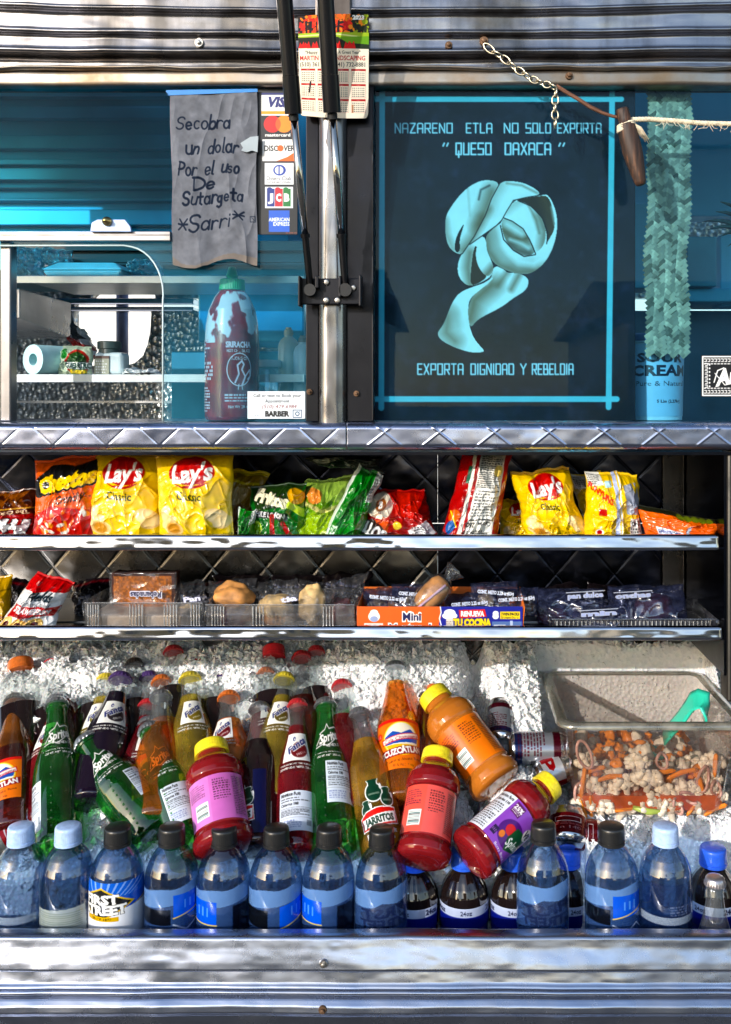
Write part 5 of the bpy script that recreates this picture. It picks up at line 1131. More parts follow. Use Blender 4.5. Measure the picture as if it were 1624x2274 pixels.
cy_ = Canvas(80, 150, 1, (.55, .42, .06), 1); cy_.ell(34, 50, 26, 16, (.75, .65, .45), -.5); cy_.ell(44, 96, 18, 30, (.45, .25, .1)); cy_.rect(0, 0, 80, 8, (.85, .75, .15)); cy_.line([(10, 20), (70, 26)], 5, (.85, .75, .2))
bag('dim yellow chip bag slumped behind the right standing yellow bag', [(500, 1042), (596, 1050), (548, 1205), (500, 1205)], .15, .12, cy_, .02, 6)
bag('small dark green bag corner low beside the yellow bags', [(530, 1128), (570, 1134), (566, 1206), (528, 1206)], .055, .045, cv_green(1), .012, 7)
bag('dark green chilli and lime chip bag with black band', [(560, 1078), (684, 1070), (676, 1208), (546, 1208)], .10, .060, cv_limon(), .024, 8, .9)
bag('light green crumpled bag between two darker green bags', [(680, 1070), (792, 1056), (754, 1208), (648, 1208)], .13, .07, cv_green(0), .024, 9, 1.8)
bag('bright green chip bag leaning right with a white side strip', [(796, 1030), (852, 1058), (796, 1208), (708, 1204)], .10, .045, cv_green(1), .022, 10, 1.4)
bag('red and black snack bag fallen over behind the green one', [(812, 1090), (946, 1090), (982, 1208), (780, 1208)], .12, .055, cv_redmix(), .026, 11, 1.8)
bag('tall red bag turned to show its long white nutrition panel', [(1032, 998), (1140, 1006), (1104, 1210), (968, 1208)], .085, .045, cv_nacho(), .026, 12, 1.2)
bag('yellow chip bag mostly hidden low behind the tilted yellow bag', [(1108, 1112), (1200, 1104), (1210, 1206), (1110, 1206)], .14, .10, LY, .02, 13)
bag('yellow chip bag tilted right with a small dark red logo', [(1134, 1052), (1262, 1038), (1312, 1208), (1170, 1208)], .085, .050, LY, .030, 14, 1.3)
cb2 = Canvas(80, 90, 1, (.88, .75, .08), 1); cb2.poly([(6, 0), (44, 4), (40, 20), (4, 26)], (.88, .88, .88)); cb2.fine(8, 4, 40, 20, 5, BLK, .8, 4); cb2.text('YUN', 50, 40, 12, (.7, .4, .05), al='c', ang=R(-40), bold=.04)
bag('yellow bag end poking up between two yellow bags', [(1262, 1056), (1336, 1048), (1350, 1160), (1296, 1160)], .14, .11, cb2, .018, 15)
bag('yellow onion snack bag standing upside down with a lilac stripe', [(1300, 1046), (1420, 1050), (1424, 1208), (1292, 1208)], .070, .045, cv_funy(), .026, 16, 1.3)
bag('orange triangular bag lying on its side at the right end', [(1414, 1118), (1612, 1162), (1560, 1206), (1438, 1206)], .045, .035, cv_tri(), .016, 17, .9, side=.0)
cpl = Canvas(120, 40, 1, (.25, .30, .26), 1); cpl.ell(40, 20, 30, 10, (.7, .75, .7), .2); cpl.poly([(0, 30), (60, 10), (60, 40)], (.05, .22, .08))
bag('crumpled silver green wrapper tucked up near the shelf bay ceiling', [(676, 1016), (846, 1008), (852, 1050), (700, 1036)], .15, .12, cpl, .010, 18, 2.0, floor=Z1, name='wrapper', cat='wrapper', group=None)

# pastry shelf -----------------------------------------------------
GP = 'pastry packs on the lower shelf'
m_wrap = film('clear_wrapper', (.95, .95, .96), .04, .05, .03, (.7, .72, .78), 1.0, 110, 1.45)
m_rib = film('tray_rib', (.95, .95, .95), .25, .1, .45, (.75, .74, .72), .2, 40, 1.5)  # whiter than the tray film, putting the ribs' highlight into their colour
m_tray = film('clear_tray', (.90, .90, .90), .07, .07, .07, (.7, .68, .66), .5, 60, 1.5)
def pouch(label, corners, Yt, Yb, puff=.03, seed=1, floor=Z2, parts=(), group=GP, mat=None, name='pastry_pack', cat='pastry pack', amp=1.4):
    c = np.array(corners, float); nx, ny = 44, 36
    def f(u, v, sgn=1):
        uu = u[..., None]; vv = v[..., None]; p = (c[0] * (1 - uu) + c[1] * uu) * (1 - vv) + (c[3] * (1 - uu) + c[2] * uu) * vv
        p[..., 0] += 8 * (fbm(v * 5, u * 2, 3, seed) - .5) * np.abs(u - .5) * 2; p[..., 1] += 10 * (fbm(u * 6, v * 2, 3, seed + 2) - .5) * np.abs(v - .5) * 2
        b = np.clip(np.sin(np.pi * u), 0, 1) ** .6 * np.clip(np.sin(np.pi * v), 0, 1) ** .6
        q = puff * b + amp * .005 * (ridge(u * 4 + v * 3, v * 4 - u * 2, seed) ** 3 + ridge(u * 8 + seed, v * 3, seed + 4) ** 3) * np.clip(b * 2, 0, 1)
        P = W(p[..., 0], p[..., 1], Yt + (Yb - Yt) * v); P[..., 1] -= q * sgn; P[..., 2] = np.maximum(P[..., 2], floor + .001); return P
    t = thing(name, label, cat, tuple(W(c[:, 0].mean(), c[2, 1], Yb)), group=group)
    cv = Canvas(4, 4); surf('wrapper', cv, nx, ny, f, mat or m_wrap, t, back=lambda u, v: f(u, v, -1))
    return t
m_cake = plain('golden_cake', (.50, .22, .06), .6, var=.5, vs_=60, bmp=.5); m_choc = plain('chocolate_cake', (.10, .02, .03), .6, var=.4, vs_=60, bmp=.5); m_pale = plain('pale_cookie', (.62, .42, .18), .6, var=.4, vs_=60, bmp=.4)
m_bread = plain('toasted_bread', (.48, .24, .08), .85, var=.35, vs_=160, bmp=.8)
def lump(t, px, py, Y, rx, ry, mat, nm='cake', seed=0, amp=.18):
    k = K(Y); MB().blob(tuple(W(px, py, Y)), (rx * k, rx * k * .8, ry * k), 5, amp + .2, 2.6, seed=seed).build(nm, mat, t, True)
m_white = plain('white_print', (.85, .85, .88), .4)
def pr_label(t, st, px0, py0, px1, py1, Y, bg, fg, rot=0, flipped=False, a=1.0):
    w_, h_ = px1 - px0, py1 - py0; c = Canvas(w_, h_, 1.4, bg, a); c.text(st, w_ / 2, h_ / 2, h_ * .62, (*fg, 1), w=w_ * .9, al='c', bold=.05, rot180=flipped)
    return flat('printed_label', c, px0, py0, px1, py1, Y, mpa, t, th=.0003, rot=rot)
# strawberry cookie bag
c = Canvas(150, 130, 1.2, (.90, .90, .90), 1); c.poly([(0, 0), (150, 0), (150, 26), (0, 34)], (.80, .05, .06)); c.text('MRS.', 40, 14, 6, WHT, al='c'); c.text('Fields', 84, 40, 20, (.08, .15, .18), w=80, al='c', shear=.2, bold=.05); c.text('Premium Cookies', 80, 58, 10, (.1, .12, .12), w=92, al='c', shear=.25)
c.poly([(10, 66), (150, 62), (146, 84), (14, 92)], (.72, .05, .06)); c.text('STRAWBERRY', 80, 74, 12, WHT, w=116, al='c', bold=.05); c.text('Shortbread', 72, 86, 8, (.2, .05, .05), w=56, al='c', shear=.3)
for x in (26, 66, 106): c.ell(x, 108, 20, 17, (.85, .66, .35)); c.ell(x, 108, 17, 14, (.92, .78, .48), soft=.3); c.ell(x, 108, 9, 7, (.30, .02, .05))
bag('red and white strawberry shortbread bag leaning at the left', [(84, 1268), (166, 1290), (118, 1402), (-16, 1398)], .075, .030, c, .022, 21, 1.1, floor=Z2, group=GP)
c = Canvas(40, 70, 1, (.80, .62, .20), 1); c.line([(0, 18), (40, 18)], 2, (.5, .38, .1)); c.line([(0, 50), (40, 54)], 3, (.6, .3, .1))
bag('gold packet cut by the left edge of the lower shelf', [(-30, 1280), (28, 1276), (20, 1395), (-34, 1395)], .10, .06, c, .014, 22, .8, floor=Z2, group=GP)
for lab, cs_, st, seed in [('black chocolate snack packet behind the cookie bag', [(160, 1292), (246, 1286), (240, 1372), (170, 1372)], 'ne', 23), ('black foil packet deep behind the gold packet', [(30, 1284), (90, 1288), (90, 1380), (26, 1380)], 'uts', 24),
                           ('dark packet with pale lettering behind the blue print pack', [(400, 1290), (500, 1286), (500, 1372), (404, 1372)], 'nito', 25)]:
    c = Canvas(80, 80, 1, (.06, .035, .05), 1); c.text(st, 40, 30, 20, (.55, .55, .6), al='c', bold=.05); c.fine(8, 52, 72, 70, 3, (.45, .45, .5), .7, seed); c.line([(0, 8), (80, 4)], 3, (.4, .05, .08)); bag(lab, cs_, .16, .13, c, .018, seed, 1.6, floor=Z2, group=GP)
# toast slices pack
t = thing('toast_pack', 'brown toasted bread slice pack with upside down blue lettering', 'pastry pack', tuple(W(316, 1395, .10)), group=GP)
tb = MB(); k = K(.09)
nx_, ny_ = 60, 36; u, v = np.meshgrid(np.linspace(0, 1, nx_), np.linspace(0, 1, ny_))
def toast(u, v, dy): 
    e = np.minimum(np.minimum(u, 1 - u) * 9, np.minimum(v, 1 - v) * 7); P = W(247 + 140 * u + 2 * (fbm(v * 8, u, 3, 2) - .5), 1274 + 116 * v + 3 * (fbm(u * 9, v, 3) - .5), .088); P[..., 1] += dy + np.where(dy < .01, .004 * (1 - np.clip(e, 0, 1)), 0) - .002 * fbm(u * 20, v * 14, 3, 5); P[..., 2] = np.maximum(P[..., 2], Z2 + .001); return P
ct = Canvas(140, 116, 1.3, (.62, .36, .15), 1); ct.rect(0, 0, 140, 6, (.20, .08, .03)); ct.rect(0, 0, 5, 116, (.25, .1, .04)); ct.rect(134, 0, 140, 116, (.25, .1, .04)); ct.grain(.25, .25, 3, 4)
surf('bread', ct, 120, 90, lambda u, v: toast(u, v, 0), printm('bread_print', .8, 0, .2, bmp=.6), t, back=lambda u, v: toast(u, v, .03))
pr_label(t, 'Rebanadas', 286, 1312, 362, 1330, .082, (.95, .95, .98), (.04, .06, .30), flipped=True, a=.0).name = 'blue_lettering'
cc = Canvas(76, 18, 2, (1, 1, 1), 0); cc.text('Rebanadas', 38, 9, 12, (.95, .95, 1, 1), w=72, al='c', bold=.10, rot180=True); cc.text('Rebanadas', 38, 9, 11, (.03, .05, .28, 1), w=68, al='c', bold=.03, rot180=True)
flat('lettering', cc, 286, 1311, 362, 1331, .0805, mpa, t, th=.0002, dens=2)
def f_(u, v, d=0): P = W(243 + 150 * u, 1270 + 122 * v, .078 + d); P[..., 1] -= .003 * ridge(u * 5, v * 4, 8) ** 2; P[..., 2] = np.maximum(P[..., 2], Z2 + .001); return P
surf('wrapper', Canvas(4, 4), 40, 30, f_, m_wrap, t, back=lambda u, v: f_(u, v, .045))
# ribbed clear trays
def tray(label, px0, px1, pyt, Yf, depth, ribs, group=None, name='clear_tray', mat=None):
    k = K(Yf); x0, x1 = (px0 - VX) * k, (px1 - VX) * k; zt = ZP(pyt, Yf); zb = Z2 + .0008; V = []; n = int((px1 - px0) * 1.0)
    mb = MB(); xs = np.linspace(x0, x1, n); pxs = np.linspace(px0, px1, n)
    rib = np.zeros(n)
    for a, b_, m_ in ribs: rib += np.where((pxs > a) & (pxs < b_), .0016 * (1 + np.sin((pxs - a) / (b_ - a) * m_ * 6.283)), 0)
    rows = [(zb, .004, 0), (zb + .002, .001, 1), (zt - .003, -.0015, 1), (zt - .001, -.0015, 0), (zt, -.005, 0), (zt - .0015, -.006, 0)]
    for z, dy, q in rows:
        for i in range(n): V.append((xs[i], Yf + dy - rib[i] * q, z))
    mb.add(V, grid_faces(n, len(rows)).tolist())
    for xx, s_ in ((x0, -1), (x1, 1)): mb.add([(xx, Yf, zb), (xx + s_ * .004, Yf - .003, zt), (xx + s_ * .004, Yf + depth, zt), (xx, Yf + depth, zb)], [(0, 1, 2, 3)])
    mb.add([(x0, Yf + depth, zb), (x1, Yf + depth, zb), (x1, Yf + depth, zt), (x0, Yf + depth, zt)], [(0, 1, 2, 3)]); mb.add([(x0, Yf, zb), (x1, Yf, zb), (x1, Yf + depth, zb), (x0, Yf + depth, zb)], [(0, 1, 2, 3)])
    for a, b_, m_ in ribs:
        for i in range(m_): xq = (a + (b_ - a) * (i + .5) / m_ - VX) * k; mb.tube([(xq, Yf - .004, zb + .002), (xq, Yf - .0045, zt - .003)], .0009, 6, 1)
    o = mb.build(name, [mat or m_tray, m_rib], None, True, sharp=50); md = o.modifiers.new('thickness', 'SOLIDIFY'); md.thickness = .0005
    return tag(o, label, 'tray', group)
tray('long clear ribbed plastic tray in front of the toast pack', 190, 452, 1336, .028, .10, [(196, 224, 5), (288, 322, 5), (364, 398, 5), (424, 448, 4)], 'clear ribbed trays')
tray('clear ribbed plastic tray holding the wrapped muffins', 458, 788, 1340, .030, .10, [(470, 502, 5), (560, 590, 4), (716, 744, 4)], 'clear ribbed trays')
o = MB().box(tuple(W(196, 1395, .034) * np.array([1, 1, 0]) + np.array([0, 0, Z2 + .003])), tuple(W(440, 1350, .11) * np.array([1, 1, 0]) + np.array([0, 0, ZP(1366, .035)]))).build('wafer_pack', plain('tan_wafer_pack', (.62, .48, .36), .45, var=.3, vs_=20), None, bevel=.003)
tag(o, 'flat tan wafer pack lying inside the long clear tray', 'pastry pack', GP)
for lab, cs_, Yy, items, st in [
    ('crinkled clear pack with blue and red print beside the toast', [(392, 1296), (456, 1284), (452, 1396), (372, 1396)], .075, [(418, 1366, 22, 14, m_pale)], ('Pan', 425, 1330)),
    ('clear pack with one round golden muffin, leftmost of the muffin packs', [(462, 1290), (572, 1284), (560, 1398), (470, 1396)], .060, [(520, 1330, 38, 26, m_cake), (520, 1372, 34, 22, m_choc)], None),
    ('clear pack with pale rolls between the two muffin packs', [(574, 1292), (662, 1284), (655, 1396), (566, 1396)], .065, [(615, 1352, 34, 22, m_pale), (618, 1378, 30, 16, m_cake)], ('tia', 640, 1330)),
    ('clear pack with an upright pale cookie at the right of the muffin packs', [(664, 1288), (746, 1296), (738, 1398), (660, 1398)], .050, [(694, 1346, 26, 34, m_pale)], None),
    ('clear pack with a dark chocolate cake next to the orange box', [(735, 1290), (818, 1270), (790, 1396), (728, 1396)], .075, [(755, 1362, 26, 26, m_choc)], None)]:
    t = pouch(lab, cs_, Yy + .03, Yy - .002, .030, seed=int(cs_[0][0]))
    for i, (px, py, rx, ry, mt) in enumerate(items): lump(t, px, py - 5, Yy + .010, rx * 1.2, ry * 1.25, mt, seed=i + int(px))
    if st: pr_label(t, st[0], st[1] - 20, st[2] - 9, st[1] + 22, st[2] + 9, Yy - .033, (.06, .10, .40), (.9, .9, .95), rot=-.15, a=.0).name = 'print'
for px in (545, 640, 770):
    pass
# orange muffin box
bx = thing('muffin_box', 'open orange and blue cardboard box of wrapped mini muffins', 'box', tuple(W(982, 1398, .06)), group=None)
Yf = .020; k = K(Yf)
c = Canvas(368, 62, 1.5, (.93, .36, .03), 1); c.poly([(184, 0), (368, 0), (368, 62), (184, 62), (182, 40), (187, 24)], (.06, .10, .55)); c.line([(185, 0), (187, 14), (183, 28), (187, 44), (184, 62)], 2.5, WHT)
c.poly([(16, 40), (58, 40), (60, 62), (14, 62)], (.90, .88, .85)); c.text('BIMBO', 38, 50, 10, (.70, .05, .08), w=38, al='c', bold=.06); c.ell(38, 24, 13, 13, WHT); c.ell(38, 14, 9, 7, WHT); c.ell(38, 30, 9, 7, (.25, .35, .65), alpha=.5)
c.text('Mini', 122, 24, 20, WHT, w=44, al='c', bold=.12); c.text('Mini', 122, 24, 18, (.04, .05, .30), w=40, al='c', bold=.03); c.text('Mantecadas', 128, 50, 17, WHT, w=118, al='c', bold=.12); c.text('Mantecadas', 128, 50, 15, (.04, .05, .30), w=112, al='c', bold=.03)
c.ell(206, 22, 17, 9, WHT); c.ell(206, 15, 13, 9, WHT); c.rect(198, 28, 214, 52, (.85, .82, .78)); c.fine(199, 34, 213, 50, 4, (.3, .1, .1), .8, 2); c.poly([(226, 8), (284, 6), (288, 24), (228, 28)], (.80, .06, .08)); c.text('RENUEVA', 257, 17, 12, WHT, w=52, al='c', bold=.05)
c.text('TU COCINA', 256, 38, 16, (.97, .82, .10), w=84, al='c', bold=.07, outline=((.05, .05, .2), .12)); c.text('TU COCINA', 256, 58, 13, (.97, .82, .10), w=78, al='c', bold=.07); c.text('8', 308, 20, 17, WHT, al='c', bold=.07); c.rect(318, 12, 362, 30, (.95, .82, .1)); c.text('TWIN PACKS', 340, 18, 6.5, BLK, w=40, al='c', bold=.04); c.text('Empaques Dobles', 340, 26, 5, BLK, w=38, al='c'); c.rect(300, 36, 366, 58, (.35, .45, .65)); c.rect(304, 44, 330, 48, WHT); c.rect(340, 34, 346, 62, (.7, .75, .85))
m_card = printm('printed_card', .45, .25)
bp_ = lambda u, v, d=0: np.stack([(793 + 368 * u - VX) * k, np.full_like(u, Yf) + d - .001 * np.sin(u * 3), ZP(1347, Yf) + (Z2 + .001 - ZP(1347, Yf)) * v], -1)
surf('front_panel', c, 540, 100, lambda u, v: bp_(u, v), m_card, bx, back=lambda u, v: bp_(u, v, .0012))
x0, x1 = (793 - VX) * k, (1161 - VX) * k; zt = ZP(1347, Yf); m_orc = plain('orange_card', (.80, .16, .01), .5)
zbk = ZP(1303, Yf + .10)
MB().add([(x1, Yf, Z2 + .001), (x1, Yf + .10, Z2 + .001), (x1 + .004, Yf + .10, zbk), (x1 + .003, Yf, zt), (x1 - .001, Yf + .0015, Z2 + .001), (x1 - .001, Yf + .0985, Z2 + .001), (x1 + .003, Yf + .0985, zbk), (x1 + .002, Yf + .0015, zt)],
         [(0, 1, 2, 3), (7, 6, 5, 4), (0, 4, 5, 1), (3, 2, 6, 7), (1, 5, 6, 2), (0, 3, 7, 4)]).build('side_panel', m_orc, bx)
MB().box((x0, Yf + .1002, Z2 + .001), (x1, Yf + .1014, zbk)).build('back_panel', m_orc, bx)
MB().box((x0, Yf + .0015, Z2 + .001), (x0 + .0012, Yf + .10, zt)).build('side_panel', m_orc, bx)
GM = 'wrapped muffins in the orange box'
m_dwrap = film('dark_wrapper', (.55, .58, .68), .16, .1, .12, (.12, .15, .35), 1.0, 110, 1.45)
for i, (px, py, lab) in enumerate([(860, 1338, 'wrapped twin muffins in the left end of the orange box'), (1042, 1350, 'wrapped twin muffins right of the leaning pastry'), (1100, 1326, 'wrapped muffins in the middle rear of the orange box'), (1146, 1340, 'wrapped muffins at the right end of the orange box'), (925, 1330, 'wrapped muffins behind the leaning pastry in the box')]):
    t = pouch(lab, [(px - 56, py - 32), (px + 50, py - 34), (px + 48, py + 30), (px - 50, py + 30)], .095, .07, .020, 40 + i, group=GM, mat=m_dwrap, parts=())
    for j in (-1, 1): lump(t, px + j * 22, py + 6, .082, 20, 13, m_cake if j > 0 else m_pale, 'muffin', seed=i * 3 + j)
    cz = Canvas(86, 16, 1.4, WHT, 0); cz.text('CONT. NETO 2.22 oz (63g)', 43, 8, 7, (.8, .84, .95, 1), w=80, al='c', bold=.03); flat('print', cz, px - 42, py - 18, px + 44, py - 2, .056, mpa, t, th=.0002, rot=.08 * (-1) ** i, dens=1.4)
# leaning finger pastry
t = thing('pastry_roll', 'long golden pastry in clear wrap leaning out of the orange box', 'pastry', tuple(W(945, 1345, .05)))
A_, B_ = W(930, 1350, .052), W(990, 1288, .060); k = K(.055)
MB().tube([tuple(A_ + (B_ - A_) * q) for q in (0, .06, .2, .5, .8, .95, 1)], [.004, .012, .0155, .017, .016, .012, .004], 18).build('pastry', m_cake, t, True)
MB().tube([tuple(A_ + (B_ - A_) * q + np.array([.010 * (q - .5), -.0165, .0])) for q in (.1, .4, .7, .9)], .0018, 8).build('sugar_stripe', plain('lilac_stripe', (.45, .30, .42), .5), t, True)
D_ = B_ - A_; P_ = [A_ + D_ * q for q in (-.1, -.02, .15, .5, .85, 1.0, 1.08, 1.25, 1.38)]
rw = MB().tube([tuple(p) for p in P_], [.013, .014, .0185, .0205, .019, .012, .006, .012, .016], 22); rw.v[0] = rw.v[0] + .0022 * (rng.rand(*rw.v[0].shape) - .5) * 1.4
rw.build('wrapper', m_wrap, t, True)
# dark packs at the right
for lab, cs_, Yy, items, st in [('dark clear clamshell pack of pastries right of the orange box', [(1186, 1304), (1338, 1308), (1346, 1400), (1196, 1402)], .075, [(1230, 1372, 34, 20, m_choc), (1290, 1370, 34, 18, m_choc)], ('pan dulce', 1300, 1322)),
                            ('glossy wrapped brown bun pack at the right end', [(1350, 1302), (1518, 1298), (1530, 1400), (1352, 1402)], .080, [(1450, 1350, 44, 30, m_choc), (1400, 1374, 30, 20, m_choc)], ('onchas', 1406, 1322)),
                            ('crumpled clear wrapper lying between the dark packs', [(1262, 1346), (1396, 1342), (1404, 1402), (1250, 1402)], .045, [(1330, 1384, 36, 14, m_choc)], ('min', 1330, 1362))]:
    t = pouch(lab, cs_, Yy + .02, Yy - .005, .028, seed=int(cs_[0][0]), mat=m_dwrap)
    for i, (px, py, rx, ry, mt) in enumerate(items): lump(t, px, py, Yy + .01, rx, ry, mt, seed=i + int(px))
    cz = Canvas(90, 20, 1.4, WHT, 0); cz.text(st[0], 45, 10, 10, (.62, .66, .8, 1), w=80, al='c', bold=.05); cz.line([(2, 2), (88, 2)], 1, (.5, .55, .7, 1)); flat('print', cz, st[1] - 44, st[2] - 10, st[1] + 44, st[2] + 10, Yy - .030, mpa, t, th=.0002, rot=-.06, dens=1.2)
tray('low dark ribbed tray under the packs at the right end', 1226, 1590, 1372, .026, .12, [(1232, 1580, 38)], 'clear ribbed trays', mat=film('smoked_tray', (.6, .6, .62), .10, .1, .08, (.3, .3, .35), .6, 60))

for i, (cs_, lab) in enumerate([([(470, 1280), (600, 1276), (600, 1372), (468, 1372)], 'dark shiny wrapper added to darken the shelf behind the leftmost muffin pack'), ([(600, 1278), (720, 1280), (720, 1372), (604, 1372)], 'dark shiny wrapper added to darken the shelf behind the pale roll pack'),
                          ([(716, 1276), (830, 1272), (824, 1372), (722, 1372)], 'dark shiny wrapper added to darken the shelf behind the chocolate cake pack'), ([(1180, 1300), (1290, 1296), (1290, 1380), (1184, 1380)], 'dark wrapped pack added to darken the shelf behind the clamshell pack'),
                          ([(1300, 1296), (1420, 1300), (1420, 1380), (1304, 1380)], 'dark wrapped pack added to darken the shelf behind the crumpled wrapper')]):
    c = Canvas(110, 90, 1, (.07, .05, .06), 1); c.fine(8, 14, 100, 40, 4, (.42, .44, .55), .8, i + 3); c.line([(0, 50), (110, 44)], 4, (.30, .05, .08) if i % 2 else (.08, .10, .35)); c.ell(40, 70, 22, 14, (.25, .12, .05))
    bag(lab, cs_, .175, .150, c, .020, 60 + i, 1.8, floor=Z2, group=GP)  # filler packs added to keep the back of the pastry shelf dark
# ------------------------------------------------------------------ what hangs and stands at the windows
mpaper = printm('paper_print', .7, 0, .3); mcard = printm('glossy_card', .4, .05); mchalk = printm('chalk_board', .75, .0, .2)
def strokes(cv, st, x, y, h, w, lw, col, font, gap=.35, slant=0.0, jit=0.0, seed=1, space=1.4):
    """write with pen strokes; x, y top left, h the capital height, w the total width"""
    r = random.Random(seed); adv = []; tot = 0
    for ch in st:
        g = font.get(ch); ww = space if g is None else g[0]; adv.append(tot); tot += ww + gap
    sx = w / max(tot - gap, .1); sy = h / 4.0
    for ch, a in zip(st, adv):
        g = font.get(ch)
        if g is None: continue
        jy = r.uniform(-jit, jit) * h; ks = 1 + (r.uniform(-.12, .12) if jit else 0); kx = r.uniform(-.12, .12) if jit else 0
        for pl in g[1]:
            pts = [(x + (a + px * ks) * sx - (slant + kx * 3) * (py - 4) * sy * .3, y + (4 - (4 - py) * ks) * sy + jy) for px, py in pl]
            cv.line(pts, lw * (r.uniform(.75, 1.25) if jit else 1), col)
def arcp(cx, cy, rx, ry, a0, a1, n=10): return [(cx + rx * math.cos(R(a0 + (a1 - a0) * i / n)), cy + ry * math.sin(R(a0 + (a1 - a0) * i / n))) for i in range(n + 1)]
BF = {'A': (2, [[(0, 4), (0, .4), (.4, 0), (1.6, 0), (2, .4), (2, 4)], [(0, 2.2), (2, 2.2)]]), 'B': (2, [[(0, 0), (0, 4), (2, 4), (2, 2.1), (0, 2)], [(0, 0), (1.7, 0), (1.7, 2)]]), 'C': (2, [[(2, 0), (0, 0), (0, 4), (2, 4)]]),
      'D': (2, [[(0, 0), (1.8, 0), (2, .4), (2, 4), (0, 4), (0, 0)]]), 'E': (1.8, [[(1.8, 0), (0, 0), (0, 4), (1.8, 4)], [(0, 2), (1.5, 2)]]), 'G': (2, [[(2, 0), (0, 0), (0, 4), (2, 4), (2, 2.2), (1.1, 2.2)]]), 'I': (.3, [[(.15, 0), (.15, 4)]]),
      'L': (1.7, [[(0, 0), (0, 4), (1.7, 4)]]), 'N': (2, [[(0, 4), (0, 0), (2, 4), (2, 0)]]), 'O': (2, [[(0, 0), (2, 0), (2, 4), (0, 4), (0, 0)]]), 'P': (2, [[(0, 4), (0, 0), (2, 0), (2, 2.2), (0, 2.2)]]), 'Q': (2, [[(0, 0), (2, 0), (2, 4), (0, 4), (0, 0)], [(1, 2.8), (1, 5)]]),
      'R': (2, [[(0, 4), (0, 0), (2, 0), (2, 2.2), (0, 2.2)], [(1, 2.2), (2, 4)]]), 'S': (2, [[(2, 0), (0, 0), (0, 2), (2, 2), (2, 4), (0, 4)]]), 'T': (2, [[(0, 0), (2, 0)], [(1, 0), (1, 4)]]), 'U': (2, [[(0, 0), (0, 4), (2, 4), (2, 0)]]),
      'X': (2, [[(0, 0), (2, 4)], [(2, 0), (0, 4)]]), 'Y': (2, [[(0, 0), (1, 2), (2, 0)], [(1, 2), (1, 4)]]), 'Z': (2, [[(0, 0), (2, 0), (0, 4), (2, 4)]]), '"': (1, [[(.2, 0), (.0, 1)], [(.8, 0), (.6, 1)]])}
HF = {'S': (1.8, [arcp(1.0, 1.0, .8, 1.0, -20, -250, 8) + arcp(.9, 3.0, .8, 1.0, -70, 150, 8)]), 'e': (1.3, [[(0.1, 2.9), (1.2, 2.7)] + arcp(.65, 2.8, .6, 1.15, -5, -320, 10)]), 'c': (1.2, [arcp(.7, 2.8, .6, 1.2, -50, -310, 10)]), 'o': (1.3, [arcp(.65, 2.8, .6, 1.15, -90, 270, 12)]),
      'b': (1.3, [[(0, 0), (0, 4)], arcp(.6, 2.9, .6, 1.1, -180, 180, 12)]), 'r': (1.0, [[(0, 1.8), (0.05, 4)], arcp(.6, 2.7, .55, .9, 180, 320, 6)]), 'a': (1.4, [arcp(.6, 2.9, .55, 1.1, -20, -340, 12), [(1.2, 1.8), (1.25, 4)]]), 'u': (1.3, [[(0, 1.8), (0, 3.2)] + arcp(.6, 3.2, .6, .8, 180, 0, 8)[0:] + [(1.2, 1.8), (1.25, 4)]]),
      'n': (1.3, [[(0, 1.8), (0, 4)], arcp(.6, 2.8, .6, .9, 180, 360, 8) + [(1.2, 4)]]), 'd': (1.4, [arcp(.6, 2.9, .6, 1.1, 0, 360, 12), [(1.25, 0), (1.25, 4)]]), 'l': (.4, [[(.1, 0), (.1, 3.8), (.4, 4)]]), 'D': (1.8, [[(.2, 0), (.2, 4)], [(0, .1)] + arcp(.3, 2, 1.5, 1.9, -90, 90, 10)]), 'P': (1.6, [[(.2, 0), (.2, 4)], arcp(.3, 1.1, 1.2, 1.1, -100, 100, 8)]),
      's': (1.1, [arcp(.6, 2.3, .5, .55, -20, -240, 6) + arcp(.55, 3.4, .5, .6, -80, 150, 6)]), 't': (1.1, [[(.5, .6), (.5, 3.6), (.9, 4)], [(0, 1.8), (1.1, 1.7)]]), 'g': (1.3, [arcp(.6, 2.8, .55, 1.0, 0, 360, 12), [(1.15, 1.8), (1.15, 5), (.6, 5.6), (.1, 5.2)]]), 'i': (.4, [[(.2, 1.9), (.2, 4)], [(.2, .9), (.2, 1.1)]]),
      '*': (1.4, [[(.1, 1), (1.3, 3.4)], [(1.3, .8), (.1, 3.6)], [(0, 2.2), (1.4, 2.1)]]), 'v': (1.2, [[(0, 1.8), (.6, 4), (1.2, 1.8)]]), 'p': (1.3, [[(0, 1.8), (0, 5.4)], arcp(.6, 2.9, .6, 1.1, -180, 180, 12)])}

# handwritten brown paper sign
c = Canvas(194, 392, 1.0, (.42, .43, .46), 1); c.grain(.10, .06, 3, 5); c.poly([(0, 372), (20, 384), (60, 386), (120, 380), (194, 374), (194, 392), (0, 392)], (.48, .42, .36), .6)
ink = (.06, .10, .17)
for st, x, y, h, w, lw in [('Secobra', 12, 58, 30, 120, 4.2), ('un dolar', 34, 112, 32, 116, 4.2), ('Por el uso', 14, 160, 30, 140, 4.0), ('De', 48, 196, 26, 48, 4.6), ('Sutargeta', 24, 226, 30, 138, 4.6), ('*Sarri', 14, 280, 34, 118, 4.2), ('*', 138, 276, 26, 22, 4.0)]:
    strokes(c, st, x, y, h, w, lw, ink, HF, .4, .5, .06, seed=len(st))
c.line([(178, 286), (190, 284), (190, 296), (178, 298), (178, 286)], 1.5, ink); c.line([(182, 288), (188, 293)], 1.2, ink)
psn = thing('paper_sign', 'wrinkled brown paper sign with handwritten Spanish note taped to the left glass', 'sign', tuple(W(476, 590, .06)))
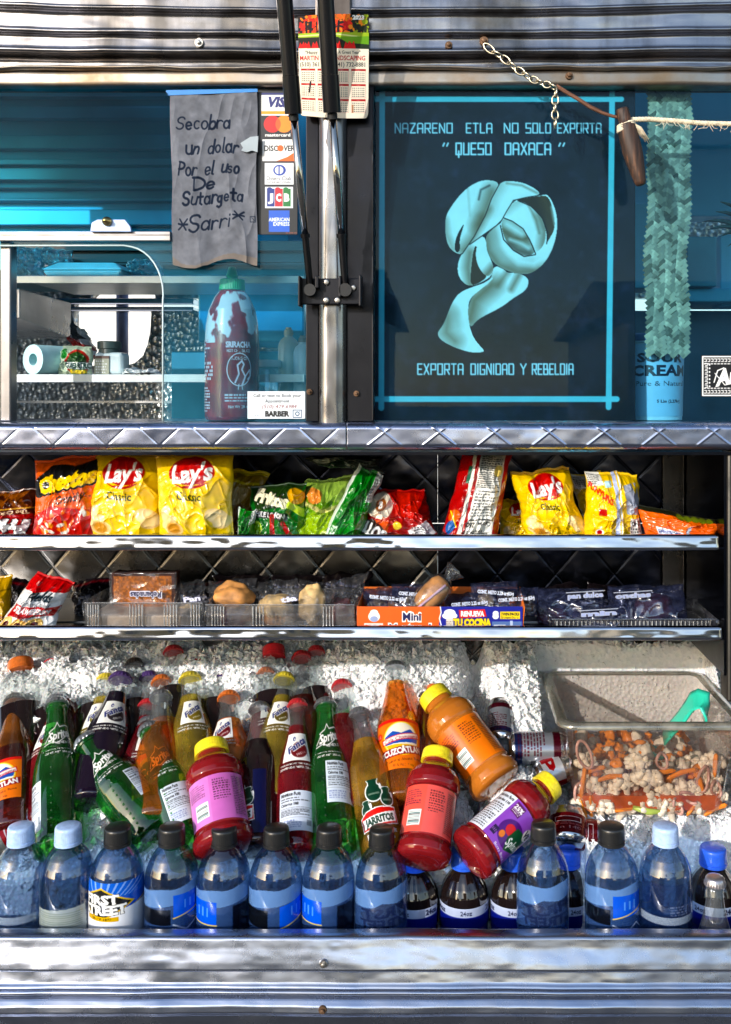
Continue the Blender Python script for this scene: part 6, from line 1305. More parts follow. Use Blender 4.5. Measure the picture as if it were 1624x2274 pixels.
def pf(u, v, d=0):
    px = 380 + 192 * u + 6 * v * (1 - u) + 1.5 * np.sin(v * 9) * (u - .5) * 2; py = 203 + (384 + 10 * np.sin(u * 7) * v + 3 * fbm(u * 20, v, 2, 4)) * v - 3 * u
    P = W(px, py, .0095 + d); P[..., 1] -= .0016 + .0030 * ridge(u * 5, v * 2.2, 3) ** 2 * (.4 + v) + .0016 * ridge(u * 8 + v * 3, v * 5, 7) ** 2 + .003 * v * np.sin(u * 7) ** 2; return P
surf('paper', c, 300, 520, pf, printm('kraft_paper', .85, 0, .2, bmp=.3), psn, back=lambda u, v: pf(u, v, .0004))
MB().prism([(368, 203), (374, 209), (372, 212), (572, 204), (572, 197), (370, 200)], .0052, .0059).build('blue_tape', plain('blue_tape', (.02, .22, .62), .5), psn)
MB().prism([(534, 318), (556, 304), (574, 302), (572, 338), (560, 334), (548, 338), (536, 334), (540, 328)], .0012, .0016).build('clear_tape', plain('clear_tape', (.36, .42, .46), .25), psn)
# card logo strip
c = Canvas(92, 326, 2.2, (.03, .04, .07), 1)
c.rect(12, 9, 72, 60, WHT); c.rect(12, 9, 72, 14, (.10, .14, .42)); c.rect(12, 50, 72, 57, (.90, .62, .12)); c.text('VISA', 22, 40, 21, (.08, .10, .42), w=62, bold=.05, shear=.25)
c.ell(36, 79, 19, 19, (.85, .07, .07)); c.ell(62, 79, 19, 19, (.95, .55, .06)); c.setclip([(36 + 19 * math.cos(i / 20 * 6.283), 79 + 19 * math.sin(i / 20 * 6.283)) for i in range(20)]); c.ell(62, 79, 19, 19, (.95, .35, .05)); c.setclip(); c.text('mastercard', 48, 103, 7, WHT, w=56, al='c', bold=.03)
c.rect(14, 113, 88, 162, WHT); c.poly([(14 + 74, 140), (88, 162), (44, 162), (70, 152)], (.92, .40, .08)); c.text('DISC', 18, 139, 12, (.08, .08, .1), w=31, bold=.03); c.ell(54, 133, 7, 7, (.92, .38, .08)); c.text('VER', 61, 139, 12, (.08, .08, .1), w=25, bold=.03)
c.rect(19, 166, 83, 214, (.93, .94, .95)); c.ell(52, 182, 14, 12, (.08, .22, .62)); c.ell(51, 182, 9.5, 9, (.93, .94, .95)); c.line([(51, 174), (51, 190)], 3, (.08, .22, .62)); c.text('Diners Club', 51, 200, 9, (.1, .1, .12), w=54, al='c'); c.text('INTERNATIONAL', 51, 209, 5, (.1, .1, .12), w=54, al='c')
c.rect(20, 219, 82, 267, (.93, .94, .95)); 
for x, cc in ((24, (.05, .16, .50)), (42, (.75, .06, .16)), (60, (.05, .45, .18))): c.rect(x, 223, x + 17, 263, cc); c.ell(x + 6, 225, 6, 5, cc)
for x, l_ in ((32, 'J'), (50, 'C'), (68, 'B')): c.text(l_, x, 243, 16, WHT, al='c', bold=.06, w=12)
c.rect(28, 272, 74, 320, (.12, .36, .80)); c.text('AMERICAN', 51, 292, 8, WHT, w=46, al='c', bold=.02); c.text('EXPRESS', 56, 302, 8, WHT, w=36, al='c', bold=.02); c.text('001-40101-003', 78, 322, 3, (.8, .4, .3), al='c', w=24)
o = flat('card_sticker', c, 569, 197, 661, 521, .0115, mcard, None, th=.0012, dens=1.9); tag(o, 'black sticker strip of accepted payment card logos on the glass', 'sticker')
# calendar
c = Canvas(160, 228, 2.0, (.96, .91, .82), 1); c.setclip([(0, 0), (160, 0), (160, 76), (0, 74)]); c.rect(0, 0, 160, 76, (.12, .06, .05)); r = random.Random(5)
for i in range(260):
    x, y = r.uniform(0, 160), r.uniform(0, 40); c.ell(x, y, r.uniform(2, 8), r.uniform(2, 6), r.choice([(.90, .14, .08), (.92, .25, .08), (.75, .05, .06), (.08, .03, .04), (.95, .50, .08)] if x < 118 else [(.10, .14, .05), (.55, .62, .15), (.95, .55, .1), (.05, .07, .03)]), r.uniform(0, 3))
c.rect(80, 0, 118, 12, (.95, .5, .08), .7)
for i in range(14): x = r.uniform(0, 110); c.line([(x, 16), (x + r.uniform(-3, 3), 42)], r.uniform(2, 6), (.05, .02, .03))
c.rect(0, 40, 160, 50, (.62, .72, .22)); c.line([(0, 46), (90, 44), (160, 52)], 3, (.85, .90, .6)); c.rect(0, 50, 110, 76, (.10, .10, .06)); c.poly([(90, 50), (160, 48), (160, 76), (120, 68)], (.40, .62, .10)); c.poly([(100, 62), (160, 66), (160, 76), (90, 76)], (.10, .16, .06))
for x in (8, 20, 38, 58, 90, 112, 122): c.poly([(x - 9, 76), (x - 4, 60), (x, 66), (x + 4, 58), (x + 9, 76)], (.85, .08, .06))
c.text('2023', 136, 7, 9, WHT, al='c', bold=.06, w=26); c.setclip()
c.text('"Happy', 16, 87, 7, (.08, .14, .10), w=28, bold=.01); c.text('A Great Year"', 91, 87, 7, (.08, .14, .10), w=50, bold=.01); c.text('MARTIN', 3, 101, 10, (.72, .04, .06), w=43, bold=.015); c.text('NDSCAPING', 86, 101, 10, (.72, .04, .06), w=66, bold=.015); c.text('(510) 361', 3, 115, 9.5, (.08, .12, .12), w=44, bold=.01); c.text('41) 732-8881', 90, 115, 9.5, (.08, .12, .12), w=62, bold=.01)
for j in range(3):
    for i in range(4):
        x, y = 5 + i * 38.5, 120 + j * 33; c.rect(x, y, x + 33, y + 30, (.80, .45, .42)); c.rect(x + .6, y + .6, x + 32.4, y + 29.4, (.96, .91, .82)); c.rect(x, y, x + 33, y + 4.6, (.70, .06, .07)); c.text('Month', x + 16, y + 2.3, 2.6, WHT, al='c')
        for a in range(5): 
            for b_ in range(7): c.rect(x + 2.5 + b_ * 4.2, y + 8 + a * 4.4, x + 4.8 + b_ * 4.2, y + 10.2 + a * 4.4, (.1, .1, .1), .75)
c.line([(27, 150), (24, 172)], 4, (.1, .05, .05)); c.rect(122, 198, 126, 216, (.6, .3, .1), .6)
def cf(u, v, d=0):
    px = 662 + 158 * u - 1.5 * v + 3 * v * (1 - u) * 2; 
    cr_ = np.clip((v - .93) / .07, 0, 1); half = 1 - .06 * (1 - np.sqrt(np.clip(1 - cr_ ** 2, 0, 1))) * 1.6
    px = 741 + (px - 741) * half; P = W(px, 36 + 222 * v + 6 * u * v - 4 * u * (1 - v) + 4 * np.sin(u * 3.14) * v, -.0145 + d); P[..., 1] -= .004 * np.sin(u * 3.14) + .002 * v; return P
o = surf('calendar', c, 320, 456, cf, mpaper, None, back=lambda u, v: cf(u, v, .0006)); tag(o, 'wall calendar with a red autumn lake picture hanging behind the black struts', 'calendar')
# painted poster behind the right glass
Q = 1.0; PX0, PY0 = 831, 200
c = Canvas(580, 734, .86, (.025, .03, .07), 1); c.grain(.32, .05, 5, 5)
X_, Y_ = np.meshgrid(np.arange(c.A.shape[1]), np.arange(c.A.shape[0])); m = fbm(X_ * .05, Y_ * .05, 5, 9)[..., None]; c.A[..., :3] = np.clip(c.A[..., :3] * (.5 + m) + np.array([.06, .05, .05]) * np.clip((m - .52) * 4, 0, 1), 0, 1)
TP = (.42, .74, .80)
for a, b_ in (((0, 20), (548, 20)), ((4, 686), (538, 686))): c.line([a, b_], 13, TP)
c.line([(18, 2), (16, 706)], 13, TP); c.line([(528, 2), (520, 704)], 13, TP)
LT = (.74, .86, .90)
def pstr(words_, y, h, lw):
    for st, x0, x1 in words_: strokes(c, st, x0 - PX0, y - PY0, h, x1 - x0, lw * .88, LT, BF, .95)
pstr([('NAZARENO', 878, 1004), ('ETLA', 1036, 1092), ('NO', 1120, 1150), ('SOLO', 1168, 1222), ('EXPORTA', 1238, 1334)], 274, 21, 3.6)
pstr([('QUESO', 1013, 1090), ('OAXACA', 1122, 1222), ('"', 984, 998), ('"', 1241, 1256)], 318, 25, 4.4)
pstr([('EXPORTA', 928, 1028), ('DIGNIDAD', 1046, 1140), ('Y', 1156, 1168), ('REBELDIA', 1182, 1272)], 808, 23, 3.8)
Zt = lambda pts: [(909.4 + x * .24 - PX0, 363.8 + y * .24 - PY0) for x, y in pts]
L1, L2, B1, B2, DK = (.84, .90, .90), (.64, .66, .62), (.34, .26, .16), (.20, .14, .09), (.05, .04, .04)
def shape(pts, col, sh=(), hi=()):
    p = np.array(Zt(pts))
    for _ in range(2): p = np.stack([p * .75 + np.roll(p, -1, 0) * .25, p * .25 + np.roll(p, -1, 0) * .75], 1).reshape(-1, 2)
    p = p.tolist(); c.poly(p, col); c.setclip(p)
    for l_, w_, cc, al in sh: c.line(Zt(l_), w_ * .24, cc, al, soft=.9)
    for l_, w_, cc, al in hi: c.line(Zt(l_), w_ * .24, cc, al, soft=.5)
    c.setclip()
shape([(330, 500), (380, 400), (480, 270), (580, 190), (680, 148), (800, 158), (830, 200), (760, 330), (700, 500), (560, 760), (490, 830), (440, 835), (360, 770), (330, 640)], L1,
      [([(640, 560), (700, 420), (760, 260)], 90, B1, .85), ([(500, 800), (600, 680), (680, 520)], 70, B1, .8), ([(330, 520), (345, 650), (400, 780)], 40, B1, .5), ([(640, 330), (660, 240), (740, 200)], 12, DK, .8), ([(540, 230), (560, 480)], 14, L2, .6)])
shape([(508, 545), (460, 620), (425, 700), (415, 790), (440, 825), (470, 800), (462, 700), (490, 610)], DK)
shape([(840, 550), (720, 640), (700, 720), (730, 840), (780, 920), (880, 980), (1000, 1020), (1120, 1020), (1240, 930), (1320, 800), (1368, 620), (1360, 440), (1285, 280), (1222, 290), (1080, 310), (960, 340), (880, 480)], L1,
      [([(720, 640), (730, 800), (830, 930), (1000, 1000), (1180, 990)], 100, B1, .9), ([(760, 620), (800, 780), (880, 880)], 60, L2, .8)], [([(850, 600), (900, 780), (1010, 900), (1150, 920), (1280, 830), (1345, 660)], 60, L1, .9)])
shape([(1010, 325), (1215, 295), (1290, 300), (1340, 480), (1345, 600), (1290, 700), (1265, 740), (1270, 640), (1220, 500), (1120, 390), (1000, 345)], B2, [([(1240, 300), (1310, 480), (1310, 620)], 60, B1, .8), ([(1320, 400), (1350, 560)], 20, L1, .9)])
shape([(960, 345), (1060, 350), (1160, 420), (1230, 510), (1268, 650), (1240, 760), (1165, 830), (1150, 760), (1050, 600), (950, 530), (870, 500), (900, 420)], L1, [([(1200, 480), (1250, 620), (1230, 760)], 60, B1, .8), ([(900, 430), (1000, 350)], 50, L2, .8), ([(1100, 380), (1170, 520), (1200, 640)], 16, B1, .6)])
shape([(845, 560), (870, 500), (950, 530), (1050, 600), (1095, 680), (1150, 760), (1165, 830), (1060, 858), (960, 800), (880, 700)], L2, [([(870, 620), (960, 690), (1080, 690)], 60, B1, .95), ([(920, 740), (1000, 800), (1110, 830)], 50, B2, .8)], [([(900, 560), (980, 610), (1040, 650)], 50, L1, .8), ([(930, 700), (1040, 740), (1100, 780)], 30, L1, .7)])
c.line(Zt([(870, 500), (950, 530), (1050, 600), (1110, 700), (1165, 830)]), 2.2, DK); c.line(Zt([(840, 570), (870, 700), (960, 800), (1060, 858), (1165, 840)]), 2.4, DK); c.line(Zt([(1268, 740), (1280, 640), (1230, 500), (1120, 390), (1000, 340)]), 2.0, DK)
shape([(700, 640), (560, 740), (470, 850), (440, 960), (460, 1060), (540, 1135), (640, 1110), (760, 1040), (780, 960), (720, 850)], L1, [([(560, 820), (540, 960), (560, 1120)], 60, B1, .8)])
shape([(620, 740), (590, 800), (570, 960), (560, 1130), (640, 1105), (720, 1050), (700, 960), (640, 880)], B2)
shape([(620, 750), (700, 680), (700, 760), (740, 860), (778, 950), (775, 1010), (710, 1050), (640, 960), (612, 870)], L1, [([(700, 1040), (770, 960)], 50, B1, .9)])
shape([(830, 180), (900, 155), (1040, 170), (1150, 220), (1222, 285), (1080, 305), (960, 335), (900, 430), (840, 540), (700, 640), (560, 740), (490, 830), (600, 670), (700, 480), (760, 320)], L1,
      [([(740, 440), (800, 280), (850, 200)], 60, L2, .8), ([(560, 730), (660, 560), (730, 420)], 46, B1, .7), ([(900, 180), (1040, 200), (1180, 270)], 14, B1, .6)])
c.line(Zt([(490, 830), (600, 670), (700, 480), (760, 320), (830, 190)]), 2.0, DK); c.line(Zt([(1222, 288), (1080, 310), (960, 338), (900, 435), (840, 545), (700, 645), (560, 745)]), 2.0, DK)
shape([(780, 935), (880, 980), (905, 1010), (990, 1010), (1070, 1035), (1105, 1080), (1080, 1170), (960, 1240), (860, 1320), (700, 1400), (620, 1450), (565, 1520), (540, 1440), (540, 1340), (580, 1220), (660, 1160), (760, 1060)], L1,
      [([(560, 1440), (600, 1260), (760, 1120)], 110, B1, .95), ([(820, 1120), (900, 1010)], 36, B1, .7), ([(940, 1160), (1010, 1030)], 36, B1, .8), ([(700, 1100), (780, 980)], 30, L1, 1)])
shape([(775, 1040), (700, 1100), (580, 1140), (480, 1180), (420, 1240), (370, 1340), (320, 1480), (250, 1570), (300, 1640), (420, 1700), (560, 1745), (680, 1745), (690, 1720), (620, 1650), (570, 1560), (545, 1440), (540, 1340), (560, 1240), (660, 1160), (760, 1080)], L1,
      [([(360, 1400), (340, 1560), (420, 1640)], 90, B1, .75), ([(400, 1330), (450, 1500)], 50, L2, .7)])
post = thing('poster', 'dark chalk poster of a white ribbon of string cheese with Spanish lettering', 'poster', tuple(W(1110, 934, .085)))
flat('painted_board', c, PX0, PY0, PX0 + 580, PY0 + 734, .024, mchalk, post, th=.003, dens=.86)
# palm braid
brd = thing('palm_braid', 'long band of woven palm leaf hanging inside the right window', 'braid', tuple(W(1480, 800, .09)))
m_palm = [plain('palm_strip_%s' % n_, cc, .75, var=.2, vs_=60) for n_, cc in (('light', (.44, .38, .28)), ('mid', (.27, .24, .18)), ('dark', (.11, .10, .07)))]
mb = MB(); rr_ = random.Random(2); Yp = .034; k = K(Yp)
cols_ = 7; cw = 92 / cols_
for j in range(-1, 58):
    for i in range(cols_):
        sgn = 1 if i % 2 else -1; cx = 1438 + 3 * math.sin(j * .31 + i) + cw * (i + .5) + 4 * math.sin(j * .12) + rr_.uniform(-1.4, 1.4); cy = 190 + j * 10.6 + rr_.uniform(-.8, .8) + (0 if i % 2 else 2)
        if cy > 792 or cy < 168: continue
        hl, hw = cw * .86, 4.7; an = R(40 + rr_.uniform(-6, 6)) * sgn; ca, sa = math.cos(an), math.sin(an)
        V = []
        for a, b_, dd in ((-hl, -hw, .0012), (hl, -hw, -.0006), (hl, hw, .0006), (-hl, hw, .0022), (0, -hw, -.0016), (0, hw, -.0004)):
            p = W(cx + a * ca - b_ * sa, cy + a * sa + b_ * ca, Yp + dd); V.append(p)
        V2 = [p + np.array([0, .0009, 0]) for p in V]
        mb.add(V + V2, [(0, 4, 5, 3), (4, 1, 2, 5), (9, 11, 10, 6), (11, 8, 7, 10), (0, 6, 10, 4), (4, 10, 7, 1), (1, 7, 8, 2), (2, 8, 11, 5), (5, 11, 9, 3), (3, 9, 6, 0)], rr_.choice([0, 0, 1, 1, 1, 2]))
mb.build('weave', m_palm, brd); MB().pbox(1439, 176, 1524, 786, Yp + .0032, Yp + .0038).build('weave_backing', plain('palm_backing', (.10, .11, .08), .8), brd)
# sour cream tub inside the right window
c = Canvas(150, 180, 1.2, (.62, .78, .90), 1)
for st, y, h, w in (('SOUR', 34, 21, 80), ('CREAM', 66, 25, 100)): c.text(st, 76, y, h, (.03, .07, .16), w=w, al='c', bold=.04)
c.text('Pure & Natural', 78, 98, 12, (.05, .08, .18), w=90, al='c'); c.text('5 Lbs (2.27kg)', 90, 142, 7, (.05, .08, .18), w=44, al='c', bold=.03)
M = Matrix.Translation(tuple(W(1455, 934, .088) * np.array([1, 1, 0]) + np.array([0, 0, zs])))
tb = thing('sour_cream_tub', 'white sour cream tub standing inside behind the woven palm band', 'tub', matrix=M); k = K(.088)
H = ZP(752, .088) - zs
MB().lathe([(0, .036 * .97), (.002, .0375), (H * .93, .0405), (H * .94, .043), (H, .043), (H, .0003)], 60).build('tub_body', plain('white_tub_plastic', (.45, .66, .82), .35), tb, True, local=True, sharp=40)
wrap('print', c, lambda z: .0375 + .003 * z / H, H * .06, H * .92, -95, 95, mcard, tb, lift=.0006)
MB().lathe([(H * .96, .0445), (H + .004, .0445), (H + .006, .042), (H + .006, .0003)], 60).build('lid', plain('tub_lid', (.03, .08, .2), .4), tb, True, local=True, sharp=40)
# square patterned sticker at the right edge
c = Canvas(110, 92, 2, (.03, .03, .04), 1); r = random.Random(8)
c.line([(3, 3), (110, 3)], 3, WHT); c.line([(3, 3), (3, 89), (110, 89)], 3, WHT)
for i in range(14): x = 6 + i * 7.5; c.line([(x, 8), (x + 5, 8), (x + 5, 14), (x + 1, 14)], 1.8, WHT); c.line([(x, 84), (x + 5, 84), (x + 5, 78), (x + 1, 78)], 1.8, WHT); c.line([(x, 19), (x + 4, 19)], 2, WHT); c.line([(x, 73), (x + 4, 73)], 2, WHT)
for j in range(7): y = 18 + j * 8; c.line([(8, y), (13, y), (13, y + 5), (9, y + 5)], 1.8, WHT); c.ell(18, y + 3, 2, 2, WHT)
c.ell(70, 46, 46, 24, (.04, .04, .05)); c.text('Art', 58, 46, 32, WHT, w=62, al='c', shear=.35, bold=.05, ang=R(12)); c.line([(28, 60), (36, 34), (50, 28)], 2.5, WHT); c.line([(30, 40), (52, 66), (70, 62)], 2, WHT)
o = flat('glass_sticker', c, 1558, 789, 1668, 881, .0125, mcard, None, th=.0005, dens=1.6); tag(o, 'black and white patterned square sticker on the right glass', 'sticker')
# hot sauce bottle in front of the left glass
c = Canvas(230, 260, 1.0, WHT, 0); IN = (.86, .80, .88, 1)
for i in range(5): c.fine(8, 78 + i * 9, 66, 86 + i * 9, 1, IN, .9, i)
for j in range(5):
    for i in range(9): c.rect(14 + i * 7, 132 + j * 9, 19 + i * 7, 138 + j * 9, IN, .0 + .85 * ((i * 7 + j * 3) % 4 > 0))
c.fine(6, 190, 70, 250, 9, IN, .85, 9); c.text('SRIRACHA', 150, 92, 13, IN, w=70, al='c', bold=.03); c.text('HOT CHILI SAUCE', 150, 106, 7, IN, w=64, al='c')
c.line(arcp(152, 150, 34, 38, 0, 360, 24), 2, IN); c.text('TUONG OT', 152, 124, 8, IN, w=46, al='c'); 
c.line([(140, 180), (150, 160), (146, 140), (158, 130), (164, 138), (158, 150), (168, 166), (160, 184)], 4, IN); c.line([(168, 166), (182, 150), (184, 164), (176, 172)], 3, IN); c.line([(150, 184), (148, 196)], 2, IN); c.line([(158, 184), (160, 196)], 2, IN); c.text('Net Wt. 28 oz', 150, 236, 7, IN, w=56, al='c'); c.fine(112, 206, 190, 226, 3, IN, .8, 12)
HS = [(0, .82), (.01, .95), (.03, 1.0), (.50, 1.0), (.62, .96), (.72, .86), (.80, .66), (.845, .46), (.86, .34), (.885, .32)]
zb_ = zs; yb = .060; pc_ = W(516, 934, yb); base_ = np.array([pc_[0], yb, zb_ + .0005]); M = Matrix.Translation(tuple(base_)); kk = K(yb); Hh = (ZP(594, yb) - zb_); r_ = 59 * kk
hs = thing('hot_sauce_bottle', 'red chili sauce squeeze bottle with green nozzle cap on the sill', 'bottle', matrix=M)
z_, rr2_ = smooth_prof(HS)
m_srir = printm('chili_sauce', .2, .25)
cvb = Canvas(240, 300, 1.0, (.50, .02, .07), 1); cvb.grain(.2, .04, 3)
XX, YY = np.meshgrid(np.arange(cvb.A.shape[1]), np.arange(cvb.A.shape[0])); nm = fbm(XX * .045, YY * .02, 4, 21); th_ = np.where(YY < 40, .46, .46 + (YY - 40) * .0016); msk = np.clip((nm - th_) * 14, 0, 1) * (YY < 130) * (YY > 16)
cvb.A[..., :3] = cvb.A[..., :3] * (1 - msk[..., None]) + np.array([.78, .82, .86]) * msk[..., None]
wrap('body', cvb, lambda z: np.interp(z / Hh, z_, rr2_) * r_, 0.0, Hh * .885, -180, 180, m_srir, hs, lift=0)
wrap('print', c, lambda z: np.interp(z / Hh, z_, rr2_) * r_, Hh * .03, Hh * .74, -88, 88, mpa, hs, lift=.0006)
mg = plain('green_cap_plastic', (.01, .33, .10), .35, coat=.3); nn_ = 36
gc = MB().lathe([(Hh * .845, .0165), (Hh * .85, .0175), (Hh * .915, .0165), (Hh * .92, .0155), (Hh * .925, .008), (Hh * .935, .0075), (Hh * .94, .0085), (Hh * .955, .0075), (Hh * .985, .0055), (Hh * 1.0, .0045), (Hh * 1.0, .0002)], 108, None, 0,
           lambda z, a: 1 + (.03 * abs(math.sin(nn_ * a / 2)) if Hh * .848 < z < Hh * .917 else 0)); gc.build('cap', mg, hs, True, local=True, sharp=40)
# small bottles behind
for nm_, lab, px, pyt, w, Y, cc, c2 in (('lotion_bottle', 'cloudy beige bottle inside the left window beside the post', 641, 728, 46, .17, (.42, .42, .34), (.45, .42, .30)), ('spray_bottle', 'pale white bottle inside the window right against the post', 672, 746, 40, .15, (.62, .70, .74), (.30, .30, .28))):
    t = thing(nm_, lab, 'bottle', matrix=Matrix.Translation((float(W(px, 0, Y)[0]), Y, zs + .0005))); H = ZP(pyt, Y) - zs; r1 = w / 2 * K(Y)
    MB().lathe([(0, r1 * .9), (.003, r1), (H * .80, r1), (H * .86, r1 * .8), (H * .9, r1 * .4), (H * .93, r1 * .38)], 40).build('body', plain(nm_ + '_plastic', cc, .3, coat=.3), t, True, local=True, sharp=40)
    MB().lathe([(H * .92, r1 * .46), (H * .97, r1 * .42), (H * .98, r1 * .3), (H, r1 * .28), (H, .0002)], 30).build('cap', plain(nm_ + '_cap', c2, .4), t, True, local=True, sharp=40)
jr = thing('glass_jar', 'small clear jar beside the business card inside the window', 'jar', matrix=Matrix.Translation((float(W(592, 0, .14)[0]), .14, zs + .0005))); 
MB().lathe([(0, .02), (.002, .022), (.07, .022), (.074, .018), (.080, .018)], 36).build('body', film('jar_glass', (.75, .9, .92), .1, .05, .2, (.5, .7, .75)), jr, True, local=True); MB().lathe([(.078, .021), (.088, .021), (.089, .0002)], 36).build('lid', plain('jar_lid', (.55, .60, .60), .4), jr, True, local=True, sharp=40)
# business card
c = Canvas(128, 60, 2.2, (.90, .92, .94), 1); c.text('Call or text to Book your', 66, 9, 7, (.05, .10, .12), w=106, al='c', bold=.01); c.text('Appointment', 66, 21, 7, (.05, .10, .12), w=54, al='c', bold=.01); c.text('(510)-429-6984', 70, 33, 8, (.45, .10, .08), w=76, al='c', shear=.2); c.text('BARBER', 66, 49, 11, (.03, .04, .05), w=54, al='c', bold=.06)
c.line([(101, 41), (120, 41), (120, 57), (101, 57), (101, 41)], 1.6, (.1, .25, .4)); c.ell(110.5, 49, 5, 5, (.1, .25, .4)); c.ell(110.5, 49, 3, 3, (.90, .92, .94)); c.ell(116, 44, 1, 1, (.1, .25, .4)); c.text('o o', 20, 52, 5, (.3, .4, .5), al='c')
o = flat('business_card', c, 550, 869, 678, 930, .0125, mcard, None, th=.0005, dens=2.0); tag(o, 'white barber business card propped at the foot of the left glass', 'card')
# interior things at the service opening
ft = thing('takeout_box', 'closed foam takeout box lying on the upper inner shelf', 'box', tuple(W(190, 612, .2))); Yq = .14; k = K(Yq)
def fr(px0, px1, py, Y0_, Y1_): 
    z = ZP(py, Yq); return [((px0 - VX) * k, Y0_, z), ((px1 - VX) * k, Y0_, z), ((px1 - VX) * k, Y1_, z), ((px0 - VX) * k, Y1_, z)]
mf = plain('white_foam', (.42, .78, .82), .6)
def lof(rs_, mat, nm, par): 
    V = [p for r_ in rs_ for p in r_]; F = [(3, 2, 1, 0)] + [(i * 4 + a, i * 4 + (a + 1) % 4, i * 4 + 4 + (a + 1) % 4, i * 4 + 4 + a) for i in range(len(rs_) - 1) for a in range(4)] + [tuple(len(V) - 4 + a for a in range(4))]
    o = mesh(nm, V, F, mat, par, False); b_ = o.modifiers.new('bevel', 'BEVEL'); b_.width = .003; b_.segments = 3; return o
lof([fr(106, 268, 613, .135, .27), fr(100, 276, 602, .13, .275)], mf, 'base', ft); lof([fr(99, 277, 601, .129, .276), fr(103, 272, 596, .132, .274), fr(122, 250, 581, .150, .26)], mf, 'lid', ft)
mbg = film('plastic_bag_film', (.6, .85, .9), .10, .15, .35, (.45, .75, .80), 1.0, 60)
for lab, cs_, Yy, cat in (('tied clear plastic bag at the left end of the upper inner shelf', [(26, 540), (90, 556), (100, 613), (30, 613)], .16, 'bag'), ('blue printed bread bag behind the takeout box', [(80, 548), (160, 556), (165, 600), (84, 606)], .30, 'bag'), ('crumpled pale plastic bag at the right end of the upper inner shelf', [(282, 580), (352, 576), (366, 613), (290, 613)], .18, 'bag')):
    pouch(lab, cs_, Yy, Yy - .01, .022, seed=int(cs_[0][0]) + 3, floor=ZP(614, .125), group=None, mat=mbg, name='plastic_bag', cat=cat, amp=2.5)
ZS2 = ZP(832, .1245)
rl = MB(); y0 = .14; ctr = W(80, 820, y0); Mr = Matrix.Translation((float(ctr[0]), y0, ZS2 + .0225)) @ Matrix.Rotation(R(-80), 4, 'X') @ Matrix.Rotation(R(0), 4, 'Y')
Mr = Matrix.Translation((float(ctr[0]), y0 - .01, ZS2 + .0225)) @ Matrix.Rotation(R(-90), 4, 'X') @ Matrix.Rotation(R(28), 4, 'Y')
prl = [(0, .009), (0, .022), (.075, .022), (.075, .009)]
V = []; seg = 40
for z, r__ in prl:
    for kx in range(seg): a = kx / seg * 6.2832; V.append((r__ * math.cos(a), r__ * math.sin(a), z))
V = np.array(V) @ np.array(Mr)[:3, :3].T + np.array(Mr)[:3, 3]; V[:, 2] = np.maximum(V[:, 2], ZS2 + .0006)
F = [(i * seg + a, i * seg + (a + 1) % seg, ((i + 1) % 4) * seg + (a + 1) % seg, ((i + 1) % 4) * seg + a) for i in range(4) for a in range(seg)]
o = mesh('paper_roll', V, F, plain('white_paper_roll', (.50, .82, .86), .7), None, True, sharp=50); tag(o, 'white paper roll lying on the lower inner shelf', 'paper roll')
c = Canvas(80, 66, 1.6, (.72, .80, .70), 1); c.ell(22, 18, 8, 11, (.10, .45, .12)); c.ell(52, 38, 25, 30, (.72, .12, .08)); c.ell(52, 38, 21, 25, (.12, .30, .08)); c.rect(26, 36, 80, 50, (.90, .93, .92)); c.text('GUERRERO', 54, 43, 11, (.05, .25, .2), w=58, al='c', bold=.05); c.rect(34, 52, 72, 60, (.85, .75, .12)); c.rect(36, 60, 70, 64, (.15, .5, .15))
bag('tortilla pack with round green and red emblem on the lower inner shelf', [(134, 768), (206, 772), (206, 834), (130, 834)], .17, .15, c, .014, 31, .8, floor=ZS2, name='tortilla_pack', cat='food pack', group=None, side=0)
c = Canvas(60, 90, 1.2, (.80, .82, .85), 1); c.poly([(0, 30), (60, 50), (60, 66), (0, 50)], (.70, .08, .06)); c.poly([(10, 70), (60, 80), (60, 90), (0, 90)], (.6, .06, .05)); c.poly([(0, 0), (30, 0), (60, 30), (40, 40)], (.05, .06, .08))
bag('red and white chip bag rising behind the tortilla pack', [(158, 716), (186, 730), (222, 800), (166, 800)], .26, .24, c, .014, 33, 2.0, floor=ZS2, name='snack_bag', cat='snack bag', group=None)
sj = thing('spice_jar', 'square clear spice jar with dark lid on the lower inner shelf', 'jar', tuple(W(240, 832, .15)))
MB().pbox(208, 782, 272, 833, .135, .17).build('body', plain('spice_jar_plastic', (.48, .62, .66), .25, coat=.4, var=.3, vs_=30), sj, bevel=.006, seg=3)
MB().lathe([(0, .0155), (.006, .015), (.007, .017), (.017, .017), (.018, .015), (.018, .0002)], 40, Matrix.Translation(tuple(W(243, 779, .152) - np.array([0, 0, .004])))).build('lid', plain('dark_green_lid', (.03, .06, .06), .4), sj, True, sharp=40)
c = Canvas(34, 40, 1.6, (.55, .58, .52), 1); c.rect(0, 0, 34, 6, (.25, .15, .12)); c.fine(3, 9, 31, 38, 5, (.85, .88, .9), .9, 3); flat('label', c, 210, 790, 243, 832, .1335, mcard, sj, th=.0006)
for px in (300, 330): pass
pouch('crumpled white napkin on the lower inner shelf by the rear opening', [(276, 816), (352, 822), (360, 833), (272, 833)], .15, .14, .012, seed=77, floor=ZS2, group=None, mat=plain('napkin_white', (.7, .78, .8), .8), name='napkin', cat='napkin', amp=2.5)
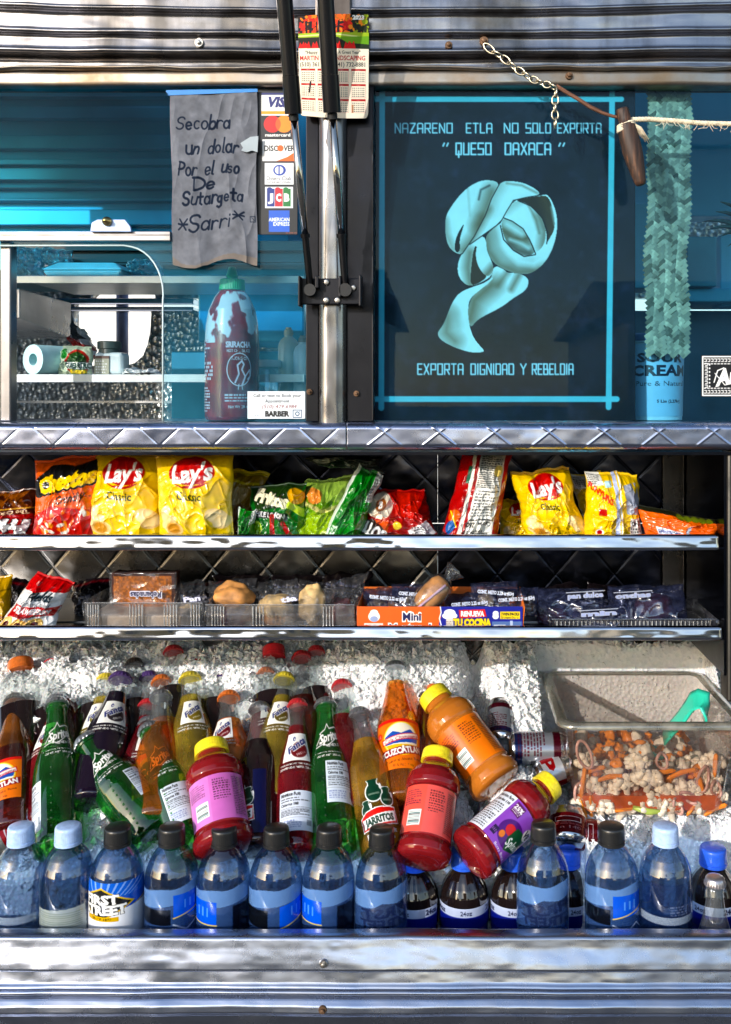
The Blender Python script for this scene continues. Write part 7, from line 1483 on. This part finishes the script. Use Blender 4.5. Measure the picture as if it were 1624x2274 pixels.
# chain, wire, rope and wooden toggle hung across the right window
m_brass = plain('tarnished_chain', (.52, .45, .32), .3, 1.0, var=.4, vs_=120); m_wire = plain('rusty_wire', (.16, .07, .04), .6, .3, var=.3)
def link(mb, a, b, flatd, r=.0013, wd=.0042):
    a, b = Vector(a), Vector(b); t_ = (b - a); L = t_.length; t_.normalize(); s_ = Vector(flatd); s_ = (s_ - t_ * s_.dot(t_)).normalized(); c_ = (a + b) / 2; P_ = []
    for i in range(18):
        an = i / 18 * 6.2832; P_.append(c_ + t_ * (L * .66) * math.cos(an) + s_ * wd * math.sin(an) * (1 if abs(math.cos(an)) < .7 else .9))
    mb.tube([tuple(p) for p in P_], r, 8, closed=True)
ch = MB(); pts = [(1078, 100), (1096, 116), (1115, 126), (1131, 140), (1147, 153), (1163, 163), (1179, 174), (1194, 181), (1208, 186), (1222, 190), (1236, 197)]
Yh = lambda i, n_: -.014 - .020 * i / n_
for i in range(len(pts) - 1): link(ch, W(*pts[i], Yh(i, 10)), W(*pts[i + 1], Yh(i + 1, 10)), (0.25, -1, .1) if i % 2 else (.5, -.1, .86))
tail = [(1235, 198), (1234, 214), (1233, 231), (1232, 247), (1234, 264), (1233, 282)]
for i in range(len(tail) - 1): link(ch, W(*tail[i], -.034), W(*tail[i + 1], -.034), (1, -.1, 0) if i % 2 else (.15, -1, 0))
o = ch.build('chain', m_brass, None, True); tag(o, 'tarnished metal chain slung from a bolt with its end hanging over the poster', 'chain')
wpts = [(1236, 192), (1246, 198), (1262, 208), (1286, 222), (1310, 238), (1336, 250), (1360, 258), (1384, 262), (1400, 268), (1412, 270)]
o = MB().tube([tuple(W(*p, -.034 - .0006 * i)) for i, p in enumerate(wpts)], .0022, 10).tube([tuple(W(x, y - 3, -.036)) for x, y in wpts[:6]], .0016, 8).build('wire', m_wire, None, True); tag(o, 'rusty brown wire from the chain to the wooden toggle', 'wire')
m_rope = plain('pale_twine', (.72, .62, .45), .85, var=.25, vs_=150, bmp=.5)
mb = MB(); rp = [(1400, 266), (1440, 265), (1500, 269), (1560, 274), (1640, 276), (1760, 272), (1900, 262)]
tt = np.linspace(0, 1, 240); rx_ = np.interp(tt * 500, [p[0] - 1400 for p in rp], [p[1] for p in rp])
for s_ in range(3): mb.tube([tuple(W(1400 + 500 * t_, rx_[i], -.040) + np.array([0, math.cos(t_ * 150 + s_ * 2.09) * .0016, math.sin(t_ * 150 + s_ * 2.09) * .0016])) for i, t_ in enumerate(tt)], .0019, 7)
rf = random.Random(5)
for i in range(26):
    x = rf.uniform(1470, 1640); a = rf.uniform(-1, 1); p0 = W(x, float(np.interp(x - 1400, [p[0] - 1400 for p in rp], [p[1] for p in rp])) + 3, -.042); mb.tube([tuple(p0), tuple(p0 + np.array([a * .004, 0, -.004])), tuple(p0 + np.array([a * .010, 0, -.004 - rf.uniform(0, .006)]))], .0004, 4)
for i in range(120):
    an = rf.uniform(-.5, .8); L = rf.uniform(.014, .026); p0 = W(1400 + rf.uniform(-3, 5), 274 + rf.uniform(-3, 3), -.046 + rf.uniform(-.003, .003)); mb.tube([tuple(p0), tuple(p0 + np.array([L * .5, rf.uniform(-.002, .002), -L * .3])), tuple(p0 + np.array([L * .75 * (1 + an * .3), rf.uniform(-.004, .004), -L * (.75 + an * .3)]))], .0004, 4)
for i in range(4): mb.tube([tuple(W(1391, 276 + i * 4, -.044) + np.array([math.cos(a) * .0105, math.sin(a) * .010, .003 * math.cos(a)])) for a in np.linspace(0, 6.283, 18)], .0019, 7)
o = mb.build('rope', m_rope, None, True); tag(o, 'frayed pale twine stretched across the right window', 'rope')
A_, B_ = W(1381, 240, -.044), W(1424, 412, -.046); prf = [(0, .3), (.01, .62), (.03, .72), (.12, .75), (.18, .72), (.20, .98), (.25, 1.05), (.40, 1.12), (.55, 1.15), (.70, 1.02), (.85, .82), (.95, .66), (.99, .55), (1.0, .3)]
m_wd, nt, b, out = nmat('dark_old_wood'); n_ = NN(nt, 'ShaderNodeTexNoise', Scale=1.0, Detail=6.0); nt.links.new(texco(nt, (260, 260, 22)), n_.inputs['Vector']); nt.links.new(ramp(nt, n_.outputs[0], [(.3, (.012, .006, .004)), (.55, (.05, .022, .012)), (.75, (.17, .07, .03))]), b.inputs['Base Color']); b.inputs['Roughness'].default_value = .6; bump(nt, b, n_.outputs[0], .8, .001)
o = MB().tube([tuple(A_ + (B_ - A_) * q) for q, _ in prf], [.0112 * r__ for _, r__ in prf], 22).build('wooden_toggle', m_wd, None, True); tag(o, 'dark worn wooden peg tied in the twine beside the poster', 'wooden peg')

pl_ = thing('leaf_reflection_standin', 'dark spiky leaves added in place of a palm reflection in the right window', 'plant', tuple(W(1700, 640, .13)))  # potted leaves added where the glass only reflects a palm
m_leaf = plain('dark_reflected_leaf', (.008, .03, .025), .45, var=.3)
MB().lathe([(0, .03), (.09, .04), (.092, .036), (.092, .0003)], 40, Matrix.Translation(tuple(W(1700, 640, .13)))).build('pot', plain('grey_pot', (.2, .2, .2), .6), pl_, True, sharp=40)
for tx, ty in ((1560, 492), (1572, 510), (1590, 470), (1600, 448), (1616, 548), (1640, 400), (1700, 380), (1760, 420), (1800, 500), (1598, 526)):
    a_, b_ = W(1700, 560, .13), W(tx, ty, .10); n_ = 10; V = []
    for i in range(n_ + 1):
        t_ = i / n_; p = a_ + (b_ - a_) * t_ + np.array([0, 0, .018 * math.sin(t_ * 3.14)]); w_ = .0065 * (1 - t_) ** .6 + .0002; dz = np.array([.3, .2, 1]) / 1.1
        V += [p + dz * w_, p + np.array([0, -.002, 0]), p - dz * w_, p + np.array([0, .003, 0])]
    F = [(i * 4 + k, i * 4 + (k + 1) % 4, (i + 1) * 4 + (k + 1) % 4, (i + 1) * 4 + k) for i in range(n_) for k in range(4)] + [(3, 2, 1, 0), tuple(n_ * 4 + k for k in range(4))]
    mesh('leaf', V, F, m_leaf, pl_, True)
